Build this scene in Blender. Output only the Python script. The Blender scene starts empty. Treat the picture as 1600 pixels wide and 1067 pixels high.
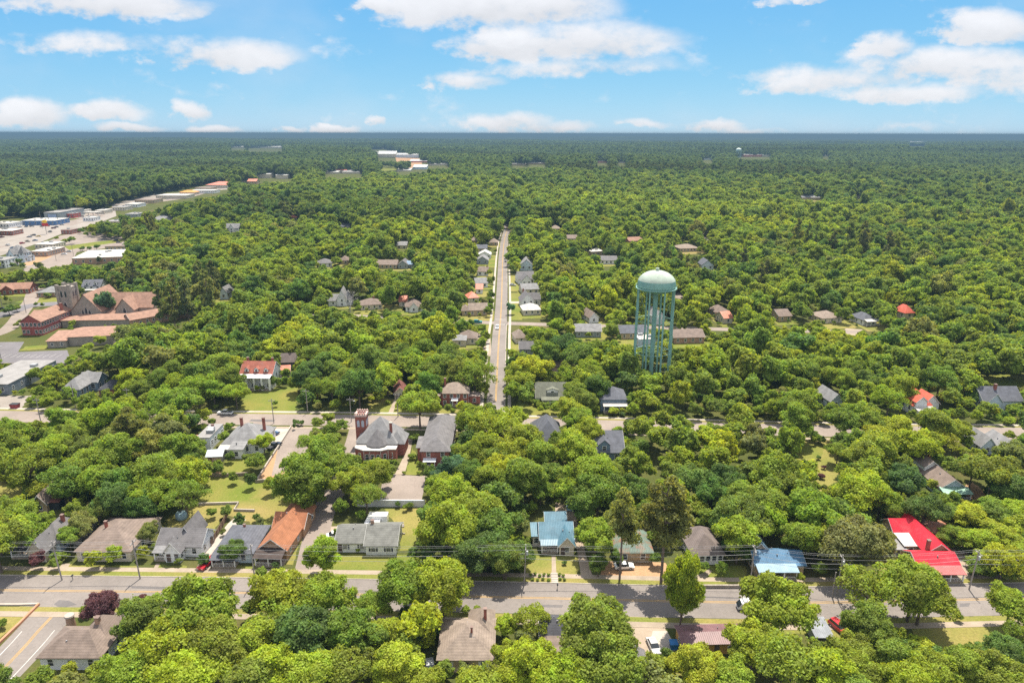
import bpy, bmesh, math, random
import numpy as np
from mathutils import Vector, Matrix

R_ = math.radians
SC = bpy.context.scene
COL = SC.collection

# ------------------------------------------------------------------ camera
CAM_H = 100.0
PITCH, ROLL, FPX = 16.92, 0.11, 1067.0
cam_d = bpy.data.cameras.new("camera"); cam = bpy.data.objects.new("camera", cam_d); COL.objects.link(cam)
CROT = Matrix.Rotation(R_(90 - PITCH), 3, 'X') @ Matrix.Rotation(R_(ROLL), 3, 'Z')
cam.matrix_world = Matrix.Translation((0, 0, CAM_H)) @ CROT.to_4x4()
cam_d.sensor_width = 36.0; cam_d.lens = 36.0 * FPX / 1600.0
cam_d.clip_start = 1.0; cam_d.clip_end = 120000.0
SC.camera = cam

# ------------------------------------------------------------------ light
SUN_EL, SUN_AZ = 69.0, 14.0          # azimuth measured from +Y towards +X
sun_d = bpy.data.lights.new("sun", 'SUN'); sun = bpy.data.objects.new("sun", sun_d); COL.objects.link(sun)
sun_d.energy = 4.9; sun_d.angle = R_(0.53); sun_d.color = (1.0, 0.93, 0.80)
sv = Vector((math.sin(R_(SUN_AZ)) * math.cos(R_(SUN_EL)), math.cos(R_(SUN_AZ)) * math.cos(R_(SUN_EL)), math.sin(R_(SUN_EL))))
sun.rotation_euler = sv.to_track_quat('Z', 'Y').to_euler()
sun.location = (0, 0, 400)
SC.view_settings.view_transform = 'Standard'; SC.view_settings.look = 'None'
SC.view_settings.exposure = 0.95; SC.view_settings.gamma = 1.0
SC.cycles.use_denoising = False
SC.cycles.max_bounces = 6; SC.cycles.diffuse_bounces = 4; SC.cycles.glossy_bounces = 2
SC.cycles.transmission_bounces = 3; SC.cycles.volume_bounces = 0; SC.cycles.transparent_max_bounces = 4
SC.cycles.sample_clamp_indirect = 4.0

world = bpy.data.worlds.new("World"); SC.world = world; world.use_nodes = True
def build_world():
    nt = world.node_tree; N = nt.nodes; L = nt.links; N.clear()
    out = N.new('ShaderNodeOutputWorld'); bg = N.new('ShaderNodeBackground'); bg.inputs['Strength'].default_value = 0.10
    sky = N.new('ShaderNodeTexSky'); sky.sky_type = 'NISHITA'; sky.sun_disc = False
    sky.sun_elevation = R_(SUN_EL); sky.sun_rotation = R_(SUN_AZ)
    sky.altitude = 1500; sky.air_density = 0.9; sky.dust_density = 0.0; sky.ozone_density = 3.0
    tc = N.new('ShaderNodeTexCoord'); sep = N.new('ShaderNodeSeparateXYZ'); L.new(tc.outputs['Generated'], sep.inputs[0])
    def M(op, a, b=None, c=None):
        n = N.new('ShaderNodeMath'); n.operation = op
        for i, v in enumerate((a, b, c)):
            if v is None: continue
            if isinstance(v, (int, float)): n.inputs[i].default_value = v
            else: L.new(v, n.inputs[i])
        return n.outputs[0]
    sc_ = N.new('ShaderNodeSeparateColor'); L.new(sky.outputs[0], sc_.inputs[0])          # even out the sky's range channel by channel
    cb_ = N.new('ShaderNodeCombineColor')
    for i_, (e_, k_) in enumerate(((.84, .475), (.47, 1.43), (.10, 3.92))):
        L.new(M('MULTIPLY', M('POWER', sc_.outputs[i_], e_), k_), cb_.inputs[i_])
    y = M('MAXIMUM', sep.outputs[1], 0.05)
    u = M('DIVIDE', sep.outputs[0], y); v = M('DIVIDE', sep.outputs[2], y)
    comb = N.new('ShaderNodeCombineXYZ'); L.new(u, comb.inputs[0]); L.new(M('MULTIPLY', v, 1.7), comb.inputs[1])
    def noise(scale, det, rough, off=0.0):
        n = N.new('ShaderNodeTexNoise'); n.inputs['Scale'].default_value = scale; n.inputs['Detail'].default_value = det
        n.inputs['Roughness'].default_value = rough
        vm = N.new('ShaderNodeVectorMath'); vm.operation = 'ADD'; vm.inputs[1].default_value = (off, off * .7, off * .3)
        L.new(comb.outputs[0], vm.inputs[0]); L.new(vm.outputs[0], n.inputs['Vector'])
        return n.outputs[0]
    n1 = noise(9.0, 7, .58); n2 = noise(34.0, 5, .6, 3.1); n3 = noise(5.0, 4, .5, 7.7)
    # (px, py, rx, ry, weight) of the cloud masses, turned into directions
    clouds = [(170,8,165,26,1),(60,-12,70,20,.8),(350,84,120,27,1),(150,70,110,16,.45),(48,182,62,24,1),(165,181,70,15,.9),(298,176,32,15,1),
              (195,203,65,7,.8),(335,203,45,8,.9),(528,200,36,9,1),(455,203,26,6,.8),(585,189,15,8,.8),
              (596,12,42,15,1),(735,16,165,34,1),(850,18,110,34,1),(790,60,70,26,.9),(900,76,160,32,1.05),(780,76,90,20,.9),(890,112,150,16,.6),(725,130,62,15,.75),
              (1384,75,42,21,.9),(1545,46,84,28,1.05),(1480,105,170,26,.95),(1300,128,130,22,.8),(1420,150,120,16,.75),(1230,138,60,12,.6),(1560,125,90,24,.7),
              (795,196,75,14,.95),(860,202,70,9,.8),(1115,195,56,10,.9),(1010,198,40,7,.5),(1260,3,22,5,.7),(1215,7,22,8,.5),(1170,203,60,6,.5),(1410,200,60,6,.3),
              (-150,120,120,40,1),(1750,90,150,35,1)]
    uw = M('ADD', u, M('ADD', M('MULTIPLY', M('SUBTRACT', n2, .5), .06), M('MULTIPLY', M('SUBTRACT', n1, .5), .10)))
    vw = M('ADD', v, M('ADD', M('MULTIPLY', M('SUBTRACT', n3, .5), .035), M('MULTIPLY', M('SUBTRACT', n2, .5), .022)))
    acc = None; top = None
    for (px, py, rx, ry, w) in clouds:
        d = CROT @ Vector(((px - 800) / FPX, (533.5 - py) / FPX, -1.0))
        cu, cv = d.x / d.y, d.z / d.y
        ru, rv = rx / FPX * 1.06, ry / FPX * 1.14
        a = M('MULTIPLY', M('SUBTRACT', uw, cu), 1 / ru)
        b = M('MULTIPLY', M('SUBTRACT', vw, cv), 1 / rv)
        bb = M('MULTIPLY', b, M('ADD', 1.0, M('MULTIPLY', M('LESS_THAN', b, 0.0), 0.35)))
        e = M('SUBTRACT', 1.0, M('ADD', M('MULTIPLY', a, a), M('MULTIPLY', bb, bb)))
        e = M('MULTIPLY', M('MAXIMUM', e, -1.0), w)
        acc = e if acc is None else M('SMOOTH_MAX', acc, e, 0.25)
        t = M('MULTIPLY', M('MAXIMUM', e, 0.0), b)
        top = t if top is None else M('ADD', top, t)
    s = M('ADD', acc, M('MULTIPLY', M('SUBTRACT', n1, 0.5), 2.5))
    s = M('ADD', s, M('MULTIPLY', M('SUBTRACT', n2, 0.5), 1.3))
    ramp = N.new('ShaderNodeMapRange'); ramp.interpolation_type = 'SMOOTHSTEP'
    ramp.inputs['From Min'].default_value = -0.18; ramp.inputs['From Max'].default_value = 0.85
    ramp.inputs['To Max'].default_value = .92
    L.new(s, ramp.inputs['Value'])
    thin = N.new('ShaderNodeMapRange'); thin.interpolation_type = 'SMOOTHSTEP'       # thin veil everywhere
    thin.inputs['From Min'].default_value = .45; thin.inputs['From Max'].default_value = .8; thin.inputs['To Max'].default_value = .22
    L.new(n3, thin.inputs['Value'])
    high = N.new('ShaderNodeMapRange'); high.interpolation_type = 'SMOOTHSTEP'       # cloud added out of frame, overhead and behind, to raise and whiten fill light
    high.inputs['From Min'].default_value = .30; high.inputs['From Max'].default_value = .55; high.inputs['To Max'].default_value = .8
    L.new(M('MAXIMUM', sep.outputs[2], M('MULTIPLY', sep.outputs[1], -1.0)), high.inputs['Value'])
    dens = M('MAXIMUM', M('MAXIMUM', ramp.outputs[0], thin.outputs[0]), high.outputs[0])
    br = M('ADD', 4.5, M('ADD', M('MULTIPLY', top, .9), M('MULTIPLY', M('SUBTRACT', n1, .5), 2.0)))
    cc = N.new('ShaderNodeVectorMath'); cc.operation = 'SCALE'; cc.inputs[0].default_value = (1.0, 1.0, 1.03); L.new(M('MULTIPLY', br, M('ADD', 1.0, M('MULTIPLY', high.outputs[0], .7))), cc.inputs['Scale'])  # the added out-of-frame cloud is brightened further for fill
    mix = N.new('ShaderNodeMix'); mix.data_type = 'RGBA'
    L.new(dens, mix.inputs['Factor']); L.new(cb_.outputs[0], mix.inputs[6]); L.new(cc.outputs[0], mix.inputs[7])
    L.new(mix.outputs[2], bg.inputs['Color']); L.new(bg.outputs[0], out.inputs['Surface'])
build_world()

# ------------------------------------------------------------------ pixel -> ground, point -> pixel (used to find where things stand)
def ray(px, py): return CROT @ Vector(((px - 800) / FPX, (533.5 - py) / FPX, -1.0))
def G(px, py, z=0.0):
    v = ray(px, py); t = (z - CAM_H) / v.z
    return Vector((v.x * t, v.y * t, z))
CR_T = CROT.transposed()
def proj(x, y, z):
    q = CR_T @ Vector((x, y, z - CAM_H))
    d = -q.z
    return 800 + FPX * q.x / d, 533.5 - FPX * q.y / d, d
_A = np.array(CR_T)
def proj_np(P):
    q = (P - np.array([0, 0, CAM_H])) @ _A.T
    d = -q[:, 2]
    return 800 + FPX * q[:, 0] / d, 533.5 - FPX * q[:, 1] / d, d
def terrain(x, y):
    d = np.hypot(x, y)
    r = np.clip((d - 750) / 2200, 0, 1)
    h = r * (7 * np.sin(x / 310 + 1) * np.sin(y / 290 + .6) + 5 * np.sin((x + .6 * y) / 520))
    f = np.clip((d - 2500) / 9000, 0, 1)
    return h + f * (16 * np.sin(x / 1700 + .5) * np.cos(y / 2100) + 10 * np.sin((x * .5 + y) / 1250 + 2) - 6)

# ------------------------------------------------------------------ naming, parenting
LANDMARKS = []
def tag(o, label=None, cat=None, group=None, kind=None):
    if label: o["label"] = label
    if cat: o["category"] = cat
    if group: o["group"] = group
    if kind: o["kind"] = kind
    return o
def empty(name, loc, rz=0.0):
    o = bpy.data.objects.new(name, None); COL.objects.link(o)
    o.location = loc; o.rotation_euler = (0, 0, rz); o.empty_display_size = .5
    return o
def put(name, me, parent=None, loc=None, rz=None):
    o = bpy.data.objects.new(name, me); COL.objects.link(o)
    if parent is not None: o.parent = parent
    if loc is not None: o.location = loc
    if rz is not None: o.rotation_euler = (0, 0, rz)
    return o

class MB:
    def __init__(s): s.v = []; s.f = []
    def add(s, vs, fs):
        n = len(s.v); s.v += [tuple(p) for p in vs]; s.f += [tuple(i + n for i in f) for f in fs]
    def box(s, x0, x1, y0, y1, z0, z1):
        s.add([(x0,y0,z0),(x1,y0,z0),(x1,y1,z0),(x0,y1,z0),(x0,y0,z1),(x1,y0,z1),(x1,y1,z1),(x0,y1,z1)],
              [(0,3,2,1),(4,5,6,7),(0,1,5,4),(1,2,6,5),(2,3,7,6),(3,0,4,7)])
    def prism(s, poly, z0, z1):
        n = len(poly)
        s.add([(x, y, z0) for x, y in poly] + [(x, y, z1) for x, y in poly],
              [tuple(range(n - 1, -1, -1)), tuple(range(n, 2 * n))] + [(i, (i + 1) % n, n + (i + 1) % n, n + i) for i in range(n)])
    def hull8(s, bot, top):       # two matching loops
        n = len(bot)
        s.add(list(bot) + list(top), [tuple(range(n - 1, -1, -1)), tuple(range(n, 2 * n))] + [(i, (i + 1) % n, n + (i + 1) % n, n + i) for i in range(n)])
    def cyl(s, x, y, z0, z1, r0, r1=None, n=10):
        r1 = r0 if r1 is None else r1
        c = [(math.cos(2 * math.pi * i / n), math.sin(2 * math.pi * i / n)) for i in range(n)]
        s.hull8([(x + r0 * a, y + r0 * b, z0) for a, b in c], [(x + r1 * a, y + r1 * b, z1) for a, b in c])
    def tube(s, p, q, r0, r1=None, n=6):
        r1 = r0 if r1 is None else r1
        p = Vector(p); q = Vector(q); d = (q - p).normalized()
        a = d.orthogonal().normalized(); b = d.cross(a)
        cs = [(math.cos(2 * math.pi * i / n), math.sin(2 * math.pi * i / n)) for i in range(n)]
        s.hull8([p + (a * c + b * t) * r0 for c, t in cs], [q + (a * c + b * t) * r1 for c, t in cs])
    def lathe(s, prof, n=24, x=0, y=0):
        m = len(prof); vs = []
        for r, z in prof:
            for i in range(n):
                t = 2 * math.pi * i / n; vs.append((x + r * math.cos(t), y + r * math.sin(t), z))
        fs = [(k * n + i, k * n + (i + 1) % n, (k + 1) * n + (i + 1) % n, (k + 1) * n + i) for k in range(m - 1) for i in range(n)]
        s.add(vs, fs)
    def mesh(s, name, m, smooth=False):
        me = bpy.data.meshes.new(name); me.from_pydata(s.v, [], s.f); me.update()
        if m: me.materials.append(m)
        if smooth: me.polygons.foreach_set('use_smooth', [True] * len(me.polygons))
        return me
    def build(s, name, m, parent=None, loc=None, rz=None, smooth=False):
        return put(name, s.mesh(name, m, smooth), parent, loc, rz)

# ------------------------------------------------------------------ materials
_mats = {}
def mat(name, col, kind='paint', rough=.7, **k):
    if name in _mats: return _mats[name]
    m = bpy.data.materials.new(name); m.use_nodes = True; _mats[name] = m
    nt = m.node_tree; N = nt.nodes; L = nt.links
    b = N['Principled BSDF']; b.inputs['Roughness'].default_value = rough; b.inputs['Specular IOR Level'].default_value = k.get('spec', .3)
    tc = N.new('ShaderNodeTexCoord')
    oi = N.new('ShaderNodeObjectInfo')
    def noise(scale, det=4, rg=.6, vec=None):
        n = N.new('ShaderNodeTexNoise'); n.inputs['Scale'].default_value = scale; n.inputs['Detail'].default_value = det; n.inputs['Roughness'].default_value = rg
        L.new(vec or tc.outputs['Object'], n.inputs['Vector']); return n.outputs[0]
    def ramp(src, a, b_, lo, hi):
        r = N.new('ShaderNodeMapRange'); r.inputs['From Min'].default_value = a; r.inputs['From Max'].default_value = b_
        r.inputs['To Min'].default_value = lo; r.inputs['To Max'].default_value = hi; L.new(src, r.inputs['Value']); return r.outputs[0]
    def mul(a, b_):
        n = N.new('ShaderNodeMath'); n.operation = 'MULTIPLY'
        for i, q in enumerate((a, b_)):
            if isinstance(q, (int, float)): n.inputs[i].default_value = q
            else: L.new(q, n.inputs[i])
        return n.outputs[0]
    def scale(c, f):
        n = N.new('ShaderNodeVectorMath'); n.operation = 'SCALE'
        if isinstance(c, tuple): n.inputs[0].default_value = c[:3]
        else: L.new(c, n.inputs[0])
        L.new(f, n.inputs['Scale']); return n.outputs[0]
    def mixc(f, a, c):
        n = N.new('ShaderNodeMix'); n.data_type = 'RGBA'; L.new(f, n.inputs['Factor'])
        for i, q in ((6, a), (7, c)):
            if isinstance(q, tuple): n.inputs[i].default_value = q + (1,) if len(q) == 3 else q
            else: L.new(q, n.inputs[i])
        return n.outputs[2]
    def bump(h, st, dist=.05):
        n = N.new('ShaderNodeBump'); n.inputs['Strength'].default_value = st; n.inputs['Distance'].default_value = dist
        L.new(h, n.inputs['Height']); L.new(n.outputs[0], b.inputs['Normal'])
    C = b.inputs['Base Color']
    if kind == 'paint':
        L.new(scale(col, mul(ramp(noise(1.2), .25, .75, .86, 1.1), ramp(noise(.35, 6, .7), .3, .7, .82, 1.14))), C)
    elif kind == 'siding':
        w = N.new('ShaderNodeTexWave'); w.bands_direction = 'Z'; w.inputs['Scale'].default_value = 1.3; w.inputs['Distortion'].default_value = 0
        L.new(tc.outputs['Object'], w.inputs['Vector'])
        L.new(scale(col, mul(ramp(noise(.9), .25, .75, .88, 1.08), ramp(w.outputs[0], 0, .25, .9, 1.0))), C)
    elif kind == 'shingle':
        f = mul(ramp(noise(9, 3), .3, .7, .8, 1.2), ramp(noise(.55, 5, .65), .3, .7, .74, 1.22))
        wv = N.new('ShaderNodeTexWave'); wv.bands_direction = 'Z'; wv.inputs['Scale'].default_value = 1.1; wv.inputs['Distortion'].default_value = 1.2; wv.inputs['Detail Scale'].default_value = 3
        L.new(tc.outputs['Object'], wv.inputs['Vector'])
        f = mul(f, ramp(wv.outputs[0], 0, 1, .9, 1.06))
        st = ramp(noise(.8, 6, .7), .58, .75, 0, .45)
        L.new(mixc(st, scale(col, f), tuple(c * .55 + .015 for c in col)), C); b.inputs['Roughness'].default_value = .9
    elif kind == 'metal':
        wv = N.new('ShaderNodeTexWave'); wv.bands_direction = k.get('dir', 'X'); wv.inputs['Scale'].default_value = .75; wv.inputs['Distortion'].default_value = 0
        L.new(tc.outputs['Object'], wv.inputs['Vector'])
        rib = ramp(wv.outputs[0], .85, 1, 0, 1)
        base = mixc(ramp(noise(.28, 6, .7), .50, .72, 0, k.get('fade', .35)), scale(col, mul(ramp(noise(.5, 5, .65), .3, .7, .72, 1.2), ramp(noise(3.5, 4), .3, .7, .88, 1.1))), tuple(.55 * c + .12 for c in col))
        rust = k.get('rust', 0)
        if rust: base = mixc(ramp(noise(.35, 6, .7), .62 - rust * .3, .72 - rust * .2, 0, .9), base, (.26, .10, .05))
        L.new(mixc(mul(rib, .25), base, tuple(c * .6 for c in col)), C); bump(rib, .5); b.inputs['Roughness'].default_value = .42
    elif kind in ('brick', 'stone'):
        br = N.new('ShaderNodeTexBrick'); s_ = 1.0 if kind == 'brick' else .5
        mp = N.new('ShaderNodeMapping'); mp.inputs['Rotation'].default_value = (R_(90), 0, R_(25)); L.new(tc.outputs['Object'], mp.inputs[0]); L.new(mp.outputs[0], br.inputs['Vector'])
        br.inputs['Scale'].default_value = 3.2 * s_; br.inputs['Color1'].default_value = tuple(c * .85 for c in col) + (1,)
        br.inputs['Color2'].default_value = tuple(min(1, c * 1.2) for c in col) + (1,); br.inputs['Mortar'].default_value = tuple(c * .6 + .12 for c in col) + (1,)
        br.inputs['Mortar Size'].default_value = .012
        L.new(scale(br.outputs[0], ramp(noise(.6, 6, .7), .3, .7, .75, 1.2)), C); b.inputs['Roughness'].default_value = .9
    elif kind == 'asphalt':
        f = mul(ramp(noise(.09, 6, .6), .3, .7, .82, 1.15), ramp(noise(1.4, 5, .7), .25, .75, .86, 1.12))
        vo = N.new('ShaderNodeTexVoronoi'); vo.feature = 'DISTANCE_TO_EDGE'; vo.inputs['Scale'].default_value = .13
        nn = N.new('ShaderNodeVectorMath'); nn.operation = 'ADD'; sc_ = N.new('ShaderNodeTexNoise'); sc_.inputs['Scale'].default_value = .5; sc_.inputs['Detail'].default_value = 5
        L.new(tc.outputs['Object'], sc_.inputs['Vector'])
        v2 = N.new('ShaderNodeVectorMath'); v2.operation = 'SCALE'; v2.inputs['Scale'].default_value = 4.0; L.new(sc_.outputs['Color'], v2.inputs[0])
        L.new(tc.outputs['Object'], nn.inputs[0]); L.new(v2.outputs[0], nn.inputs[1]); L.new(nn.outputs[0], vo.inputs['Vector'])
        crack = ramp(vo.outputs[0], 0, .012, .82, 1.0)
        L.new(scale(col, mul(f, crack)), C); b.inputs['Roughness'].default_value = .95
    elif kind == 'concrete':
        L.new(scale(col, mul(ramp(noise(.25, 6, .65), .3, .7, .78, 1.15), ramp(noise(4, 3), .3, .7, .92, 1.06))), C); b.inputs['Roughness'].default_value = .92
    elif kind == 'grass':
        n1 = noise(.06, 6, .65); n2 = noise(.8, 6, .75); n3 = noise(.022, 4, .6)
        dry, dirt = k['dry'], k['dirt']
        c1 = mixc(ramp(n1, .38, .64, 0, 1), col, dry)
        c2 = mixc(ramp(n2, .56, .78, 0, k.get('bare', .7)), c1, dirt)
        c3 = mixc(ramp(n3, .55, .68, 0, k.get('patch', .5)), c2, dirt)
        L.new(scale(c3, ramp(noise(2.2, 4, .7), .3, .7, .75, 1.25)), C); b.inputs['Roughness'].default_value = 1.0; b.inputs['Specular IOR Level'].default_value = .1
    elif kind == 'glass':
        C.default_value = col + (1,); b.inputs['Roughness'].default_value = .12; b.inputs['Specular IOR Level'].default_value = .6
    elif kind == 'wood':
        L.new(scale(col, mul(ramp(noise(.8, 5, .7), .3, .7, .75, 1.2), ramp(noise(7, 3), .3, .7, .88, 1.1))), C); b.inputs['Roughness'].default_value = .85
    elif kind == 'car':
        L.new(scale(col, ramp(noise(.8), .3, .7, .95, 1.04)), C); b.inputs['Roughness'].default_value = .28; b.inputs['Coat Weight'].default_value = .5
    return m

def leaf_material():
    m = bpy.data.materials.new('leaf'); m.use_nodes = True; nt = m.node_tree; N = nt.nodes; L = nt.links; N.clear()
    out = N.new('ShaderNodeOutputMaterial'); oi = N.new('ShaderNodeObjectInfo')
    at = N.new('ShaderNodeAttribute'); at.attribute_type = 'INSTANCER'; at.attribute_name = 'tint'
    ah = N.new('ShaderNodeAttribute'); ah.attribute_type = 'INSTANCER'; ah.attribute_name = 'has_tint'
    mx = N.new('ShaderNodeMix'); mx.data_type = 'RGBA'; L.new(ah.outputs['Fac'], mx.inputs['Factor']); L.new(oi.outputs['Color'], mx.inputs[6]); L.new(at.outputs['Color'], mx.inputs[7])
    cv = N.new('ShaderNodeAttribute'); cv.attribute_type = 'GEOMETRY'; cv.attribute_name = 'cv'
    tc = N.new('ShaderNodeTexCoord'); no = N.new('ShaderNodeTexNoise'); no.inputs['Scale'].default_value = 2.2; no.inputs['Detail'].default_value = 3
    L.new(tc.outputs['Object'], no.inputs['Vector'])
    def mr(src, a, b, lo, hi):
        r = N.new('ShaderNodeMapRange'); r.inputs[1].default_value = a; r.inputs[2].default_value = b; r.inputs[3].default_value = lo; r.inputs[4].default_value = hi
        L.new(src, r.inputs[0]); return r.outputs[0]
    hs = N.new('ShaderNodeHueSaturation'); L.new(mx.outputs[2], hs.inputs['Color'])
    L.new(mr(no.outputs[0], .3, .7, .485, .512), hs.inputs['Hue'])
    mm = N.new('ShaderNodeMath'); mm.operation = 'MULTIPLY'; L.new(mr(cv.outputs['Fac'], 0, 1, 1.0, 2.2), mm.inputs[0]); L.new(mr(no.outputs[0], .3, .7, .8, 1.25), mm.inputs[1])
    L.new(mm.outputs[0], hs.inputs['Value'])
    df = N.new('ShaderNodeBsdfDiffuse'); tr = N.new('ShaderNodeBsdfTranslucent'); gl = N.new('ShaderNodeBsdfGlossy'); gl.inputs['Roughness'].default_value = .65
    L.new(hs.outputs[0], df.inputs['Color'])
    wm = N.new('ShaderNodeMix'); wm.data_type = 'RGBA'; wm.blend_type = 'MULTIPLY'; wm.inputs['Factor'].default_value = 1.0
    L.new(hs.outputs[0], wm.inputs[6]); wm.inputs[7].default_value = (1.7, 1.5, .6, 1); L.new(wm.outputs[2], tr.inputs['Color'])
    ms = N.new('ShaderNodeMixShader'); ms.inputs[0].default_value = .50; L.new(df.outputs[0], ms.inputs[1]); L.new(tr.outputs[0], ms.inputs[2])
    gl.inputs['Color'].default_value = (.8, .85, .8, 1)
    ms2 = N.new('ShaderNodeMixShader'); ms2.inputs[0].default_value = .015; L.new(ms.outputs[0], ms2.inputs[1]); L.new(gl.outputs[0], ms2.inputs[2])
    L.new(ms2.outputs[0], out.inputs['Surface'])
    return m
LEAF = leaf_material()
BARK = mat('bark', (.13, .10, .08), 'wood')
PBARK = mat('pine_bark', (.20, .15, .12), 'wood')
GREYWOOD = mat('weathered_wood', (.30, .27, .25), 'wood')
WHITE = mat('white_paint', (.72, .72, .70)); WSID = mat('white_siding', (.70, .71, .72), 'siding')
GLASS = mat('window_glass', (.03, .035, .045), 'glass')
BRICK = mat('red_brick', (.27, .085, .06), 'brick'); TANB = mat('tan_brick', (.36, .22, .15), 'brick'); STONE = mat('grey_stone', (.27, .235, .20), 'stone')
ASPH = mat('asphalt', (.185, .162, .148), 'asphalt'); ASPHD = mat('dark_asphalt', (.145, .135, .145), 'asphalt'); ASPHL = mat('worn_asphalt', (.225, .185, .16), 'asphalt')
CONC = mat('concrete', (.29, .235, .18), 'concrete'); CONCL = mat('pale_concrete', (.37, .325, .28), 'concrete'); LOTC = mat('lot_concrete', (.255, .225, .20), 'asphalt'); GRAV = mat('gravel', (.31, .245, .185), 'concrete')
YEL = mat('yellow_line', (.38, .235, .075), 'concrete'); WLINE = mat('white_line', (.42, .41, .39), 'concrete')
GRASS_G = dict(dry=(.17, .17, .045), dirt=(.26, .16, .09))
LAWN = mat('lawn_grass', (.105, .138, .024), 'grass', dry=(.175, .165, .04), dirt=(.25, .175, .08), bare=.5, patch=.4)
DRYLAWN = mat('dry_lawn', (.140, .155, .034), 'grass', dry=(.22, .185, .06), dirt=(.31, .20, .11), bare=.55, patch=.5)
FIELD = mat('green_field', (.115, .145, .024), 'grass', dry=(.17, .165, .04), dirt=(.34, .21, .11), bare=.5, patch=.45)
DIRT = mat('red_dirt', (.36, .20, .11), 'grass', dry=(.33, .22, .13), dirt=(.20, .17, .06), bare=.5, patch=.3)
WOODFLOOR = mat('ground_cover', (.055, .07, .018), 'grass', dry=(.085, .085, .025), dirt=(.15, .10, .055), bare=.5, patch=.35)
# ------------------------------------------------------------------ ground, streets, lots
def build_ground():
    rs = np.concatenate([[0.0], np.linspace(25, 700, 28), np.geomspace(740, 70000, 60)])
    n = 180; th = np.linspace(0, 2 * np.pi, n, endpoint=False)
    V = [(0, 0, 0)]
    for r in rs[1:]:
        x = r * np.sin(th); y = r * np.cos(th); z = terrain(x, y)
        V += list(zip(x.tolist(), y.tolist(), z.tolist()))
    F = [(0, 1 + (i + 1) % n, 1 + i) for i in range(n)]
    for k in range(len(rs) - 2):
        a = 1 + k * n; b = a + n
        F += [(a + i, a + (i + 1) % n, b + (i + 1) % n, b + i) for i in range(n)]
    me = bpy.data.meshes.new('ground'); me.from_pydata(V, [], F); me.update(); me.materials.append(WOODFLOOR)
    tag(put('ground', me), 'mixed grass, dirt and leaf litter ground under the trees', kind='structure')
build_ground()

def smooth(pts, k=4):
    P = [Vector(p) for p in pts]; out = []
    for i in range(len(P) - 1):
        p0 = P[max(i - 1, 0)]; p1 = P[i]; p2 = P[i + 1]; p3 = P[min(i + 2, len(P) - 1)]
        for j in range(k):
            t = j / k
            out.append(.5 * ((2 * p1) + (p2 - p0) * t + (2 * p0 - 5 * p1 + 4 * p2 - p3) * t * t + (3 * p1 - p0 - 3 * p2 + p3) * t ** 3))
    out.append(P[-1]); return out
def gpts(px): return [G(*p) for p in px]
def follow(pts, off):
    out = []
    for i, p in enumerate(pts):
        d = (pts[min(i + 1, len(pts) - 1)] - pts[max(i - 1, 0)]).normalized()
        nrm = Vector((d.y, -d.x, 0))                 # right-hand side of travel
        out.append(p + nrm * off)
    return out
ROADS = []      # (points, half width) kept clear of tree trunks and houses
def strip(name, pts, o0, o1, m, z, label, thick=0.0, kind='structure', dash=None):
    mb = MB(); a = follow(pts, o0); b = follow(pts, o1)
    for i in range(len(pts) - 1):
        if dash and i % dash[0] >= dash[1]: continue
        def tz(p, dz): return (p.x, p.y, float(terrain(p.x, p.y)) + dz)
        q = [tz(a[i], z), tz(b[i], z), tz(b[i + 1], z), tz(a[i + 1], z)]
        if thick: mb.hull8([tz(p, 0.0) for p in (a[i], b[i], b[i + 1], a[i + 1])], q)
        else: mb.add(q, [(0, 1, 2, 3)])
    return tag(mb.build(name, m), label, kind=kind)
SHEETZ = [0.0]
def sheet(name, px, m, z, label, world=False):
    P = [Vector((p[0], p[1], 0)) for p in px] if world else gpts(px)
    if any(k in name for k in ('lawn', 'field', 'dirt', 'bed', 'yard')) and max(p.length for p in P) < 420:     # ragged edges
        rj = random.Random(len(P) * 7 + int(P[0].x * 10)); Q = []
        for i, p in enumerate(P):
            q = P[(i + 1) % len(P)]; n = max(1, int((q - p).length / 1.3)); d = (q - p); nn = Vector((d.y, -d.x, 0)).normalized()
            for k in range(n): Q.append(p + d * (k / n) + nn * (rj.uniform(-.45, .45) if k else 0))
        P = Q
    bm = bmesh.new(); vs = [bm.verts.new((p.x, p.y, float(terrain(p.x, p.y)) + z)) for p in P]
    f = bm.faces.new(vs); bmesh.ops.triangulate(bm, faces=[f])
    bmesh.ops.recalc_face_normals(bm, faces=bm.faces)
    if sum(q.normal.z for q in bm.faces) < 0: bmesh.ops.reverse_faces(bm, faces=bm.faces)
    me = bpy.data.meshes.new(name); bm.to_mesh(me); bm.free(); me.materials.append(m)
    SHEETZ[0] += .0003
    return tag(put(name, me), label, kind='structure')

# the street along the front
LOW = smooth([G(*p) for p in [(-420, 917), (-200, 919), (30, 922), (300, 925), (600, 929), (850, 934), (1100, 940), (1270, 941), (1400, 939), (1550, 935.5), (1800, 931), (2100, 926)]])
LW = 5.4
ROADS.append((LOW, LW + 1.2))
strip('road', LOW, -LW, LW, ASPH, .018, 'sun bleached asphalt street running across the front of the town')
strip('road_marking', LOW, -.30, -.14, YEL, .025, 'inner yellow centre line of the front street'); strip('road_marking', LOW, .14, .30, YEL, .025, 'outer yellow centre line of the front street')
strip('kerb', LOW, -LW - .18, -LW, CONCL, .13, 'concrete kerb on the far side of the front street', .1)
strip('pavement', LOW, -LW - 3.5, -LW - 1.9, CONC, .06, 'concrete pavement on the far side of the front street', .05)
strip('grass_verge', LOW, -LW - 1.9, -LW - .18, DRYLAWN, .05, 'strip of dry grass between kerb and far pavement', .05)
strip('grass_verge', LOW, LW + .18, LW + 1.7, DRYLAWN, .05, 'strip of dry grass between kerb and near pavement', .05)
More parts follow.
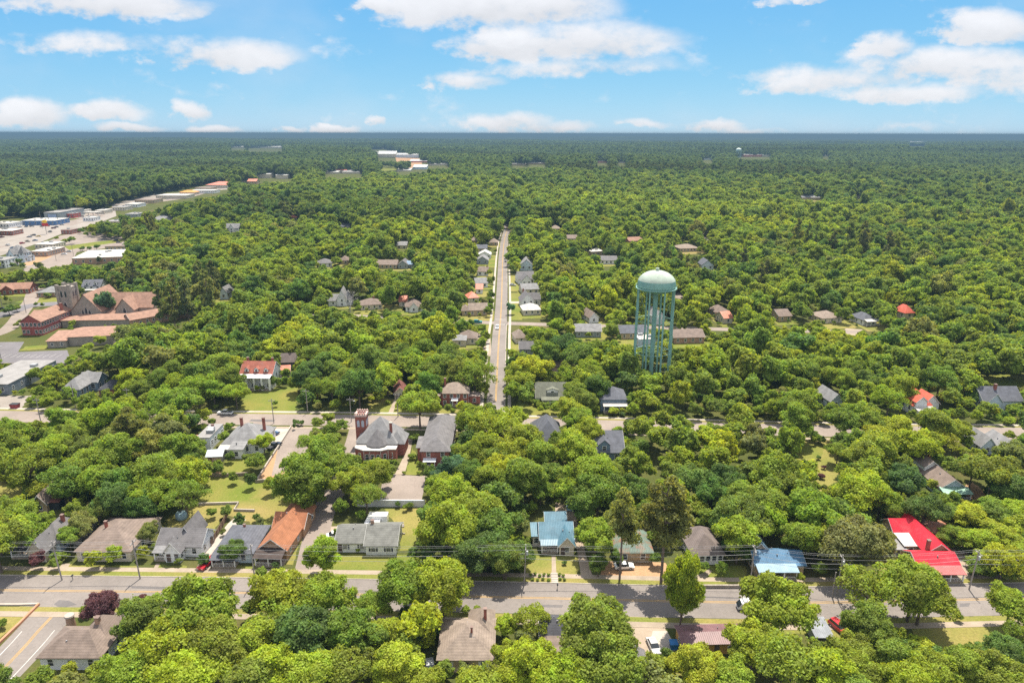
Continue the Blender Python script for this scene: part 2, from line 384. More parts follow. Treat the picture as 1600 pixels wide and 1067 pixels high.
strip('pavement', LOW, LW + 1.7, LW + 3.4, CONC, .06, 'tan pavement on the near side of the front street', .05)
# the street halfway back
UP = smooth([G(*p) for p in [(-500, 638), (-200, 645), (0, 650), (200, 653), (400, 655), (540, 656.5), (660, 658.5), (840, 662.5), (948, 665), (1130, 669), (1300, 673), (1550, 676.5), (1800, 679), (2200, 683)]])
UW = 5.0
ROADS.append((UP, UW + 1))
strip('road', UP, -UW, UW, ASPHL, .018, 'pale worn street passing behind the brick church')
strip('pavement', UP, -UW - 2.8, -UW - 1.3, CONCL, .06, 'pale pavement on the far side of the street behind the church', .05)
strip('pavement', UP, UW + 1.3, UW + 2.8, CONC, .06, 'tan pavement on the church side of its street', .05)
strip('grass_verge', UP, -UW - 1.3, -UW, DRYLAWN, .04, 'dry grass verge across the street from the church', .04)
# the long straight street to the hill
ST = smooth([G(*p) for p in [(773.2, 652), (774.5, 627), (779.5, 530), (782, 500), (784, 460), (785.7, 400), (788.5, 373), (793.0, 356), (790, 346), (786, 338)]], 6)
ROADS.append((ST, 5.2))
strip('road', ST, -3.5, 3.5, ASPH, .021, 'long straight street running away to the wooded hill')
strip('road_marking', ST[6:], -.32, -.10, YEL, .028, 'yellow centre line of the long straight street'); strip('road_marking', ST[6:], .10, .32, YEL, .028, 'second yellow centre line of the straight street')
strip('pavement', ST[3:-12], -6.0, -4.7, CONCL, .06, 'pale pavement along the west side of the straight street', .05)
strip('pavement', ST[3:-18], 4.7, 6.0, CONCL, .06, 'pale pavement along the east side of the straight street', .05)
strip('kerb', ST[3:-12], 3.5, 3.75, CONCL, .13, 'kerb of the straight street, east side', .1)
CX = smooth([G(*p) for p in [(380, 487), (540, 493), (660, 500), (735, 503), (820, 506), (960, 510), (1150, 515), (1350, 519)]])
ROADS.append((CX, 4))
strip('road', CX, -3.2, 3.2, ASPHL, .017, 'narrow cross street meeting the straight street at an intersection')
for o, y0 in ((-5.4, 0), (5.4, 1)):
    p = G(782, 503); mb = MB(); mb.add([(p.x - 3.2, p.y + o - .25, .03), (p.x + 3.2, p.y + o - .25, .03), (p.x + 3.2, p.y + o + .25, .03), (p.x - 3.2, p.y + o + .25, .03)], [(0, 1, 2, 3)])
    tag(mb.build('road_marking', WLINE), 'white stop line, %s side of the intersection' % ('near' if o < 0 else 'far'), kind='structure')
# corner street, bottom of the picture
CS = smooth([G(*p) for p in [(103, 934), (88, 955), (60, 985), (40, 1008), (-5, 1055), (-60, 1110), (-110, 1160)]])
ROADS.append((CS, 5))
sheet('road', [(55, 938), (62, 945), (-4, 1014), (-100, 1110), (-60, 1150), (33, 1055), (72, 1014), (116, 960), (128, 945), (150, 938)], ASPH, .014, 'side street coming up to the corner with the front street')
strip('road_marking', CS[5:], -.30, -.12, YEL, .023, 'yellow centre line of the corner side street'); strip('road_marking', CS[5:], .10, .28, YEL, .023, 'second yellow centre line of the corner side street')
strip('road_marking', CS[8:], -3.4, -3.22, WLINE, .023, 'white edge line of the corner side street beside the house'); strip('road_marking', CS[8:], 3.25, 3.43, WLINE, .023, 'white edge line of the corner side street beside the lawn')
sheet('lawn', [(-140, 951), (52, 948), (-14, 1012), (-140, 1130)], DRYLAWN, .008, 'corner lawn held by a low kerb wall')
# side street past the orange roofed house up to the brick church
SS = smooth([G(*p) for p in [(478, 912), (487, 868), (497, 826), (507, 795), (523, 768), (542, 728), (554, 695), (562, 664)]])
ROADS.append((SS, 4.2))
strip('road', SS, -3.3, 3.3, ASPHL, .016, 'narrow grey side street climbing past the orange roofed house to the church')
sheet('driveway', [(507, 864), (515, 822), (535, 822), (527, 864)], GRAV, .011, 'gravel parking strip beside the white ranch house')
sheet('parking_lot', [(591, 784), (658, 784), (667, 744), (617, 741), (606, 733), (598, 750)], ASPHL, .013, 'patched asphalt parking lot behind the brick church')
sheet('path', [(617, 741), (632, 741), (640, 712), (645, 686), (638, 684), (633, 708)], CONC, .015, 'tan concrete walk beside the brick church')
sheet('path', [(660, 744), (665, 744), (668, 728), (663, 728)], CONC, .015, 'short concrete walk to the hall porch')
sheet('lawn', [(633, 741), (659, 741), (662, 726), (645, 700), (640, 716)], LAWN, .010, 'small lawn between church walk and hall')
sheet('lawn', [(700, 640), (735, 640), (735, 652), (575, 648), (577, 625), (605, 622)], DRYLAWN, .008, 'dry bare lawn in front of the brick house')
sheet('path', [(604, 651), (612, 651), (622, 622), (617, 621)], CONC, .014, 'concrete drive to the dark red roofed house')
sheet('lawn', [(376, 611), (466, 603), (462, 643), (376, 645)], LAWN, .008, 'wide mown lawn of the red roofed mansion')
sheet('lawn', [(808, 626), (936, 640), (936, 656), (808, 653)], LAWN, .008, 'lawn in front of the green grey house')
sheet('parking_lot', [(424, 744), (474, 724), (490, 667), (456, 667), (434, 702), (426, 735)], ASPHL, .013, 'fenced cracked asphalt lot with dirt edges')
sheet('dirt_yard', [(402, 752), (455, 666), (490, 667), (476, 725), (440, 745)], DIRT, .009, 'bare dirt around the cracked lot')
sheet('driveway', [(414, 702), (432, 667), (452, 667), (436, 702)], CONCL, .013, 'pale concrete drive with two parked cars')
sheet('field', [(308, 752), (330, 742), (402, 754), (452, 760), (470, 800), (420, 830), (372, 808), (306, 796)], FIELD, .007, 'green terraced field beside the garden beds')
sheet('garden_bed', [(309, 741), (346, 741), (340, 725), (318, 725)], DIRT, .011, 'bare soil under the raised beds')
sheet('lawn', [(348, 738), (390, 738), (412, 705), (395, 700), (350, 722)], LAWN, .008, 'green back lawn beside the small metal roofed shed')
sheet('lawn', [(258, 832), (330, 832), (345, 815), (352, 788), (300, 787), (262, 810)], DRYLAWN, .008, 'dry back yard behind the white cross gabled house')
sheet('driveway', [(291, 912), (318, 912), (344, 850), (374, 815), (385, 812), (372, 804), (356, 818), (330, 850)], CONCL, .012, 'pale gravel driveway with the red pickup')
for lb, m_, q in (('front lawn of the white cross gabled house', LAWN, [(245, 882), (292, 884), (300, 903), (237, 902)]), ('front lawn of the pale blue porch house', LAWN, [(337, 882), (402, 883), (404, 903), (322, 903)]), ('dry front lawn of the long brown roofed house', DRYLAWN, [(98, 882), (215, 884), (205, 903), (88, 902)])):
    sheet('lawn', q, m_, .008, lb)
sheet('path', [(232, 903), (240, 903), (250, 880), (244, 880)], CONC, .013, 'front walk of the white cross gabled house')
sheet('path', [(72, 908), (92, 908), (110, 880), (98, 880)], CONC, .013, 'tan front walk of the grey roofed house at the corner')
sheet('lawn', [(408, 882), (458, 882), (466, 855), (480, 822), (470, 815), (440, 878)], DRYLAWN, .008, 'dry yard around the orange roofed house')
sheet('lawn', [(508, 866), (640, 866), (655, 880), (640, 903), (500, 903)], LAWN, .008, 'front lawn of the white ranch house')
sheet('lawn', [(600, 795), (662, 793), (656, 858), (624, 860), (622, 822)], DRYLAWN, .008, 'dry side yard of the white ranch house')
sheet('lawn', [(822, 868), (906, 868), (902, 912), (822, 912)], DRYLAWN, .008, 'dry yard of the blue roofed cottage')
sheet('mulch_bed', [(823, 896), (862, 896), (862, 911), (822, 911)], DIRT, .012, 'red mulch bed west of the cottage steps')
sheet('mulch_bed', [(871, 896), (888, 896), (886, 911), (871, 911)], DIRT, .012, 'red mulch bed east of the cottage steps')
sheet('path', [(862, 912), (870, 912), (868, 868), (862, 868)], CONC, .014, 'straight walk up to the blue roofed cottage')
sheet('driveway', [(912, 925), (934, 925), (915, 865), (898, 800), (868, 780), (867, 815), (900, 850)], GRAV, .011, 'shaded gravel drive beside the blue roofed cottage')
sheet('lawn', [(945, 876), (1040, 879), (1048, 908), (938, 906)], DIRT, .008, 'brown yard under the two tall pines')
sheet('lawn', [(1092, 884), (1165, 884), (1165, 914), (1092, 914)], LAWN, .008, 'yard with a curved brick walk')
sheet('path', [(1090, 907), (1105, 900), (1113, 892), (1108, 888), (1098, 895), (1084, 900)], CONC, .013, 'curved walk edged with red brick')
sheet('driveway', [(984, 962), (1034, 964), (1042, 990), (1066, 1014), (1010, 1024), (988, 1000)], GRAV, .009, 'sandy gravel drive with the silver sedan')
sheet('concrete_pad', [(1012, 1016), (1058, 1014), (1042, 985), (1020, 985)], CONCL, .014, 'shaded concrete parking pad beside the mobile home')
sheet('lawn', [(1070, 968), (1265, 968), (1265, 990), (1075, 988)], LAWN, .007, 'front lawn of the mobile home')
sheet('lawn', [(1005, 1030), (1060, 1018), (1075, 1070), (1010, 1075)], DRYLAWN, .007, 'weedy back yard by the grey shed')
sheet('lawn', [(1265, 966), (1345, 968), (1340, 1010), (1265, 1010)], DRYLAWN, .007, 'dry yard with the red car')
sheet('lawn', [(1425, 966), (1700, 955), (1700, 1015), (1540, 1010), (1480, 1020), (1430, 1020)], DRYLAWN, .007, 'open vacant lot of patchy dry grass')
sheet('driveway', [(1462, 852), (1512, 852), (1516, 915), (1500, 915), (1496, 885)], GRAV, .010, 'dirt drive beside the red roofed house')
sheet('lawn', [(1380, 850), (1395, 850), (1430, 900), (1425, 912), (1370, 900)], DRYLAWN, .007, 'yard west of the red roofed house')
sheet('lawn', [(1232, 690), (1300, 684), (1312, 700), (1310, 770), (1280, 772), (1240, 720)], DRYLAWN, .007, 'back yard with garden debris near the street')
sheet('lawn', [(1232, 692), (1290, 692), (1282, 716), (1238, 716)], LAWN, .010, 'bright green lawn patch near the street')
sheet('dirt_yard', [(1500, 765), (1520, 752), (1552, 785), (1505, 782)], DIRT, .008, 'bare yard by the green porch house')
sheet('lawn', [(1532, 582), (1610, 588), (1610, 606), (1540, 604)], LAWN, .007, 'sunny clearing with mown grass')
sheet('lawn', [(0, 745), (42, 752), (38, 775), (-20, 800), (-20, 750)], DRYLAWN, .007, 'dry clearing at the edge of town')
# west side: church lots and the highway
sheet('parking_lot', [(-120, 536), (38, 534), (28, 550), (105, 547), (112, 568), (-120, 568)], ASPHD, .012, 'dark striped parking lot of the stone church')
for i in range(11):
    a = G(-8 + i * 10, 556); mb = MB(); mb.box(a.x - .08, a.x + .08, a.y - 2.6, a.y + 2.6, .012, .017)
    tag(mb.build('parking_line', WLINE), 'white bay line on the dark church lot', kind='structure')
sheet('lawn', [(30, 548), (72, 545), (74, 539), (40, 541)], LAWN, .014, 'grass island beside the church lot')
sheet('yard', [(-90, 618), (52, 618), (26, 643), (-90, 645)], LOTC, .010, 'pale concrete yard in front of the warehouse')
WR = smooth([G(*p) for p in [(-140, 520), (-60, 505), (0, 493), (45, 478), (100, 474), (180, 470)]])
strip('road', WR, -5.5, 5.5, ASPHD, .015, 'dark street passing the stone church'); ROADS.append((WR, 6))
WR2 = smooth([G(*p) for p in [(-80, 545), (0, 520), (22, 505), (34, 488), (48, 470), (52, 458), (60, 450)]])
strip('road', WR2, -4, 4, ASPHL, .013, 'concrete lane beside the brick school building'); ROADS.append((WR2, 4.5))
sheet('lawn', [(22, 473), (48, 466), (95, 463), (95, 473)], LAWN, .007, 'lawn in front of the grey roofed house near the church')
HW = smooth([G(*p) for p in [(-120, 412), (0, 383), (40, 370), (80, 358), (110, 349), (140, 341), (168, 330), (215, 320), (285, 310), (340, 296), (372, 287)]])
strip('road', HW, -11, 11, ASPHL, .016, 'wide pale highway sweeping past the shops'); ROADS.append((HW, 11))
sheet('parking_lot', [(-140, 352), (0, 350), (60, 345), (110, 336), (150, 331), (180, 328), (182, 338), (150, 350), (100, 364), (60, 380), (0, 400), (-140, 430)], LOTC, .011, 'broad pale lots on both sides of the highway')
sheet('parking_lot', [(36, 416), (48, 402), (60, 384), (95, 368), (130, 362), (190, 370), (196, 384), (120, 394), (110, 414), (75, 422)], ASPHL, .010, 'asphalt lot behind the flat roofed shops')
sheet('dirt_yard', [(34, 415), (50, 402), (84, 400), (80, 405), (50, 414)], DIRT, .013, 'orange dirt bank beside the victorian house')
W3 = smooth([G(*p) for p in [(30, 430), (55, 415), (82, 404), (110, 392), (150, 385), (200, 378)]])
strip('road', W3, -4, 4, ASPHL, .017, 'street between the white roofed store and the highway lots'); ROADS.append((W3, 4))
sheet('lawn', [(100, 385), (150, 378), (192, 374), (192, 378), (110, 392)], LAWN, .014, 'green verge with three round trees')
sheet('lot', [(128, 442), (152, 425), (152, 434), (140, 440)], ASPHL, .010, 'small lot behind the trees')
sheet('lot', [(175, 325), (245, 314), (285, 308), (285, 303), (240, 305), (175, 320)], LOTC, .012, 'pale lots of the far highway shops')
sheet('lot', [(318, 300), (355, 298), (356, 292), (340, 287), (322, 288)], LOTC, .012, 'pale lot at the end of the highway')
sheet('lot', [(1310, 524), (1322, 513), (1348, 515), (1338, 526)], CONC, .012, 'tan lot near the tan roofed house')
sheet('road', [(1048, 470), (1050, 456), (1066, 458), (1068, 466), (1056, 472)], ASPHL, .012, 'bit of road behind the big water tower')
sheet('lawn', [(1054, 374), (1078, 371), (1080, 378), (1056, 378)], LAWN, .010, 'green clearing east of the straight street')
sheet('road', [(1097, 362), (1106, 362), (1112, 380), (1134, 382), (1132, 386), (1102, 382)], ASPHL, .012, 'bend of a road among the eastern woods')
sheet('lawn', [(1240, 312), (1284, 310), (1284, 316), (1246, 317)], DRYLAWN, .010, 'yellow lawn of the lone house in the woods')
sheet('lawn', [(1331, 311), (1340, 309), (1340, 318), (1332, 318)], DRYLAWN, .010, 'small yellow clearing in the woods')
sheet('lawn', [(796, 427), (812, 427), (814, 455), (797, 455)], DRYLAWN, .006, 'dry yards along the east pavement')
sheet('lawn', [(796, 458), (815, 458), (816, 500), (797, 500)], LAWN, .006, 'mown yards along the east pavement')
sheet('lawn', [(760, 400), (777, 400), (776, 418), (757, 418)], LAWN, .006, 'mown yards along the west pavement')
sheet('driveway', [(796, 471), (816, 471), (816, 474), (796, 474)], CONCL, .012, 'pale driveway east of the straight street')
sheet('driveway', [(744, 522), (766, 520), (768, 556), (752, 558)], CONC, .009, 'worn drive west of the straight street')
sheet('lawn', [(746, 508), (766, 507), (765, 521), (745, 521)], LAWN, .006, 'corner lawn at the intersection')
sheet('lawn', [(1020, 528), (1060, 530), (1066, 545), (1010, 545)], LAWN, .006, 'lawn below the water tower')
sheet('quarry', [(570, 232), (600, 231), (618, 237), (650, 243), (646, 246), (612, 243), (590, 236)], CONCL, 1.0, 'pale quarry cut far out in the woods')
sheet('dirt_yard', [(618, 249), (658, 249), (660, 262), (640, 266), (620, 256)], DIRT, .6, 'red dirt yard of the far mill')
sheet('lawn', [(592, 264), (620, 263), (620, 268), (594, 270)], LAWN, .5, 'bright green far field beside the mill')

PATCH = mat('road_patch', (.12, .11, .108), 'asphalt')
for lb, q in [('dark tar patch in the mouth of the corner side street', [(92, 937), (108, 938), (120, 944), (96, 950), (84, 944)]), ('narrow tar patch in the far lane left of the pickup driveway', [(205, 916), (262, 917.5), (258, 920), (206, 919)]), ('tar patch in the near lane before the cottage', [(840, 944), (880, 945), (878, 949), (842, 948)]),
              ('long tar seam in the far lane before the band window house', [(1095, 931), (1172, 934), (1172, 936), (1096, 933.5)]), ('square utility cut in the lane right of the big roadside oak', [(1500, 943), (1516, 942), (1514, 947), (1499, 948)]), ('tar patch on the street in front of the mansion', [(392, 655), (430, 656), (428, 659), (390, 658)])]:
    sheet('road_patch', q, PATCH, .0225, lb)
# ------------------------------------------------------------------ houses
PROT = []      # (pixel box, distance): things the trees in front must leave in view
FOOT = []      # (centre x, y, radius, yaw ...) footprints
_wm = {}
def window_meshes(w, h):
    k = (round(w, 2), round(h, 2))
    if k not in _wm:
        a = MB(); t = .12
        a.box(-w/2 - t, w/2 + t, -.05, .06, -t - .04, 0); a.box(-w/2 - t, w/2 + t, -.05, .06, h, h + t)
        a.box(-w/2 - t, -w/2, -.048, .06, 0, h); a.box(w/2, w/2 + t, -.048, .06, 0, h); a.box(-w/2, w/2, -.045, .06, h * .5 - .035, h * .5 + .035)
        b = MB(); b.box(-w/2, w/2, -.02, .05, 0, h)
        _wm[k] = (a.mesh('window', WHITE), b.mesh('pane', GLASS))
    return _wm[k]
_sh = {}
def window(parent, x, y, z, w, h, face='f', far=False, shutter=None):
    rz = {'f': 0, 'l': -math.pi / 2, 'r': math.pi / 2, 'b': math.pi}[face]
    fm, pm = window_meshes(w, h)
    o = put('window', fm, parent, (x, y, z), rz)
    put('pane', pm, o)
    if shutter:
        k = (round(h, 2), shutter.name)
        if k not in _sh:
            b = MB(); b.box(-.2, .2, -.04, .05, -.05, h + .05); _sh[k] = b.mesh('shutter', shutter)
        for sx in (-1, 1): put('shutter', _sh[k], o, (sx * (w / 2 + .34), 0, 0))
    return o
def roof_on(mb, x0, x1, y0, y1, h, rise, typ, o=.45, t=.14):
    if typ == 'flat':
        mb.box(x0 - .12, x1 + .12, y0 - .12, y1 + .12, h + .004, h + .22); return
    if typ == 'gable_x' or typ == 'gable_y':
        def P(u, v, z): return (u, v, z) if typ == 'gable_x' else (v, u, z)
        a0, a1, b0, b1 = (x0, x1, y0, y1) if typ == 'gable_x' else (y0, y1, x0, x1)
        bm_ = (b0 + b1) / 2; s = rise / ((b1 - b0) / 2); e = .02
        for sg in (-1, 1):
            be = b0 - o if sg < 0 else b1 + o
            ze = h - s * o + e
            q = [P(a0 - o, be, ze), P(a1 + o, be, ze), P(a1 + o, bm_, h + rise + e), P(a0 - o, bm_, h + rise + e)]
            mb.hull8(q, [(a, b, c + t) for a, b, c in q])
    elif typ == 'hip':
        s = rise / (min(x1 - x0, y1 - y0) / 2); ze = h - s * o + .02 + t * .5
        X0, X1, Y0, Y1 = x0 - o, x1 + o, y0 - o, y1 + o
        m = min(X1 - X0, Y1 - Y0) / 2; zr = ze + s * m
        k = .16
        if X1 - X0 >= Y1 - Y0: r0, r1 = (X0 + m, (Y0 + Y1) / 2, zr), (X1 - m, (Y0 + Y1) / 2, zr)
        else: r0, r1 = ((X0 + X1) / 2, Y0 + m, zr), ((X0 + X1) / 2, Y1 - m, zr)
        A, B, Cc, D = (X0, Y0, ze), (X1, Y0, ze), (X1, Y1, ze), (X0, Y1, ze)
        lo = [(a, b, c - k) for a, b, c in (A, B, Cc, D)]
        vs = [A, B, Cc, D, r0, r1] + lo
        if X1 - X0 >= Y1 - Y0: fs = [(0, 1, 5, 4), (1, 2, 5), (2, 3, 4, 5), (3, 0, 4)]
        else: fs = [(0, 1, 4), (1, 2, 5, 4), (2, 3, 5), (3, 0, 4, 5)]
        fs += [(9, 8, 7, 6), (0, 6, 7, 1), (1, 7, 8, 2), (2, 8, 9, 3), (3, 9, 6, 0)]
        mb.add(vs, fs)
    elif typ in ('shed_f', 'shed_b'):     # falls to the front / to the back
        za, zb = (h + .02, h + rise + .02) if typ == 'shed_f' else (h + rise + .02, h + .02)
        q = [(x0 - o, y0 - o, za), (x1 + o, y0 - o, za), (x1 + o, y1 + o * .2, zb), (x0 - o, y1 + o * .2, zb)]
        mb.hull8(q, [(a, b, c + t) for a, b, c in q])
def wall_on(mb, x0, x1, y0, y1, h, rise, typ):
    if typ == 'gable_y':
        xm = (x0 + x1) / 2; s = [(x0, 0), (x1, 0), (x1, h), (xm, h + rise), (x0, h)]
        mb.hull8([(x, y0, z) for x, z in s], [(x, y1, z) for x, z in s])
    elif typ == 'gable_x':
        ym = (y0 + y1) / 2; s = [(y0, 0), (y1, 0), (y1, h), (ym, h + rise), (y0, h)]
        mb.hull8([(x0, y, z) for y, z in s], [(x1, y, z) for y, z in s])
    elif typ in ('shed_f', 'shed_b'):
        za, zb = (h, h + rise) if typ == 'shed_f' else (h + rise, h)
        mb.hull8([(x0, y0, 0), (x1, y0, 0), (x1, y1, 0), (x0, y1, 0)], [(x0, y0, za), (x1, y0, za), (x1, y1, zb), (x0, y1, zb)])
    else: mb.box(x0, x1, y0, y1, 0, h)
def rake_trim(mb, x0, x1, y0, y1, h, rise, typ, o=.45):
    if typ == 'gable_y':
        xm = (x0 + x1) / 2; s = rise / ((x1 - x0) / 2)
        for sg in (-1, 1):
            xe = x0 - o if sg < 0 else x1 + o
            q = [(xe, y0 - o - .05, h - s * o - .12), (xm, y0 - o - .05, h + rise - .12), (xm, y0 - o - .05, h + rise + .1), (xe, y0 - o - .05, h - s * o + .1)]
            mb.hull8(q, [(a, b + .045, c) for a, b, c in q])
    elif typ == 'gable_x':
        ym = (y0 + y1) / 2; s = rise / ((y1 - y0) / 2)
        for xe in (x0 - o - .05, x1 + o + .005):
            for sg in (-1, 1):
                ye = y0 - o if sg < 0 else y1 + o
                q = [(xe, ye, h - s * o - .12), (xe, ym, h + rise - .12), (xe, ym, h + rise + .1), (xe, ye, h - s * o + .1)]
                mb.hull8(q, [(a + .045, b, c) for a, b, c in q])
def house(name, label, lm, A, B, depth, wall, roof, h=3.0, rise=2.4, typ='hip', blocks=None, porch=None, chims=(), win=True, floors=1,
          cat='house', group=None, trim=True, dormers=(), prot=.12, door=True, wsz=(1.0, 1.45), gap=3.0, shutter=None, rdir=None, yaw=None, protect=True):
    a = G(*A); b = G(*B); W = (b - a).length
    yw = math.atan2(b.y - a.y, b.x - a.x) if yaw is None else yaw
    if yaw is None and abs(yw) > R_(16): yw = 0
    z0 = float(terrain(a.x, a.y))
    D = math.hypot(a.x, a.y); far = D > 420
    root = empty(name, (a.x, a.y, z0), yw); tag(root, label, cat, group)
    bl = blocks or [dict(x=(0, 1), y=(0, depth), h=h, rise=rise, typ=typ)]
    wm = MB(); tm = MB(); rms = {}; ymin, ymax, zmax, xmin, xmax = 1e9, -1e9, 0, 1e9, -1e9
    wms = {}
    for q in bl:
        x0, x1 = q['x']; 
        if not q.get('abs'): x0 *= W; x1 *= W
        y0, y1 = q['y']; hh = q.get('h', h); rr = q.get('rise', rise); tt = q.get('typ', typ)
        ov = q.get('o', .45)
        wall_on(wms.setdefault(q.get('wall', wall), MB()), x0, x1, y0, y1, hh, rr, tt)
        rm_ = MB(); roof_on(rm_, x0, x1, y0, y1, hh, rr, tt, ov); rm_.build('roof', q.get('roof', roof), root)
        if trim and not far:
            rake_trim(tm, x0, x1, y0, y1, hh, rr, tt, ov)
            for k in range(0, len(tm.v), 16):              # one board pair to each gable end
                e = MB(); e.add(tm.v[k:k + 16], [tuple(i - k for i in f) for f in tm.f if k <= f[0] < k + 16]); e.build('trim', WHITE, root)
            tm = MB()
        ymin = min(ymin, y0); ymax = max(ymax, y1); zmax = max(zmax, hh + (rr if tt != 'flat' else 0)); xmin = min(xmin, x0); xmax = max(xmax, x1)
        if win and q.get('win', True):
            w, hgt = q.get('wsz', wsz) if not far else (1.3, 1.6)
            fl = q.get('floors', floors); sides = q.get('sides', 'f' + ('l' if a.x > 0 else 'r'))
            for s in sides:
                ln = (x1 - x0) if s in 'fb' else (y1 - y0)
                n = max(1, int((ln - .6) / q.get('gap', gap)))
                for k in range(n):
                    t = (k + .5) / n * ln
                    for f in range(fl):
                        zz = (hh / fl) * f + max(.5, (hh / fl - hgt) * .55)
                        if s == 'f': p = (x0 + t, y0, zz)
                        elif s == 'b': p = (x0 + t, y1, zz)
                        elif s == 'l': p = (x0, y0 + t, zz)
                        else: p = (x1, y0 + t, zz)
                        if s == 'f' and f == 0 and door and q is bl[0] and n >= 3 and k == n // 2: continue
                        window(root, p[0], p[1], p[2], w, hgt, s, far, shutter)
    for m, mb in wms.items(): mb.build('wall', m, root)
    q = bl[0]; qx = q['x'] if q.get('abs') else (q['x'][0] * W, q['x'][1] * W)
    if door and not far:
        n = max(1, int((qx[1] - qx[0] - .6) / q.get('gap', gap)))
        dx = qx[0] + ((n // 2) + .5) / n * (qx[1] - qx[0]) if n >= 3 else qx[0] + .85
        d = MB(); d.box(dx - .5, dx + .5, q['y'][0] - .06, q['y'][0] + .02, 0.15, 2.25)
        dd = d.build('door', mat('dark_door', (.10, .07, .06), 'wood'), root)
        k = MB(); k.box(dx + .34, dx + .42, q['y'][0] - .12, q['y'][0] - .062, 1.1, 1.2); k.build('handle', mat('brass', (.5, .4, .2), rough=.4), dd)
    for c in chims:
        cx, cy, zt, cw = c[:4]; m = c[4] if len(c) > 4 else BRICK
        k = MB(); k.box(cx - cw/2, cx + cw/2, cy - cw/2, cy + cw/2, 1.0, zt); ch = k.build('chimney', m, root)
        k = MB(); k.box(cx - cw/2 - .08, cx + cw/2 + .08, cy - cw/2 - .08, cy + cw/2 + .08, zt + .003, zt + .16); k.build('chimney_cap', mat('chimney_cap', (.20, .14, .12), 'concrete'), ch)
    if porch:
        px0, px1, dp, hp, pr = porch[:5]
        if px1 <= 1.01: px0 *= W; px1 *= W
        yb = porch[5] if len(porch) > 5 else 0.0
        pr_ = MB(); q_ = [(px0 - .25, yb - dp - .3, hp), (px1 + .25, yb - dp - .3, hp), (px1 + .25, yb - .02, hp + .28 * dp), (px0 - .25, yb - .02, hp + .28 * dp)]
        pr_.hull8(q_, [(u, v, w + .14) for u, v, w in q_]); pr_.build('porch_roof', pr, root)
        f = MB(); f.box(px0, px1, yb - dp, yb - .02, 0, .4); f.build('porch_floor', CONC, root)
        n = max(2, int((px1 - px0) / 2.6) + 1)
        cw_ = .34 if hp > 4 else .12; c = MB(); c.box(-cw_, cw_, -cw_, cw_, .4, hp); cm = c.mesh('column', WHITE)
        for k in range(n): put('column', cm, root, (px0 + .15 + (px1 - px0 - .3) * k / (n - 1), yb - dp + .15, 0))
        if not far:
            rl = MB(); rl.box(px0 + .26, px1 - .26, yb - dp + .1, yb - dp + .16, 1.2, 1.28)
            x = px0 + .4
            while x < px1 - .35: rl.box(x, x + .05, yb - dp + .11, yb - dp + .15, .4, 1.2); x += .35
            rl.build('railing', WHITE, root)
    if D < 1100 and bl[0].get('typ', typ) == 'flat' and win:
        rv = random.Random(int(W * 100))
        for k in range(2 + int(W > 25)):
            u, w_ = rv.uniform(.15, .8) * W, rv.uniform(.2, .75) * depth; v = MB(); v.box(u, u + rv.uniform(1.4, 2.6), w_, w_ + rv.uniform(1.2, 2.2), h + .23, h + 1.3); v.build('rooftop_unit', mat('unit_grey', (.30, .31, .32)), root)
    if not far and not name.startswith('shed') and D < 260:
        q = bl[0]; rv = random.Random(int(W * 100)); x0, x1 = (q['x'][0], q['x'][1]) if q.get('abs') else (q['x'][0] * W, q['x'][1] * W); y0, y1 = q['y']; hh = q.get('h', h); rr = q.get('rise', rise); tt = q.get('typ', typ)
        for k in range(2):
            if tt == 'flat': break
            u = rv.uniform(.35, .65); w_ = rv.uniform(.55, .8) if k else rv.uniform(.25, .42)
            if tt == 'gable_y': px_, py_ = x0 + (x1 - x0) * w_, y0 + (y1 - y0) * u; z_ = hh + rr * (1 - abs(w_ - .5) * 2)
            else: px_, py_ = x0 + (x1 - x0) * u, y0 + (y1 - y0) * w_; z_ = hh + rr * (1 - abs(w_ - .5) * 2) * (.8 if tt == 'hip' else 1)
            v = MB(); v.cyl(px_, py_, z_ - .6, z_ + .55, .09 if k else .16, n=7); v.build('roof_vent', mat('vent_metal', (.22, .22, .23)), root)
    for dm in dormers:
        dx, dy, dz, dw, dh, dr, dmw, drf = dm      # x, front y, base z, width, wall height, rise, wall material, roof material
        k = MB(); xm = dx; s = [(dx - dw/2, dz), (dx + dw/2, dz), (dx + dw/2, dz + dh), (xm, dz + dh + dr), (dx - dw/2, dz + dh)]
        k.hull8([(x, dy, z) for x, z in s], [(x, dy + 4.0, z) for x, z in s]); do = k.build('dormer', dmw, root)
        k = MB(); roof_on(k, dx - dw/2, dx + dw/2, dy, dy + 4.0, dz + dh, dr, 'gable_y', .25, .12); k.build('dormer_roof', drf, do)
        fm, pm = window_meshes(min(1.0, dw * .5), min(1.3, dh * .8)); put('window', fm, do, (dx, dy, dz + .2)); put('dormer_pane', pm, do, (dx, dy, dz + .2))
    cyw, syw = math.cos(yw), math.sin(yw)
    def Wd(x, y): return a.x + x * cyw - y * syw, a.y + x * syw + y * cyw
    cxw, cyw_ = Wd((xmin + xmax) / 2, (ymin + ymax) / 2)
    FOOT.append((cxw, cyw_, (xmax - xmin) / 2 + .5, (ymax - ymin) / 2 + .5, yw))
    LANDMARKS.append((cxw, cyw_, lm))
    if protect:
        P = [proj(*Wd(x, y), z0 + z) for x in (xmin, xmax) for y in (ymin, ymax) for z in (0.8, zmax)]
        X = [p[0] for p in P]; Y = [p[1] for p in P]; sx = (max(X) - min(X)) * prot; sy = (max(Y) - min(Y)) * prot
        PROT.append((min(X) + sx, min(Y) + sy * .6, max(X) - sx, max(Y) - sy, math.hypot(cxw, cyw_) - (ymax - ymin) * .4))
    root['_w'] = W
    return root, W

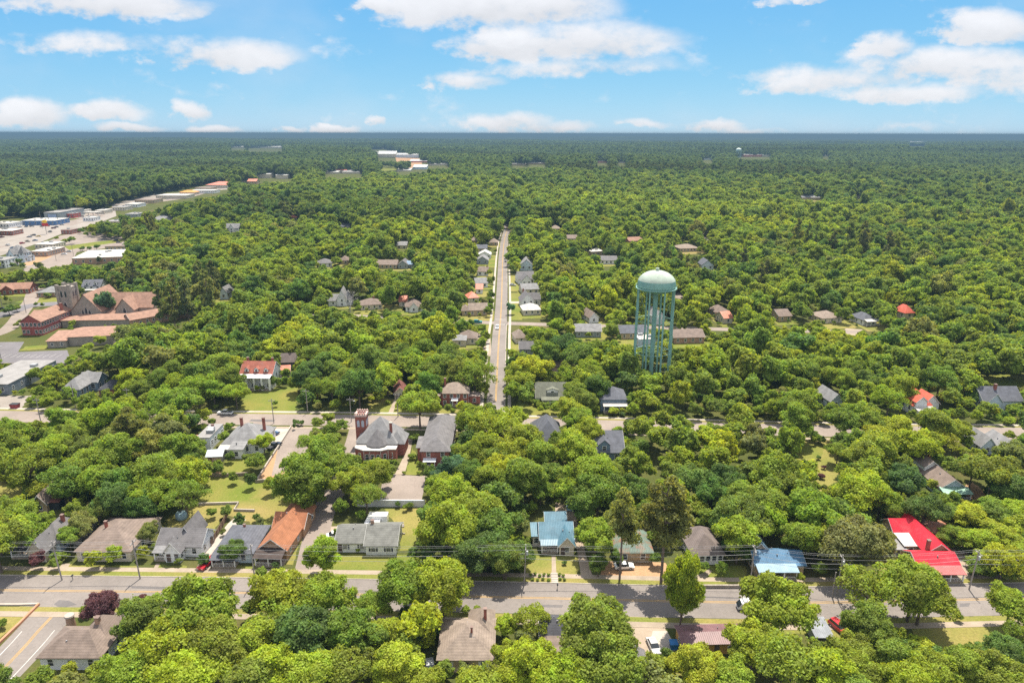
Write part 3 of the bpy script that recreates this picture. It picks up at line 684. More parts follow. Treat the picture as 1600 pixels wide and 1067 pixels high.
SH = lambda n, c: mat('shingle_' + n, c, 'shingle')
R_GREY = SH('grey', (0.137, 0.130, 0.133)); R_LGREY = SH('light_grey', (0.194, 0.191, 0.194)); R_BROWN = SH('brown', (0.173, 0.133, 0.112)); R_TAN = SH('tan', (0.223, 0.176, 0.144))
R_DARK = SH('dark', (0.061, 0.061, 0.072)); R_SLATE = SH('slate', (0.097, 0.101, 0.119)); R_OLIVE = SH('olive', (0.144, 0.148, 0.115)); R_ORANGE = SH('orange', (.285, .118, .060))
R_RUST = SH('rust_brown', (0.259, 0.144, 0.104)); R_DKRED = SH('dark_red', (0.158, 0.061, 0.050)); R_CHURCH = SH('church_brown', (0.274, 0.162, 0.119)); R_RED = mat('brick_red_roof', (.27, .085, .055), 'metal')
M_RED = mat('bright_red_metal', (.44, .014, .03), 'metal'); M_RED_Y = mat('bright_red_metal_rows', (.44, .014, .03), 'metal', dir='Y'); M_FRED = mat('faded_red_metal', (.36, .09, .085), 'metal'); M_BLUE = mat('pale_blue_metal', (.088, .178, .235), 'metal')
M_DBLUE = mat('blue_metal', (.07, .16, .27), 'metal'); M_GREEN = mat('green_tin', (.26, .42, .33), 'metal'); M_MAUVE = mat('mauve_metal', (.17, .092, .096), 'metal', fade=.15)
M_WHITE = mat('white_metal', (.52, .51, .49), 'metal'); M_SALMON = mat('salmon_metal', (.58, .20, .13), 'metal'); M_RUST = mat('rusty_tin', (.40, .19, .12), 'metal', rust=.4)
M_GRN2 = mat('patched_green_metal', (.12, .17, .14), 'metal', rust=.5); M_PINK = mat('pink_awning', (.52, .20, .20), 'metal', dir='Y'); M_LBLUE = mat('light_blue_tin', (.48, .56, .62), 'metal')
M_REDOR = mat('red_orange_metal', (.55, .12, .075), 'metal')
FLATW = mat('white_membrane', (.44, .42, .39), 'concrete'); FLATG = mat('grey_membrane', (.24, .23, .225), 'concrete'); FLATB = mat('brown_membrane', (.22, .175, .155), 'concrete')
W_WHITE = WSID; W_TAN = mat('tan_siding', (.42, .32, .20), 'siding'); W_YEL = mat('ochre_siding', (.42, .24, .07), 'siding'); W_BLUE = mat('blue_siding', (.16, .22, .30), 'siding')
W_LBLUE = mat('pale_blue_siding', (.50, .58, .66), 'siding'); W_GREY = mat('grey_siding', (.26, .29, .30), 'siding'); W_DARK = mat('charcoal_siding', (.07, .075, .075), 'siding'); W_CREAM = mat('cream_siding', (.56, .50, .40), 'siding')
W_WARE = mat('blue_grey_steel', (.20, .23, .28), 'metal'); DARKSH = mat('dark_shutter', (.03, .035, .04)); W_PINK = mat('pale_pink_stucco', (.55, .38, .33), 'concrete')

# --- near side of the front street
house('house', 'brown hip roofed house on the corner lot with white side window', 'the brown corner house', (66, 1046), (160, 1046), 15, W_WHITE, R_BROWN, 3.3, 2.6,
      blocks=[dict(x=(0, 1), y=(0, 8.2), h=3.3, rise=2.6, typ='hip'), dict(x=(.42, .98), y=(3.5, 11.5), h=3.25, rise=2.9, typ='hip')], chims=[(8.2, 6.4, 7.0, .8, TANB)])
house('house', 'taupe shingled house with two brick chimneys and a pink awning', 'the taupe two chimney house', (686, 1050), (770, 1050), 12, W_TAN, R_TAN, 3.4, 3.0,
      blocks=[dict(x=(0, 1), y=(0, 11), h=3.4, rise=3.0, typ='hip'), dict(x=(.52, .98), y=(6, 14), h=3.35, rise=2.4, typ='hip', win=False)], chims=[(8.7, 9.2, 7.4, .6), (6.2, 4.2, 7.0, .4)], gap=2.6, shutter=WHITE)
house('house', 'dark roofed house half hidden by the tall near trees', 'the dark roofed house', (846, 1026), (892, 1026), 9, W_TAN, R_DARK, 3.0, 1.8, 'gable_x',
      blocks=[dict(x=(0, 1), y=(2, 8.5), h=3.0, rise=1.8, typ='gable_x'), dict(x=(.06, .94), y=(-2, 1.9), h=2.6, rise=.7, typ='shed_f', roof=R_BROWN)])
house('mobile_home', 'long mobile home with mauve metal roof and ochre walls', 'the mauve mobile home', (1066, 1023), (1172, 1020), 5, W_YEL, M_MAUVE, 2.7, .55, 'gable_x', cat='mobile home', trim=False, wsz=(.9, .9), gap=2.4)
house('shed', 'narrow grey roofed shed at the bottom edge beside the weedy yard', 'the narrow grey shed', (988, 1072), (1013, 1072), 6.5, mat('tan_board', (.34, .25, .17), 'wood'), R_GREY, 2.5, .9, 'gable_y', cat='shed', win=False)
house('shed', 'small shed with pale blue grey roof beside the red car', 'the pale blue grey shed', (1274, 1010), (1297, 1010), 5, W_GREY, mat('blue_grey_tin', (.20, .215, .24), 'metal'), 2.4, .7, 'shed_f', cat='shed', win=False)
house('cabin', 'little brown roofed cabin among the bottom trees', 'the little brown cabin', (350, 1042), (379, 1042), 5, W_BLUE, R_BROWN, 2.4, 1.2, 'gable_x', cat='cabin')
# --- far side of the front street
house('house', 'grey gabled house with white porch at the left edge by the purple shrub', 'the grey gabled edge house', (36, 878), (80, 878), 14, W_LBLUE, R_GREY, 3.2, 2.6,
      blocks=[dict(x=(.25, .85), y=(0, 7), h=3.2, rise=2.8, typ='gable_y', wall=W_CREAM), dict(x=(0, 1), y=(4, 14), h=3.2, rise=3.0, typ='hip')], porch=(-3.6, 1.4, 2.6, 2.6, R_DARK, 3.8), chims=[(4.5, 10, 7.0, .7)])
house('cottage', 'small tan gabled cottage with open side porch behind the corner house', 'the small tan cottage', (54, 801), (75, 800), 8, W_TAN, R_BROWN, 3.0, 2.6, 'gable_y', cat='house',
      blocks=[dict(x=(0, 1), y=(0, 8), h=3.0, rise=2.4, typ='gable_y'), dict(x=(1.02, 1.75), y=(1, 4), h=2.5, rise=.5, typ='shed_f', roof=R_DKRED, wall=DARKSH, win=False)])
house('house', 'long brown roofed house behind the street trees', 'the long brown roofed house', (122, 877), (206, 877), 15, W_CREAM, R_BROWN, 3.1, 2.7, 'hip', chims=[(3.2, 8, 6.2, .6)])
house('house', 'white cross gabled house with grey roof and a small porch', 'the white cross gabled house', (241, 878), (309, 879), 10, W_WHITE, R_GREY, 3.2, 2.4,
      blocks=[dict(x=(.27, .62), y=(0, 7), h=3.2, rise=2.5, typ='gable_y', gap=1.5), dict(x=(0, 1), y=(2.4, 9.5), h=3.2, rise=2.6, typ='gable_x'), dict(x=(.38, .68), y=(5.5, 12.5), h=3.3, rise=3.3, typ='gable_y', win=False)],
      porch=(.0, .255, 2.2, 2.5, R_LGREY, 2.4))
house('house', 'low grey roofed house with pale blue porch beside the red pickup', 'the pale blue porch house', (337, 879), (396, 879), 12, W_LBLUE, R_SLATE, 2.9, 2.2, 'hip', porch=(0, .62, 2.2, 2.3, R_SLATE), chims=[(4.6, 8, 5.6, .5)])
house('house', 'long orange roofed house with a dark screened porch', 'the orange roofed house', (406, 874), (449, 876), 21, mat('tan_gable', (.36, .22, .13), 'wood'), R_ORANGE, 3.3, 2.7,
      blocks=[dict(x=(0, 1), y=(0, 20), h=3.3, rise=2.8, typ='gable_y', gap=4), dict(x=(-.06, 1.06), y=(10, 16), h=3.0, rise=2.5, typ='gable_x', win=False, wall=mat('tan_gable', (.36, .22, .13), 'wood'))], door=False, porch=(.02, .98, 3.0, 2.6, mat('dark_porch_roof', (.06, .045, .04), 'shingle')))
house('house', 'white ranch house with grey roof, dark shutters and brick chimney', 'the white ranch house', (526, 864), (621, 860), 9, W_WHITE, SH('green_grey', (.15, .15, .138)), 2.9, 2.1,
      blocks=[dict(x=(0, .56), y=(.4, 8.6), h=2.85, rise=2.15, typ='gable_x', gap=2.7), dict(x=(.5, 1), y=(-.9, 9.1), h=3.0, rise=2.5, typ='gable_x', gap=3.2)], chims=[(8.4, 4.6, 6.4, .7, TANB)], shutter=DARKSH, wsz=(1.1, 1.1), yaw=R_(.5))
house('cottage', 'cottage with pale blue metal roof and blue awning window', 'the blue roofed cottage', (846, 866), (896, 865), 11, W_CREAM, M_BLUE, 3.1, 2.5, cat='house',
      blocks=[dict(x=(.55, 1), y=(-.6, 7), h=3.1, rise=2.1, typ='gable_y', gap=2.5), dict(x=(0, 1), y=(2, 9.6), h=3.1, rise=2.4, typ='gable_x'), dict(x=(.25, .88), y=(9.7, 15), h=2.9, rise=1.6, typ='gable_x', win=False), dict(x=(-.24, -.01), y=(4, 9), h=2.7, rise=.7, typ='shed_f')],
      porch=(0, .52, 1.9, 2.5, M_BLUE, 2.0), wsz=(1.1, 1.3))
house('house', 'old house with patched green and rusty metal roof behind the pines', 'the patched green roof house', (962, 878), (1018, 878), 10, W_TAN, M_GRN2, 3.0, 2.4, 'hip', prot=.25)
house('house', 'brown hip roofed house with a band of white windows', 'the band window house', (1082, 883), (1129, 881), 11, W_WHITE, SH('umber', (.155, .125, .115)), 3.2, 2.8, 'hip', gap=1.25, blocks=[dict(x=(0, 1), y=(0, 11), h=3.2, rise=3.0, typ='hip', gap=1.15)], door=False)
house('house', 'wide house with weathered blue metal roof and tan porch piers', 'the blue metal roofed house', (1182, 904), (1259, 904), 13, W_TAN, M_DBLUE, 3.1, 2.2,
      blocks=[dict(x=(0, .98), y=(1.2, 7.5), h=3.1, rise=1.7, typ='gable_x'), dict(x=(0, .42), y=(6, 14), h=3.2, rise=2.6, typ='gable_y', roof=mat('pale_blue_tin', (.20, .32, .43), 'metal', dir='Y'))], porch=(0, .78, 2.3, 2.6, mat('faded_blue_tin', (.20, .31, .40), 'metal'), 1.2))
house('house', 'bright red metal roofed house with tan walls and a faded red porch', 'the bright red roofed house', (1431, 900), (1494, 900), 16, W_TAN, M_RED, 3.2, 2.0,
      blocks=[dict(x=(0, 1), y=(0, 5.6), h=3.2, rise=1.5, typ='gable_x'), dict(x=(.50, 1.14), y=(5.0, 20), h=3.3, rise=2.3, typ='gable_y', roof=M_RED_Y), dict(x=(.20, .80), y=(14, 19.6), h=3.2, rise=2.0, typ='gable_x'),
              dict(x=(.16, .49), y=(8.2, 12.8), h=2.9, rise=.5, typ='shed_f', roof=M_WHITE), dict(x=(-.20, .13), y=(7.6, 11.6), h=2.3, rise=.4, typ='shed_f', roof=FLATG)], porch=(.04, 1.0, 2.6, 2.4, M_FRED, -.02), chims=[(5.2, 5.4, 6.2, .7)])
house('house', 'green tin porch house with brown gable roof near the thicket', 'the green porch house', (1465, 776), (1507, 776), 13, W_LBLUE, R_BROWN, 3.0, 2.2,
      blocks=[dict(x=(.02, .98), y=(0, 11), h=3.0, rise=2.6, typ='gable_y'), dict(x=(.1, .62), y=(9, 15), h=5.2, rise=1.6, typ='gable_y', wall=W_WHITE)], porch=(0, 1, 2.7, 2.4, M_GREEN), chims=[(4, 13, 7.8, .6)])
house('house', 'small white gabled house at the right edge south of the street', 'the small white gabled house', (1530, 710), (1553, 710), 10, W_LBLUE, R_LGREY, 3.2, 2.8, 'gable_y')
house('house', 'pale roofed house at the right edge half behind a thin tree', 'the pale roofed edge house', (1558, 716), (1594, 716), 9, W_WHITE, R_LGREY, 3.2, 2.8, 'gable_y', prot=.3)
# --- between the two streets, west
house('house', 'grey hip roofed house with two brick chimneys and a white rear wing', 'the two chimney grey house', (347, 711), (408, 711), 15, W_WHITE, R_LGREY, 3.6, 4.0,
      blocks=[dict(x=(.3, .62), y=(-2.5, 4), h=3.2, rise=1.2, typ='shed_f', roof=R_LGREY), dict(x=(0, 1), y=(1, 14.5), h=3.6, rise=4.2, typ='hip'), dict(x=(0, .3), y=(-1.5, .9), h=2.8, rise=.5, typ='shed_f', roof=FLATW)], chims=[(3.6, 9.5, 9.0, .8), (11.0, 9.5, 9.0, .8)])
house('house', 'white walled house with flat grey roof beside the two chimney house', 'the flat roofed white house', (309, 703), (330, 703), 11, W_WHITE, FLATG, 4.3, .3, 'flat', chims=[(2.2, 8, 5.6, .7)], gap=2.2, prot=.2)
house('cabin', 'low blue walled annexe with rusty orange roof', 'the rusty orange annexe', (288, 709), (308, 708), 6, W_LBLUE, M_RUST, 2.6, 1.1, 'shed_f', cat='cabin', prot=.3)
house('shed', 'small shed with shiny light blue metal roof by the raised beds', 'the metal roofed garden shed', (325, 724), (347, 723), 4.6, mat('grey_board', (.38, .35, .34), 'wood'), M_LBLUE, 2.5, 1.0, 'gable_x', cat='shed', win=False)
house('brick_hall', 'long brick church hall with grey hip roof and white entry porch', 'the brick church hall', (659, 729), (703, 727), 27, BRICK, R_GREY, 5.6, 2.2, cat='hall', yaw=0,
      blocks=[dict(x=(0, 1), y=(0, 27), h=5.6, rise=2.6, typ='hip', floors=2, gap=2.8), dict(x=(-.2, -.005), y=(4, 11), h=4.6, rise=.6, typ='shed_f', win=False)], porch=(.1, .5, 1.6, 2.5, mat('porch_white', (.62, .64, .67), 'metal')), wsz=(1.0, 1.4))
house('house', 'large grey hip roofed house deep among the trees by the street', 'the grey tree framed house', (836, 704), (880, 703), 15, W_DARK, R_SLATE, 3.6, 5.0, 'hip', prot=.3, protect=False)
house('house', 'slate roofed house with blue gabled dormer beside the street', 'the dormered slate house', (928, 722), (974, 722), 14, W_BLUE, R_SLATE, 3.6, 4.2, 'gable_x', dormers=[(3.2, .5, 3.8, 3.6, 2.0, 1.6, W_BLUE, R_SLATE)], chims=[(2.6, 1.2, 6.2, .7)])
# --- north of the middle street
house('mansion', 'white columned mansion with red orange roof and three dormers', 'the columned mansion', (378, 607), (428, 606), 10, W_WHITE, R_RED, 6.2, 3.8, cat='house', yaw=R_(-2),
      blocks=[dict(x=(0, 1), y=(0, 10), h=6.2, rise=4.0, typ='gable_x', floors=2, gap=2.6), dict(x=(.35, .8), y=(10.1, 15), h=5, rise=2, typ='gable_y', win=False)],
      dormers=[(2.4, .9, 6.6, 1.7, 1.5, .8, WHITE, R_RED), (6.4, .9, 6.6, 1.7, 1.5, .8, WHITE, R_RED), (10.4, .9, 6.6, 1.7, 1.5, .8, WHITE, R_RED)], porch=(0, 1, 2.6, 5.5, mat('porch_white', (.62, .64, .67), 'metal')), chims=[(1.2, 6, 11.4, .8), (11.5, 6, 11.4, .8)])
house('cottage', 'little red roofed outbuilding beside the columned mansion', 'the red roofed outbuilding', (438, 593), (453, 592), 6, W_CREAM, M_SALMON, 3.0, 2.2, 'gable_x', cat='outbuilding', prot=.2)
house('barn', 'dark roofed barn behind the columned mansion', 'the dark barn', (440, 578), (463, 577), 9, W_DARK, SH('dark_brown', (.10, .08, .075)), 3.6, 2.6, 'gable_x', cat='barn', win=False)
house('house', 'square brick two storey house with brown hip roof and white entry', 'the square brick house', (690, 634), (732, 634), 9, BRICK, R_TAN, 5.4, 2.3, 'hip',
      blocks=[dict(x=(0, 1), y=(0, 9), h=5.4, rise=2.6, typ='hip', floors=2, gap=2.0), dict(x=(1.005, 1.42), y=(2, 7), h=3.0, rise=.3, typ='flat', roof=FLATB), dict(x=(-.2, -.005), y=(2, 7), h=3.0, rise=.3, typ='flat', roof=FLATB)],
      chims=[(8.0, 6, 9.2, .8), (1.0, 6, 9.0, .7)], porch=(.4, .6, 1.5, 2.7, WHITE))
house('cottage', 'small dark red roofed cottage beside the concrete drive', 'the dark red cottage', (617, 624), (634, 623), 9, W_CREAM, R_DKRED, 2.9, 2.0, 'gable_y', cat='house')
house('house', 'olive roofed house with wide shed dormer facing its lawn', 'the olive roofed house', (838, 632), (884, 632), 9, W_WHITE, R_OLIVE, 3.1, 4.4, 'gable_x', dormers=[(6.2, 1.2, 3.6, 4.2, 1.9, .7, WHITE, R_OLIVE)], porch=(.18, 1, 2.0, 2.6, R_OLIVE))
house('house', 'tall slate roofed house with round white porch behind the trees', 'the white porch slate house', (938, 643), (978, 643), 10, W_BLUE, R_SLATE, 5.2, 3.0, 'hip', porch=(.1, 1, 2.2, 3.0, FLATW), prot=.2)
house('house', 'white house with faded red orange roof and white dormer', 'the red orange roofed house', (1424, 648), (1469, 647), 11, W_WHITE, M_REDOR, 3.8, 4.0,
      blocks=[dict(x=(0, .62), y=(0, 11), h=4.2, rise=4.2, typ='hip'), dict(x=(.45, 1), y=(1.5, 8), h=3.8, rise=3.2, typ='gable_y'), dict(x=(.04, .42), y=(-.8, 4), h=5.6, rise=1.9, typ='gable_y')], porch=(0, .6, 2.4, 2.9, FLATW, -.82))
house('house', 'long slate roofed house with pale blue gable and brick chimney', 'the pale blue gable house', (1534, 641), (1594, 641), 11, W_LBLUE, R_SLATE, 4.0, 3.6,
      blocks=[dict(x=(0, 1), y=(0, 10), h=4.0, rise=3.8, typ='gable_x'), dict(x=(.05, .42), y=(-1.2, 4), h=4.0, rise=3.2, typ='gable_y')], chims=[(6.2, 4, 9.0, .9)])
house('house', 'small white gabled house behind street trees east of the tower', 'the eastern street cottage', (1296, 639), (1315, 638), 10, W_LBLUE, R_LGREY, 3.4, 2.6, 'gable_y', prot=.2)
# --- west edge
house('warehouse', 'low warehouse with flat grey roof and blue grey steel walls', 'the steel warehouse', (-44, 617), (16, 617), 30, W_WARE, FLATG, 4.4, .3, 'flat', cat='warehouse', gap=4.5)
house('house', 'blue house with pale grey hip roofs beside the warehouse', 'the blue hip roofed house', (99, 622), (128, 621), 21, W_BLUE, R_LGREY, 4.0, 3.0, yaw=0,
      blocks=[dict(x=(0, 1), y=(0, 16), h=4.0, rise=3.2, typ='hip'), dict(x=(.3, 1.35), y=(8, 15), h=4.0, rise=2.8, typ='gable_x', wall=W_BLUE)], wsz=(1.2, 1.8))
house('house', 'dark grey roofed brick house tucked between leafy trees', 'the tucked brick house', (156, 619), (181, 618), 8, BRICK, R_DARK, 3.0, 2.2, 'hip', prot=.25)
house('school', 'three storey red brick school with white windows and brown roof', 'the red brick school', (36, 524), (68, 524), 28, mat('school_brick', (.30, .07, .06), 'brick'), R_CHURCH, 7.2, 3.4, 'gable_y', cat='school', yaw=0,
      blocks=[dict(x=(0, 1), y=(0, 27), h=7.4, rise=3.4, typ='gable_y', floors=2, gap=1.9, wsz=(1.0, 2.0)), dict(x=(-.12, 0.5), y=(8, 20), h=7.2, rise=2.6, typ='gable_x', win=False)], chims=[(9, 20, 12.2, 1.1)])
house('church_hall', 'wide brown roofed church hall with grey stone walls and long eaves', 'the wide church hall', (75, 544), (190, 530), 16, STONE, R_CHURCH, 4.4, 1.8, cat='hall', yaw=R_(9),
      blocks=[dict(x=(.28, .92), y=(2, 20), h=4.6, rise=1.7, typ='gable_x', win=False), dict(x=(0, .276), y=(0, 14), h=3.4, rise=1.5, typ='shed_f', gap=4, sides='f')], door=False)
house('church_hall', 'brown roofed hall wing with white gutter in front of the stone church', 'the white guttered hall wing', (98, 512), (212, 507), 14, STONE, R_CHURCH, 4.0, 1.5, 'hip', cat='hall', yaw=R_(4), win=False)
house('church_hall', 'long low brown roofed wing reaching out to the pines', 'the long low church wing', (206, 512), (252, 484), 11, TANB, R_CHURCH, 4.2, 2.4, 'gable_x', cat='hall', yaw=R_(46), door=False)
# ------------------------------------------------------------------ houses scattered through the mid distance
YARDS = []
def small(label, lm, A, B, depth, wall, roof, typ='hip', h=3.2, rise=2.6, name='house', cat='house', **k):
    k.setdefault('prot', .1); k.setdefault('door', False)
    house(name, label, lm, A, B, depth, wall, roof, h, rise, typ, cat=cat, **k)
    a, b = G(*A), G(*B)
    if a.length < 640 and cat == 'house' and typ != 'flat':          # the yard in front
        f = 11 if len(YARDS) % 2 else 7; q = [(a.x - 3, a.y - f), (b.x + 4, b.y - f), (b.x + 4, b.y + depth), (a.x - 3, a.y + depth)]
        sheet('lawn', q, (LAWN, DRYLAWN)[len(YARDS) % 2], .005, 'yard of ' + lm, world=True)
        YARDS.append([proj(x, y, 0)[:2] for x, y in (q[0], q[1], (b.x + 2, b.y - 1), (a.x - 2, a.y - 1))])
small('red roofed brick ranch house by the dark street', 'the red roofed brick ranch', (-15, 461), (46, 459), 13, BRICK, R_RUST, 'gable_x', blocks=[dict(x=(0, 1), y=(1, 12), h=3.2, rise=3.0, typ='gable_x'), dict(x=(.32, .62), y=(-1, 6), h=3.2, rise=2.6, typ='gable_y')])
small('grey roofed brick house with a green front lawn near the stone church', 'the grey roofed lawn house', (58, 465), (93, 464), 13, TANB, R_LGREY, 'hip')
small('white two storey house with blue grey roof behind the stone church', 'the white gambrel house', (130, 460), (159, 459), 11, W_WHITE, R_SLATE, 'gable_x', 5.2, 3.2, floors=2, dormers=[(3, .6, 5.6, 2, 1.5, 1, WHITE, R_SLATE), (8, .6, 5.6, 2, 1.5, 1, WHITE, R_SLATE)], porch=(0, 1, 2.4, 3, FLATW))
small('blue victorian house with steep grey roofs and corner turret', 'the blue victorian', (12, 410), (45, 408), 14, W_LBLUE, R_LGREY, 'hip', 7, 5, floors=2, blocks=[dict(x=(0, .8), y=(0, 13), h=7, rise=6, typ='hip', floors=2), dict(x=(.2, .5), y=(-2, 5), h=7, rise=4, typ='gable_y', floors=2), dict(x=(.75, 1), y=(-.5, 4), h=8.5, rise=4.5, typ='hip', floors=2), dict(x=(.8, 1.1), y=(4, 10), h=4, rise=1, typ='flat')])
small('pale two storey block with flat roof at the left edge', 'the pale edge block', (-30, 419), (18, 415), 15, W_WHITE, FLATG, 'flat', 6, .3, floors=2, name='shop', cat='shop')
small('brown walled shop with flat white roof beside the orange bank', 'the flat white roofed shop', (49, 401), (79, 398), 24, TANB, FLATW, 'flat', 4.2, .3, name='shop', cat='shop')
small('low shop with green edged flat white roof near the highway', 'the green edged shop', (55, 389), (89, 387), 18, W_CREAM, FLATW, 'flat', 4, .3, name='shop', cat='shop')
small('large store with broad white flat roof and brown walls behind the trees', 'the broad white roofed store', (114, 414), (192, 411), 40, TANB, FLATW, 'flat', 5, .3, name='store', cat='store', gap=5, prot=.2)
small('brown flat roofed shop by the grass verge', 'the brown flat roofed shop', (165, 393), (196, 392), 18, W_TAN, FLATB, 'flat', 4.2, .3, name='shop', cat='shop', prot=.2)
small('long blue walled store with white roof across the highway', 'the long blue store', (34, 352), (95, 350), 26, mat('blue_store_wall', (.07, .16, .34), 'metal'), FLATW, 'flat', 5, .3, name='store', cat='store', gap=6)
small('big grey boxy store behind the long blue store', 'the big grey box store', (70, 343), (98, 341), 50, W_GREY, FLATG, 'flat', 8, .4, name='store', cat='store', win=False)
small('red fronted shop beside the big grey store', 'the red fronted shop', (99, 341), (112, 339), 14, mat('red_front', (.42, .06, .05)), FLATG, 'flat', 5.2, .3, name='shop', cat='shop')
small('red brick restaurant with white trim at the left edge of the highway', 'the red brick restaurant', (-12, 368), (27, 366), 16, BRICK, FLATW, 'flat', 4.6, .3, name='restaurant', cat='restaurant')
small('white flat roofed filling shop beyond the round tree', 'the filling shop', (149, 335), (166, 334), 18, W_CREAM, FLATW, 'flat', 4.6, .3, name='shop', cat='shop')
small('long low grey roof showing between the trees near the highway', 'the long low grey roof', (164, 352), (189, 351), 18, W_TAN, FLATG, 'flat', 4, .3, name='shop', cat='shop', prot=.3)
small('wide grey hip roofed funeral parlour in the trees', 'the wide grey hip roof', (232, 349), (271, 347), 22, W_TAN, R_LGREY, 'hip', 4, 4, prot=.25)
small('tan flat roofed strip shop along the far highway', 'the tan strip shop', (211, 319), (244, 317), 26, W_TAN, FLATB, 'flat', 5, .3, name='shop', cat='shop')
small('white roofed strip of shops further up the highway', 'the white roofed strip', (244, 312), (279, 308), 30, W_CREAM, FLATW, 'flat', 5, .3, name='shop', cat='shop')
small('shop with orange roof up the highway', 'the orange roofed shop', (281, 306), (295, 304), 18, W_CREAM, mat('orange_metal', (.65, .27, .05), 'metal'), 'hip', 4, 3, name='shop', cat='shop')
small('long white shop beyond the orange roofed one', 'the long white far shop', (298, 304), (321, 301), 24, W_WHITE, FLATW, 'flat', 5, .3, name='shop', cat='shop')
small('salmon roofed building at the end of the highway', 'the salmon roofed building', (322, 296), (349, 293), 36, W_CREAM, M_SALMON, 'hip', 6, 5, name='store', cat='store', prot=.2)
small('blue roofed building near the end of the highway', 'the far blue roofed building', (371, 289), (386, 288), 30, W_TAN, M_BLUE, 'gable_x', 6, 4, name='store', cat='store')
small('orange roofed building beside the far blue roof', 'the far orange roof', (387, 290), (393, 289), 20, W_TAN, M_SALMON, 'gable_x', 6, 4, name='store', cat='store')
small('white gabled victorian house alone among the western trees', 'the lone white victorian', (352, 365), (374, 364), 12, W_WHITE, R_LGREY, 'gable_x', 5.5, 4, blocks=[dict(x=(0, 1), y=(2, 11), h=5.5, rise=4, typ='gable_x', floors=2), dict(x=(.3, .7), y=(0, 6), h=5.5, rise=4, typ='gable_y', floors=2)])
small('pale grey gabled house half hidden east of the church pines', 'the pale gabled house', (344, 468), (357, 467), 12, W_LBLUE, R_LGREY, 'gable_y', 4.4, 3.4)
small('large white house with steep grey roofs behind a dead tree', 'the steep white house', (513, 479), (550, 478), 12, W_WHITE, R_LGREY, 'hip', blocks=[dict(x=(0, .42), y=(1, 9), h=3.4, rise=3, typ='gable_x'), dict(x=(.38, .8), y=(0, 12), h=4.6, rise=5.4, typ='gable_y', floors=2), dict(x=(.62, 1), y=(2, 11), h=4.2, rise=4, typ='hip')])
small('brown hip roofed cottage by the cross street with dark chimney', 'the brown hip cottage', (564, 485), (598, 483), 11, W_CREAM, R_BROWN, 'hip', chims=[(8, 6, 6.6, .8)])
small('white bungalow with brown roof and front gable by the cross street', 'the front gabled bungalow', (634, 488), (661, 487), 12, W_WHITE, R_BROWN, 'hip', blocks=[dict(x=(0, 1), y=(1, 12), h=3.2, rise=3.2, typ='hip'), dict(x=(.22, .72), y=(-1, 5), h=3.2, rise=2.6, typ='gable_y')])
small('small red roofed cottage beside the bungalow', 'the small red roof', (624, 479), (636, 478), 8, W_CREAM, M_SALMON, 'gable_x')
small('grey hip roofed house near the intersection with a low pale wing', 'the grey corner house', (708, 541), (741, 536), 11, W_CREAM, R_TAN, 'hip', blocks=[dict(x=(.25, 1), y=(3, 12), h=3.4, rise=2.8, typ='hip', roof=R_BROWN), dict(x=(0, .55), y=(0, 5), h=3, rise=1.4, typ='shed_f', roof=R_LGREY)], yaw=0)
small('tan L shaped house on the corner north of the intersection', 'the tan corner house', (722, 494), (761, 493), 10, W_TAN, R_TAN, 'gable_x', blocks=[dict(x=(.3, 1), y=(0, 9), h=3.4, rise=3, typ='gable_x'), dict(x=(0, .3), y=(1, 9), h=3.2, rise=2, typ='hip')])
small('salmon roofed cottage half hidden west of the straight street', 'the salmon cottage', (732, 473), (748, 472), 9, W_CREAM, M_SALMON, 'hip')
small('tiny red roofed porch west of the straight street', 'the tiny red roof', (744, 459), (753, 458), 7, W_WHITE, M_SALMON, 'gable_x')
small('white cottage with pale grey roof beside the straight street', 'the pale roofed street cottage', (744, 450), (762, 449), 10, W_WHITE, R_LGREY, 'gable_x')
small('white cottage with brown roof and chimney beside the straight street', 'the brown roofed street cottage', (746, 431), (762, 430), 10, W_WHITE, R_BROWN, 'gable_x', chims=[(7, 5, 7, .7)])
small('grey gabled cottage beside the straight street', 'the grey street cottage', (745, 413), (762, 412), 12, W_GREY, R_LGREY, 'gable_y', 3.2, 3)
small('white roofed cottage beside the straight street', 'the white roofed street cottage', (748, 404), (766, 403), 12, W_WHITE, M_WHITE, 'gable_y', 3.2, 2.6, prot=.2)
small('dark grey roofed cottage far up the straight street', 'the dark street cottage', (741, 394), (760, 393), 11, W_TAN, R_SLATE, 'gable_x')
small('brown cottage behind a round tree far up the straight street', 'the far brown cottage', (735, 381), (747, 380), 11, W_TAN, R_TAN, 'hip')
small('tan cottage close to the bend of the straight street', 'the bend cottage', (765, 384), (776, 383), 11, W_TAN, R_TAN, 'hip')
small('blue grey steep house on the east side of the straight street', 'the steep blue grey house', (813, 423), (831, 422), 14, W_LBLUE, R_LGREY, 'gable_y', 4.5, 4)
small('white gable fronted house with long grey roof east of the straight street', 'the long grey roofed house', (813, 447), (838, 446), 18, W_WHITE, R_GREY, 'gable_x', blocks=[dict(x=(0, 1), y=(5, 18), h=3.8, rise=4, typ='gable_x'), dict(x=(.1, .7), y=(0, 8), h=3.8, rise=3.6, typ='gable_y')])
small('house with pale flat toned roof east of the straight street', 'the pale eastern roof', (816, 460), (842, 459), 12, W_CREAM, R_LGREY, 'gable_x')
small('big white gable fronted house with grey side roofs east of the straight street', 'the big white gabled house', (815, 481), (842, 480), 15, W_WHITE, R_GREY, 'gable_x', blocks=[dict(x=(0, .72), y=(0, 10), h=4.2, rise=4.2, typ='gable_y', floors=2), dict(x=(.3, 1.15), y=(4, 12), h=4, rise=3.2, typ='gable_x')], chims=[(3, 12, 9, .8)])
small('white hip roofed cottage at the intersection', 'the white hip cottage', (818, 493), (845, 492), 11, W_CREAM, mat('white_shingle', (.44, .42, .40), 'shingle'), 'hip')
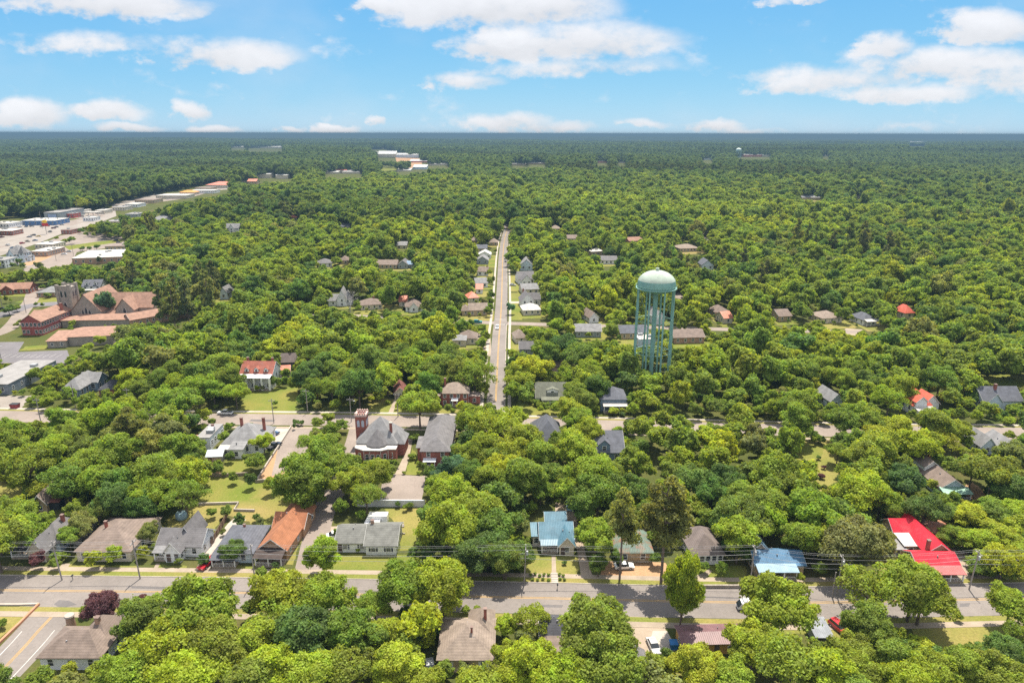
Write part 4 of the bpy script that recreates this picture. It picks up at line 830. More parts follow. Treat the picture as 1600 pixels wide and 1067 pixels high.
small('grey roofed cottage behind bushes east of the straight street', 'the bush cottage', (806, 537), (823, 536), 9, W_CREAM, R_TAN, 'hip', prot=.2)
small('low grey roofed shed east of the straight street', 'the low eastern shed', (812, 555), (832, 553), 7, W_GREY, R_GREY, 'gable_x', name='shed', cat='shed')
small('little pinkish outbuilding in a dirt yard', 'the pinkish outbuilding', (866, 583), (879, 582), 7, W_PINK, R_TAN, 'gable_x', name='shed', cat='outbuilding')
small('grey roofed house in trees left of the water tower', 'the tree hidden grey house', (900, 527), (936, 524), 10, W_GREY, R_LGREY, 'gable_x', prot=.25)
small('narrow white gabled house left of the water tower', 'the narrow white gable', (921, 505), (935, 504), 12, W_WHITE, R_BROWN, 'gable_y')
small('white gable house behind the water tower legs', 'the white house behind the tower', (1022, 508), (1038, 507), 12, W_WHITE, R_LGREY, 'gable_y', 4.6, 3)
small('long grey roofed house under the water tower', 'the long house under the tower', (970, 530), (1012, 529), 11, W_TAN, R_SLATE, 'gable_x', prot=.12)
small('flat roofed white pump house under the water tower', 'the white pump house', (998, 543), (1026, 542), 8, W_LBLUE, FLATW, 'flat', 4, .3, name='pump_house', cat='building', prot=.2)
small('brown roofed ranch house right of the water tower', 'the brown ranch by the tower', (1053, 537), (1100, 536), 11, TANB, R_BROWN, 'gable_x', 3.2, 2.6)
small('brown hip roofed cottage at the wood edge east of the tower', 'the wood edge cottage', (1117, 496), (1140, 495), 11, W_TAN, R_BROWN, 'hip')
small('salmon metal roof peeping from the trees east of the tower', 'the peeping salmon roof', (1131, 506), (1144, 505), 9, W_CREAM, M_SALMON, 'gable_x')
small('tan roofed house with wide hip roof in the eastern trees', 'the tan roofed eastern house', (1284, 506), (1315, 504), 12, W_CREAM, R_TAN, 'hip')
small('brown gabled house at the left of the eastern clearing', 'the brown eastern house', (1217, 503), (1236, 502), 11, W_TAN, R_BROWN, 'gable_x')
small('blue grey roofed house with white porch in the eastern trees', 'the white porch eastern house', (1349, 509), (1369, 508), 12, W_WHITE, R_SLATE, 'hip', porch=(0, 1, 2.5, 2.8, FLATW))
small('small bright red roof poking out of the eastern trees', 'the small bright red roof', (1413, 499), (1427, 498), 9, W_CREAM, M_REDOR, 'hip', 4, 3.4)
small('long tan house by the eastern green clearing', 'the long tan house', (1062, 394), (1093, 393), 16, W_TAN, R_TAN, 'hip')
small('blue grey gabled house east beyond the water tower', 'the blue grey gabled house', (1096, 422), (1112, 421), 13, W_LBLUE, R_SLATE, 'gable_y', 4, 3.4)
small('white flat roofed house beyond the tower', 'the white flat roof beyond the tower', (924, 401), (945, 400), 13, W_TAN, FLATW, 'flat', 4, .3)
small('grey roofed house just east of the white flat roof', 'the grey roof beyond the tower', (938, 413), (960, 411), 12, W_WHITE, R_GREY, 'gable_x')
small('small pale hip roof north east of the street bend', 'the small pale hip roof', (861, 362), (873, 361), 14, W_CREAM, R_TAN, 'hip')
small('brown grey roof in the trees east of the street bend', 'the brown grey roof', (885, 378), (901, 377), 14, W_CREAM, R_BROWN, 'gable_x')
small('long red brown roof in the middle eastern trees', 'the long red brown roof', (983, 382), (1006, 381), 14, BRICK, R_RUST, 'gable_x')
small('grey roofed house in the western trees with white gable', 'the western grey roof', (497, 418), (519, 417), 12, W_WHITE, R_GREY, 'hip')
small('brown roofed house next to the western grey roof', 'the western brown roof', (529, 413), (544, 412), 11, W_TAN, R_BROWN, 'hip')
small('long brown roofed house in the middle trees', 'the long brown roof', (588, 420), (620, 418), 13, W_TAN, R_BROWN, 'gable_x')
small('grey roofed house with a bright blue tarp in the middle trees', 'the blue tarp house', (622, 420), (643, 418), 12, W_GREY, R_GREY, 'gable_y', blocks=[dict(x=(0, .7), y=(0, 12), h=3.2, rise=3, typ='gable_y'), dict(x=(.6, 1.1), y=(2, 9), h=3.2, rise=2, typ='gable_x', roof=M_DBLUE)])
small('pale chimneyed house high in the middle trees', 'the pale chimneyed house', (620, 389), (635, 388), 12, W_CREAM, R_LGREY, 'gable_x')
small('red roof showing among the western woods', 'the western red roof', (447, 345), (464, 344), 16, W_CREAM, M_SALMON, 'hip', 4, 3.4)
small('dark grey roof among the middle woods', 'the middle dark roof', (530, 359), (546, 358), 15, W_TAN, R_SLATE, 'gable_x')
small('tan house with yellow lawn alone in the far eastern woods', 'the far lawn house', (1252, 313), (1274, 312), 18, W_TAN, R_LGREY, 'gable_x', 4, 3.5)
small('pale house at the tiny far clearing', 'the tiny clearing house', (1330, 311), (1338, 310), 14, W_CREAM, R_TAN, 'gable_x', 4, 3)
for lb, lm_, A, B, dp, w_, r_, h_ in [('cream shop with grey flat roof at the bend of the highway', 'the bend shop', (176, 330), (192, 328), 20, W_CREAM, FLATG, 4.5), ('white roofed muffler shop beside the far tan strip', 'the muffler shop', (196, 325), (209, 323), 22, W_WHITE, FLATW, 4.5),
        ('pale shed roofed store behind the red fronted shop', 'the pale rear store', (116, 336), (131, 335), 20, W_CREAM, FLATW, 5), ('grey shop between the highway and the wide grey hip roof', 'the wayside grey shop', (196, 340), (214, 338), 18, W_GREY, FLATG, 4), ('low white store at the left edge above the highway', 'the low white edge store', (-18, 356), (22, 354), 22, W_WHITE, FLATW, 4.5),
        ('tan flat shop near the salmon roofed building', 'the tan far shop', (305, 300), (320, 298), 26, W_TAN, FLATB, 5), ('white fronted garage at the roadside east of the canopy', 'the roadside garage', (130, 346), (143, 344), 14, W_WHITE, FLATW, 4.2), ('small brick shop on the near side of the highway', 'the near brick shop', (96, 366), (112, 364), 16, BRICK, FLATB, 4.2)]:
    small(lb, lm_, A, B, dp, w_, r_, 'flat', h_, .3, name='shop', cat='shop')
# far mills and shops
def far(label, lm, A, B, depth, wall, roof, h=8, typ='flat', rise=.4, name='factory', cat='factory'):
    if typ == 'flat': typ, rise, h, depth = 'shed_f', h * .55, h * .65, min(depth, 40); roof = M_WHITE if roof is FLATW else roof
    small(label, lm, A, B, depth, wall, roof, typ, h, rise, name=name, cat=cat, win=False, prot=.05, trim=False)
    q = PROT[-1]; PROT.append((q[0] - 1, q[1], q[2] + 1, q[3] + 5, q[4]))
far('long white factory roof west of centre, tree framed', 'the long white western factory', (399, 280), (422, 279), 60, W_CREAM, M_WHITE, 9, 'gable_x', 3)
far('short white factory block beside the long western one', 'the short white western factory', (431, 281), (447, 280), 50, W_CREAM, FLATW, 12)
far('row of white roofed shops in the western woods', 'the white shop row', (506, 273), (524, 272), 40, W_CREAM, FLATW, 7, name='shop', cat='shop')
far('red roofed shop in the middle of the white shop row', 'the red shop of the row', (524, 272), (531, 271), 30, W_CREAM, M_REDOR, 8, 'gable_x', 5, name='shop', cat='shop')
far('grey roofed shops at the east end of the white shop row', 'the grey end of the shop row', (535, 273), (563, 273), 40, W_CREAM, FLATG, 7, name='shop', cat='shop')
far('long white mill roof in the far industrial clearing', 'the long white mill', (617, 249), (654, 249), 90, W_LBLUE, M_WHITE, 12, 'gable_x', 5)
far('red walled mill shed in front of the long white mill', 'the red mill shed', (640, 256), (655, 255), 50, mat('mill_red', (.45, .16, .12)), FLATW, 9)
far('pale mill store at the front of the red dirt yard', 'the pale mill store', (645, 267), (656, 266), 40, W_LBLUE, FLATW, 10)
far('white warehouse roof east of the mill clearing', 'the white warehouse east of the mill', (671, 261), (690, 260), 60, W_CREAM, FLATW, 9)
far('small white building west of the mill, next to the quarry', 'the small quarry building', (590, 249), (597, 248), 50, W_CREAM, FLATW, 20)
far('low white shop south west of the mill', 'the low white mill shop', (620, 270), (633, 269), 40, W_CREAM, FLATW, 6)
far('wide supermarket with white roof beyond the wooded hill', 'the supermarket', (797, 262), (822, 262), 70, W_TAN, FLATW, 9, name='supermarket', cat='store')
far('long pale shop wing right of the supermarket', 'the supermarket wing', (824, 260), (841, 259), 50, W_TAN, FLATW, 8, name='shop', cat='shop')
far('white and red building in the woods right of the supermarket', 'the white and red far building', (934, 254), (948, 254), 60, mat('mill_red', (.45, .16, .12)), FLATW, 9)
far('pale low building right of the white and red one', 'the pale low far building', (966, 254), (976, 254), 50, W_CREAM, FLATW, 7)
far('long white factory roof beside the far water tower', 'the far tower factory', (1163, 246), (1190, 246), 90, mat('mill_red', (.45, .16, .12)), M_WHITE, 10, 'gable_x', 4)
far('short white factory right of the one beside the far water tower', 'the short far tower factory', (1191, 246), (1202, 246), 70, W_CREAM, FLATW, 12)
far('pair of pale sheds left of the far water tower', 'the pale sheds by the far tower', (1100, 249), (1113, 249), 60, W_LBLUE, FLATW, 8)
far('white shed roof on the horizon woods, right side', 'the horizon shed', (1423, 223), (1444, 223), 160, W_PINK, FLATW, 18)
far('small white shed in the right woods', 'the small right shed', (1289, 246), (1294, 246), 60, W_CREAM, FLATW, 9)
far('thin white roof far out in the left woods', 'the thin left roof', (359, 231), (380, 231), 120, W_CREAM, FLATW, 12)
far('second thin white roof right of the thin left one', 'the second thin left roof', (386, 231), (411, 230), 120, W_CREAM, FLATW, 13)

# ------------------------------------------------------------------ the brick church
def brick_church():
    a = G(556, 721); b = G(622, 721); W = 14.2
    root = empty('brick_church', (a.x, a.y, 0), R_(-2)); root.scale = (.87, .87, .87); tag(root, 'red brick church with faceted grey roof, flat white apse roof and square tower', 'church')
    m = MB(); m.box(0, W, 4.2, 17, 0, 5.6); m.box(W + .003, W + 2.6, 5.5, 14, 0, 5.4); m.build('wall', BRICK, root)
    ap = [(-.6, 4.18), (-.4, 1.6), (3.2, -.4), (9.6, -.4), (11.8, .9), (W + .5, 1.1), (W + .5, 4.18)]
    m = MB(); m.prism(ap, 0, 4.5); m.build('apse', BRICK, root)
    m = MB(); m.prism([(x * 1.015 - .1, y - .2) for x, y in ap], 4.505, 4.9); m.build('apse_roof', FLATW, root)
    pk = (7.2, 11.5, 13.2); ze = 5.4; o = .6
    m = MB()
    rb = [(-o, 4 - o * .2, ze), (W + o, 4 - o * .2, ze), (W + o, 17 + o, ze), (-o, 17 + o, ze)]
    m.add(rb + [(x, y, z - .3) for x, y, z in rb] + [pk], [(0, 1, 8), (1, 2, 8), (2, 3, 8), (3, 0, 8), (7, 6, 5, 4), (0, 4, 5, 1), (1, 5, 6, 2), (2, 6, 7, 3), (3, 7, 4, 0)])
    m.build('roof', R_LGREY, root)
    m = MB(); f = [(3.0, 4.4), (3.9, 2.2), (6.0, 1.1), (8.6, 1.1), (10.4, 2.2), (11.2, 4.4), (9.5, 8.5), (5.0, 8.5)]
    n = len(f); m.add([(x, y, 5.45) for x, y in f] + [(x, y, 4.95) for x, y in f] + [(7.2, 5.9, 10.6)], [(i, (i + 1) % n, 2 * n) for i in range(n)] + [(i, n + i, n + (i + 1) % n, (i + 1) % n) for i in range(n)])
    m.build('apse_cone', R_GREY, root)
    m = MB(); roof_on(m, W - 3, W + 2.6, 5.5, 14, 5.4, 3.2, 'hip', .5); m.build('wing_roof', R_LGREY, root)
    m = MB(); roof_on(m, -.9, 5, 6.0, 12.5, 5.4, 2.6, 'hip', .3); m.build('wing_roof', R_LGREY, root)
    m = MB(); m.box(11.3, 12.2, 7.6, 8.5, 5, 12.0); c = m.build('chimney', BRICK, root); m = MB(); m.box(11.15, 12.35, 7.45, 8.65, 12.003, 12.3); m.build('chimney_cap', CONCL, c)
    for x in (4.4, 6.4, 8.4): window(root, x, -.4, 1.1, 1.1, 2.0, 'f')
    for x in (12.9,): window(root, x, 1.02, 1.3, 1.1, 2.0, 'f')
    for (x, y, z) in ((1.4, .58, 1.2), (10.75, .22, 1.2)):
        w = window(root, x, y - .02, z, 1.0, 2.0, 'f'); w.rotation_euler = (0, 0, -.5 if x < 5 else .55)
    m = MB()
    for x in (3.3, 5.4, 9.5, 11.9): m.cyl(x, -.5 if x < 10 else .9, 0, 4.45, .09, n=6)
    m.build('downpipe', WHITE, root)
    # tower
    t = MB(); tx, ty = -.8, 14.5; s = 2.0; H = 13.2
    t.box(tx - s, tx + s, ty - s, ty + s, 0, H - .8)
    tw = t.build('tower', BRICK, root)
    t = MB(); t.box(tx - s - .25, tx + s + .25, ty - s - .25, ty - s + .35, H - .797, H); t.box(tx - s - .25, tx + s + .25, ty + s - .35, ty + s + .25, H - .797, H)
    t.box(tx - s - .25, tx - s + .35, ty - s + .353, ty + s - .353, H - .797, H); t.box(tx + s - .35, tx + s + .25, ty - s + .353, ty + s - .353, H - .797, H)
    for i in range(5):
        u = -s - .1 + i * (2 * s + .2 - .55) / 4
        for v0 in (-s - .25, s - .15): t.box(tx + u, tx + u + .55, ty + v0, ty + v0 + .4, H + .002, H + .65)
    t.build('parapet', mat('church_limestone', (.50, .36, .31), 'stone'), tw)
    for fx in (-.85, .85):
        for face in 'fr':
            q = MB(); pts = [(-.5, 0), (.5, 0), (.5, 2.1), (.38, 2.5), (0, 2.8), (-.38, 2.5), (-.5, 2.1)]
            q.hull8([(x, -.06, z) for x, z in pts], [(x, .04, z) for x, z in pts])
            lo = q.build('louvre_window', mat('louvre_grey', (.42, .44, .50)), tw, (tx + fx, ty - s, 8.2) if face == 'f' else (tx + s, ty + fx, 8.2), 0 if face == 'f' else math.pi / 2)
    FOOT.append((a.x + 7, a.y + 8, 9.5, 10, 0)); LANDMARKS.append((a.x + 7, a.y + 8, 'the brick church'))
    PROT.append((553, 637, 632, 720, math.hypot(a.x + 7, a.y + 5)))
brick_church()
def stone_church():
    a = G(115, 505); root = empty('stone_church', (a.x, a.y, 0), R_(2)); tag(root, 'grey stone gothic church with square tower and steep brown roofs', 'church')
    m = MB(); wall_on(m, 0, 16, 0, 26, 7, 9, 'gable_y'); wall_on(m, 14, 40, 8, 22, 7, 6.8, 'gable_x'); wall_on(m, 16.003, 24, 3, 9, 4.5, 2, 'hip'); m.build('wall', STONE, root)
    m = MB(); roof_on(m, 0, 16, 0, 26, 7, 9, 'gable_y', .5); roof_on(m, 12, 40, 8, 22, 7, 6.8, 'gable_x', .5); roof_on(m, 16, 24, 3, 9, 4.5, 2, 'hip', .4); m.build('roof', R_CHURCH, root)
    m = MB(); wall_on(m, 22, 32, 3, 12, 6.9, 6, 'gable_y'); m.build('transept', STONE, root); m = MB(); roof_on(m, 22, 32, 3, 14, 6.9, 6, 'gable_y', .5); m.build('transept_roof', R_CHURCH, root)
    m = MB(); tx, ty = -3.6, 5.5; m.box(tx - 3.6, tx + 3.59, ty - 3.6, ty + 3.6, 0, 19.5)
    for sx in (-1, 1):
        for sy in (-1, 1): m.box(tx + sx * 3.2 - .75, tx + sx * 3.2 + .75, ty + sy * 3.2 - .75, ty + sy * 3.2 + .75, 0, 21.0)
    m.box(tx - 3.7, tx + 3.7, ty - 3.75, ty - 3.3, 19.503, 20.4); m.box(tx - 3.7, tx + 3.7, ty + 3.3, ty + 3.75, 19.503, 20.4)
    m.build('tower', STONE, root)
    LIME = mat('window_stone', (.46, .42, .38), 'stone')
    def lancet(x, y, z, w, h, face):
        pts = [(-w/2, 0), (w/2, 0), (w/2, h * .6), (w * .3, h * .85), (0, h), (-w * .3, h * .85), (-w/2, h * .6)]
        q = MB(); q.hull8([(u * 1.35, -.12, v * 1.08 - .15) for u, v in pts], [(u * 1.35, .02, v * 1.08 - .15) for u, v in pts]); o = q.build('window', LIME, root, (x, y, z), 0 if face == 'f' else math.pi / 2)
        q = MB(); q.hull8([(u, -.16, v) for u, v in pts], [(u, -.125, v) for u, v in pts]); q.build('pane', GLASS, o)
    for x in (6.2, 8, 9.8): lancet(x, 0, 3.2 if x != 8 else 3.6, 1.2, 4.4 if x != 8 else 5.6, 'f')
    for x in (-4.7, -2.5): lancet(x, 1.9, 14.2, 1.2, 3.6, 'f'); lancet(0, x + 9.2, 14.2, 1.2, 3.6, 'r')
    lancet(-3.6, 1.9, 6.5, 1.5, 5, 'f'); lancet(27, 3, 3, 1.6, 5, 'f')
    q = MB(); q.box(-4.6, -2.6, 1.78, 1.9, 0, 3); q.build('door', mat('dark_door', (.10, .07, .06), 'wood'), root)
    FOOT.append((a.x + 16, a.y + 13, 26, 15, 0)); LANDMARKS.append((a.x + 6, a.y + 10, 'the stone church'))
    PROT.append((94, 449, 205, 500, math.hypot(a.x + 10, a.y)))
stone_church()

# ------------------------------------------------------------------ water towers
def water_tower(name, label, x, y, z0, H, Rt, tint, tint_top, det=True, lm=None):
    root = empty(name, (x, y, z0)); tag(root, label, 'water tower')
    zc = H - Rt * .70                                  # the tank is widest here, with a short upright band below
    top = [(Rt * math.cos(t), zc + Rt * .70 * math.sin(t)) for t in np.linspace(R_(16), R_(88), 14)]
    bot = [(Rt * .16, zc - Rt * .50), (Rt * .5, zc - Rt * .47), (Rt * .80, zc - Rt * .38), (Rt * .95, zc - Rt * .26), (Rt * .995, zc - Rt * .16), (Rt, zc - Rt * .02)]
    m = MB(); m.lathe(bot + top[:1], 40); m.build('tank_bowl', tint, root, smooth=True)
    m = MB(); m.lathe(top + [(0.01, H)], 40); m.build('tank_dome', tint_top, root, smooth=True)
    zw = zc - Rt * .20
    m = MB(); m.lathe([(Rt * 1.0, zw - Rt * .03), (Rt * 1.075, zw - Rt * .03), (Rt * 1.075, zw), (Rt * 1.0, zw)], 40); wk = m.build('walkway', tint, root)
    if det:
        m = MB()
        for k in range(40):
            t = 2 * math.pi * k / 40; m.tube((Rt * 1.065 * math.cos(t), Rt * 1.065 * math.sin(t), zw), (Rt * 1.065 * math.cos(t), Rt * 1.065 * math.sin(t), zw + Rt * .12), .03, n=4)
        m.lathe([(Rt * 1.06, zw + Rt * .12), (Rt * 1.07, zw + Rt * .12), (Rt * 1.07, zw + Rt * .128), (Rt * 1.06, zw + Rt * .128)], 40); m.build('railing', tint, wk)
        m = MB(); m.cyl(0, 0, H - .05, H + .9, .7, .6, 12); m.cyl(0, 0, H + .9, H + 1.15, .8, .1, 12); f = m.build('vent_cap', tint_top, root)
        m = MB(); m.tube((0, 0, H + 1.1), (0, 0, H + 3), .06); m.build('antenna', GREYWOOD, f)
    m = MB(); m.cyl(0, 0, 0, zc - Rt * .49, Rt * .115, Rt * .125, 16); m.build('riser_pipe', tint, root)
    nl = 8; zt = zc - Rt * .17
    leg = MB(); leg.tube((Rt * 1.03, 0, 0), (Rt * .985, 0, zt), Rt * .052, Rt * .045, 8); lm_ = leg.mesh('leg', tint)
    for k in range(nl): put('leg', lm_, root, rz=2 * math.pi * (k + .35) / nl)
    for lev in (.33, .66):
        m = MB(); r = Rt * (1.03 - .045 * lev); z = zt * lev
        for k in range(nl):
            a0, a1 = 2 * math.pi * (k + .35) / nl, 2 * math.pi * (k + 1.35) / nl
            m.tube((r * math.cos(a0), r * math.sin(a0), z), (r * math.cos(a1), r * math.sin(a1), z), .11, n=5)
            m.tube((r * math.cos(a0), r * math.sin(a0), z), (0, 0, z), .06, n=4)
        m.build('strut_ring', tint, root)
    if det:
        m = MB()
        for l0, l1 in ((0, .33), (.33, .66), (.66, 1)):
            r0 = Rt * (1.03 - .045 * l0); r1 = Rt * (1.03 - .045 * l1)
            for k in range(nl):
                a0, a1 = 2 * math.pi * (k + .35) / nl, 2 * math.pi * (k + 1.35) / nl
                m.tube((r0 * math.cos(a0), r0 * math.sin(a0), zt * l0), (r1 * math.cos(a1), r1 * math.sin(a1), zt * l1), .035, n=4)
                m.tube((r0 * math.cos(a1), r0 * math.sin(a1), zt * l0), (r1 * math.cos(a0), r1 * math.sin(a0), zt * l1), .035, n=4)
        m.build('brace_rod', tint, root)
    for k in range(nl):
        t = 2 * math.pi * (k + .35) / nl; m = MB(); m.box(-.9, .9, -.9, .9, 0, .35); m.build('footing', CONCL, root, (Rt * 1.03 * math.cos(t), Rt * 1.03 * math.sin(t), 0), t)
    FOOT.append((x, y, Rt + 1, Rt + 1, 0)); LANDMARKS.append((x, y, lm))
TEAL = mat('teal_paint', (.21, .375, .33), 'paint', rough=.5); TEALT = mat('chalky_tank_top', (.34, .40, .34), 'concrete')
wp = G(1016, 596)
water_tower('water_tower', 'teal steel water tower with chalky dome, eight legs and central pipe', wp.x, wp.y, 0, 47.5, 7.7, TEAL, TEALT, lm='the water tower')
PROT.append((986, 420, 1052, 546, wp.length - 4))
wf = G(1153, 249)
water_tower('water_tower', 'pale green water tower standing far off above the woods', wf.x, wf.y, float(terrain(wf.x, wf.y)), 45, 11, mat('pale_teal', (.42, .60, .56)), mat('pale_top', (.62, .68, .62)), det=False, lm='the far water tower')
PROT.append((1149, 229, 1157, 246, wf.length - 20))

# ------------------------------------------------------------------ vehicles
def car_meshes(kind):
    body = MB(); cab = MB(); L = {'sedan': 4.7, 'suv': 4.8, 'pickup': 5.6}[kind]; w = .92
    if kind == 'sedan': prof = [(-2.35,.32),(-2.35,.78),(-1.9,.92),(-1.0,.96),(1.0,.92),(2.0,.82),(2.35,.66),(2.35,.32)]; cb = [(-1.75,.93),(-.95,1.42),(.35,1.44),(1.15,.93)]
    elif kind == 'suv': prof = [(-2.4,.38),(-2.4,1.0),(-2.2,1.08),(.9,1.08),(2.1,.98),(2.4,.78),(2.4,.38)]; cb = [(-2.25,1.05),(-1.95,1.68),(.2,1.7),(1.05,1.05)]
    else: prof = [(-2.8,.42),(-2.8,1.02),(-.95,1.02),(-.95,1.06),(1.3,1.06),(2.6,.98),(2.8,.78),(2.8,.42)]; cb = [(-.95,1.04),(-.75,1.74),(.55,1.76),(1.35,1.04)]
    def ex(mb, pf, wb, wt=None):
        zs = [z for _, z in pf]; z0, z1 = min(zs), max(zs)
        f = lambda z: wb if wt is None else wb + (wt - wb) * (z - z0) / (z1 - z0)
        mb.hull8([(x, -f(z), z) for x, z in pf], [(x, f(z), z) for x, z in pf])
    ex(body, prof, w); ex(cab, cb, w - .06, w - .22)
    rf = MB(); xs = sorted(x for x, z in cb if z > 1.3); zt = max(z for _, z in cb); rf.box(xs[0] - .05, xs[1] + .05, -(w - .2), w - .2, zt + .003, zt + .05)
    bed = None
    if kind == 'pickup': bed = MB(); bed.box(-2.65, -1.05, -.78, .78, 1.022, 1.03)
    wh = MB(); wh.tube((0, -.11, 0), (0, .11, 0), .34, n=14); rm = MB(); rm.tube((0, -.13, 0), (0, .13, 0), .19, n=10)
    li = MB(); li.box(-.02, .03, -.16, .16, -.07, .07)
    return dict(L=L, body=body, cab=cab, roof=rf, bed=bed, wheel=wh, rim=rm, light=li)
_cm = {}
TYRE = mat('tyre_rubber', (.02, .02, .02)); CARGL = mat('car_glass', (.02, .025, .03), 'glass'); RIM = mat('wheel_rim', (.4, .4, .42), 'car'); LAMP = mat('lamp_glass', (.7, .7, .68), 'glass'); BEDL = mat('bed_liner', (.04, .04, .045))
def car(label, px, py, ang, kind, paint, group=None, parts=True):
    p = G(px, py); k = (kind, paint.name)
    if k not in _cm:
        d = car_meshes(kind)
        _cm[k] = dict(L=d['L'], body=d['body'].mesh('body', paint), cab=d['cab'].mesh('cabin_glass', CARGL), roof=d['roof'].mesh('roof', paint), wheel=d['wheel'].mesh('wheel', TYRE), rim=d['rim'].mesh('rim', RIM), light=d['light'].mesh('headlight', LAMP), bed=d['bed'].mesh('load_bed', BEDL) if d['bed'] else None)
    c = _cm[k]
    root = empty({'sedan': 'parked_car', 'suv': 'parked_car', 'pickup': 'pickup_truck'}[kind], (p.x, p.y, float(terrain(p.x, p.y)) + .03), R_(ang)); tag(root, label, 'pickup truck' if kind == 'pickup' else 'car', group)
    put('body', c['body'], root); put('cabin_glass', c['cab'], root); put('roof', c['roof'], root)
    if c['bed']: put('load_bed', c['bed'], root)
    for sx in (-.3, .3):
        for sy in (-1, 1):
            w = put('wheel', c['wheel'], root, (sx * c['L'], sy * .84, .34)); put('rim', c['rim'], w)
    if parts:
        for sy in (-.62, .62): put('headlight', c['light'], root, (c['L'] / 2, sy, .66))
CP = lambda n, c: mat('car_' + n, c, 'car')
SIL = CP('silver', (.42, .43, .44)); CWH = CP('white', (.72, .72, .72)); CRED = CP('red', (.42, .02, .03)); CBLK = CP('black', (.03, .03, .035)); CGRY = CP('grey', (.17, .175, .19)); CBLU = CP('blue', (.06, .12, .22)); CTEAL = CP('teal', (.02, .22, .24)); CTAN = CP('tan', (.40, .33, .24)); CMRN = CP('maroon', (.16, .03, .03)); CYEL = CP('yellow', (.6, .42, .08))
car('silver sedan parked on the sandy drive near the front street', 1021, 1012, -82, 'sedan', SIL)
car('dark red hatchback parked beside the pale blue grey shed', 1311, 984, -70, 'suv', CRED)
car('silver sedan on the shaded drive beside the pink awning', 672, 1046, -75, 'sedan', SIL)
car('red pickup truck standing on the pale gravel driveway', 325, 882, -105, 'pickup', CRED)
car('grey suv parked against the white ranch house', 519, 856, -88, 'suv', CGRY)
car('white car parked behind the grey suv at the ranch house', 525, 838, 20, 'sedan', CWH)
car('white sedan parked on the brown yard under the pines', 975, 887, 2, 'sedan', CWH)
car('pale blue pickup on the shaded drive behind the blue cottage', 890, 792, 88, 'pickup', CP('pale_blue', (.28, .42, .50)))
car('black pickup parked on the pale drive, front of two', 429, 699, 65, 'pickup', CBLK)
car('dark blue suv parked on the pale drive, rear of two', 427, 681, 65, 'suv', CBLU)
car('white pickup parked along the street by the mansion lawn', 352, 647, 178, 'pickup', CWH)
car('white car driving down the straight street at the intersection', 777, 513.5, -91, 'suv', CWH)
car('teal car waiting on the cross street', 746.5, 504.5, 0, 'suv', CTEAL)
car('dark car parked on the straight street, the nearer one', 790, 409, 90, 'sedan', CBLK); car('dark car on the straight street, the farther one', 790.5, 398.5, 90, 'sedan', CGRY)
car('silver car parked beyond the dark red yard of the straight street', 801, 446.5, 0, 'sedan', SIL)
car('white camper van body behind the white ranch house', 583, 822, 178, 'suv', CWH)
car('dark car parked by the left kerb of the dark street', 5, 484, 8, 'sedan', CBLK)
car('dark blue car in the shade behind the grey edge house', 92, 822, 30, 'suv', CBLU)
car('white car under the rusty carport', 1478, 848, 80, 'sedan', CWH)
i = 0
for (px, py, kd, pt, nm) in [(46, 371, 'sedan', CGRY, 'grey sedan on the highway turn lane'), (52, 368.5, 'suv', CBLK, 'black suv on the highway near the red brick restaurant'), (35, 381, 'suv', CRED, 'red suv leaving the highway lot'), (43, 378, 'pickup', CTAN, 'tan pickup crossing the highway'), (55, 376.5, 'sedan', CBLU, 'blue sedan next to the yellow car'), (60, 370, 'sedan', CYEL, 'yellow car on the highway edge'), (69, 380.5, 'suv', CBLK, 'black suv by the green edged shop'), (78, 363, 'suv', CGRY, 'grey suv beside the round roadside tree'), (84, 357.5, 'suv', CMRN, 'maroon suv passing the tall sign'), (88, 355.5, 'sedan', CBLK, 'black sedan just ahead of the maroon suv'),
        (31, 355.5, 'suv', CWH, 'white suv on the lot of the long blue store'), (41, 354.8, 'suv', CBLU, 'blue suv on the lot of the long blue store'), (50, 354.5, 'suv', CGRY, 'grey suv on the lot of the long blue store'), (74, 354, 'suv', CRED, 'red car by the pole sign'), (66, 354.5, 'sedan', CBLK, 'black sedan by the pole sign'), (107, 341.5, 'suv', CBLU, 'blue suv outside the red fronted shop'), (116, 339, 'suv', CMRN, 'maroon suv outside the red fronted shop'), (128, 339.5, 'suv', CGRY, 'grey suv at the canopy entrance'), (152, 341.5, 'sedan', CBLK, 'black sedan near the filling canopy'), (181, 376.5, 'suv', CBLK, 'black suv by the grass verge'), (186, 380.5, 'suv', CGRY, 'grey suv on the asphalt lot'), (107, 394, 'sedan', SIL, 'silver sedan on the asphalt lot'), (3, 371.5, 'suv', CMRN, 'maroon suv at the restaurant'), (12, 384, 'suv', CWH, 'white suv on the near highway lot'), (97, 352, 'sedan', SIL, 'silver sedan on the highway past the pole sign'), (133, 342.5, 'sedan', CRED, 'red sedan on the highway by the filling canopy'), (160, 333, 'suv', CWH, 'white suv on the highway beyond the filling canopy'), (190, 325.5, 'sedan', CBLK, 'black sedan on the far highway'), (230, 317.5, 'suv', SIL, 'silver suv on the far highway by the tan strip'), (262, 313, 'sedan', CWH, 'white sedan on the far highway by the white strip'), (20, 388, 'sedan', CBLU, 'blue sedan on the near highway lot'), (90, 392, 'suv', CRED, 'red suv by the green edged shop'), (100, 398, 'sedan', CWH, 'white sedan by the flat white roofed shop')]:
    car(nm, px, py, [20, 200, 75, 160][i % 4], kd, pt, parts=False); i += 1
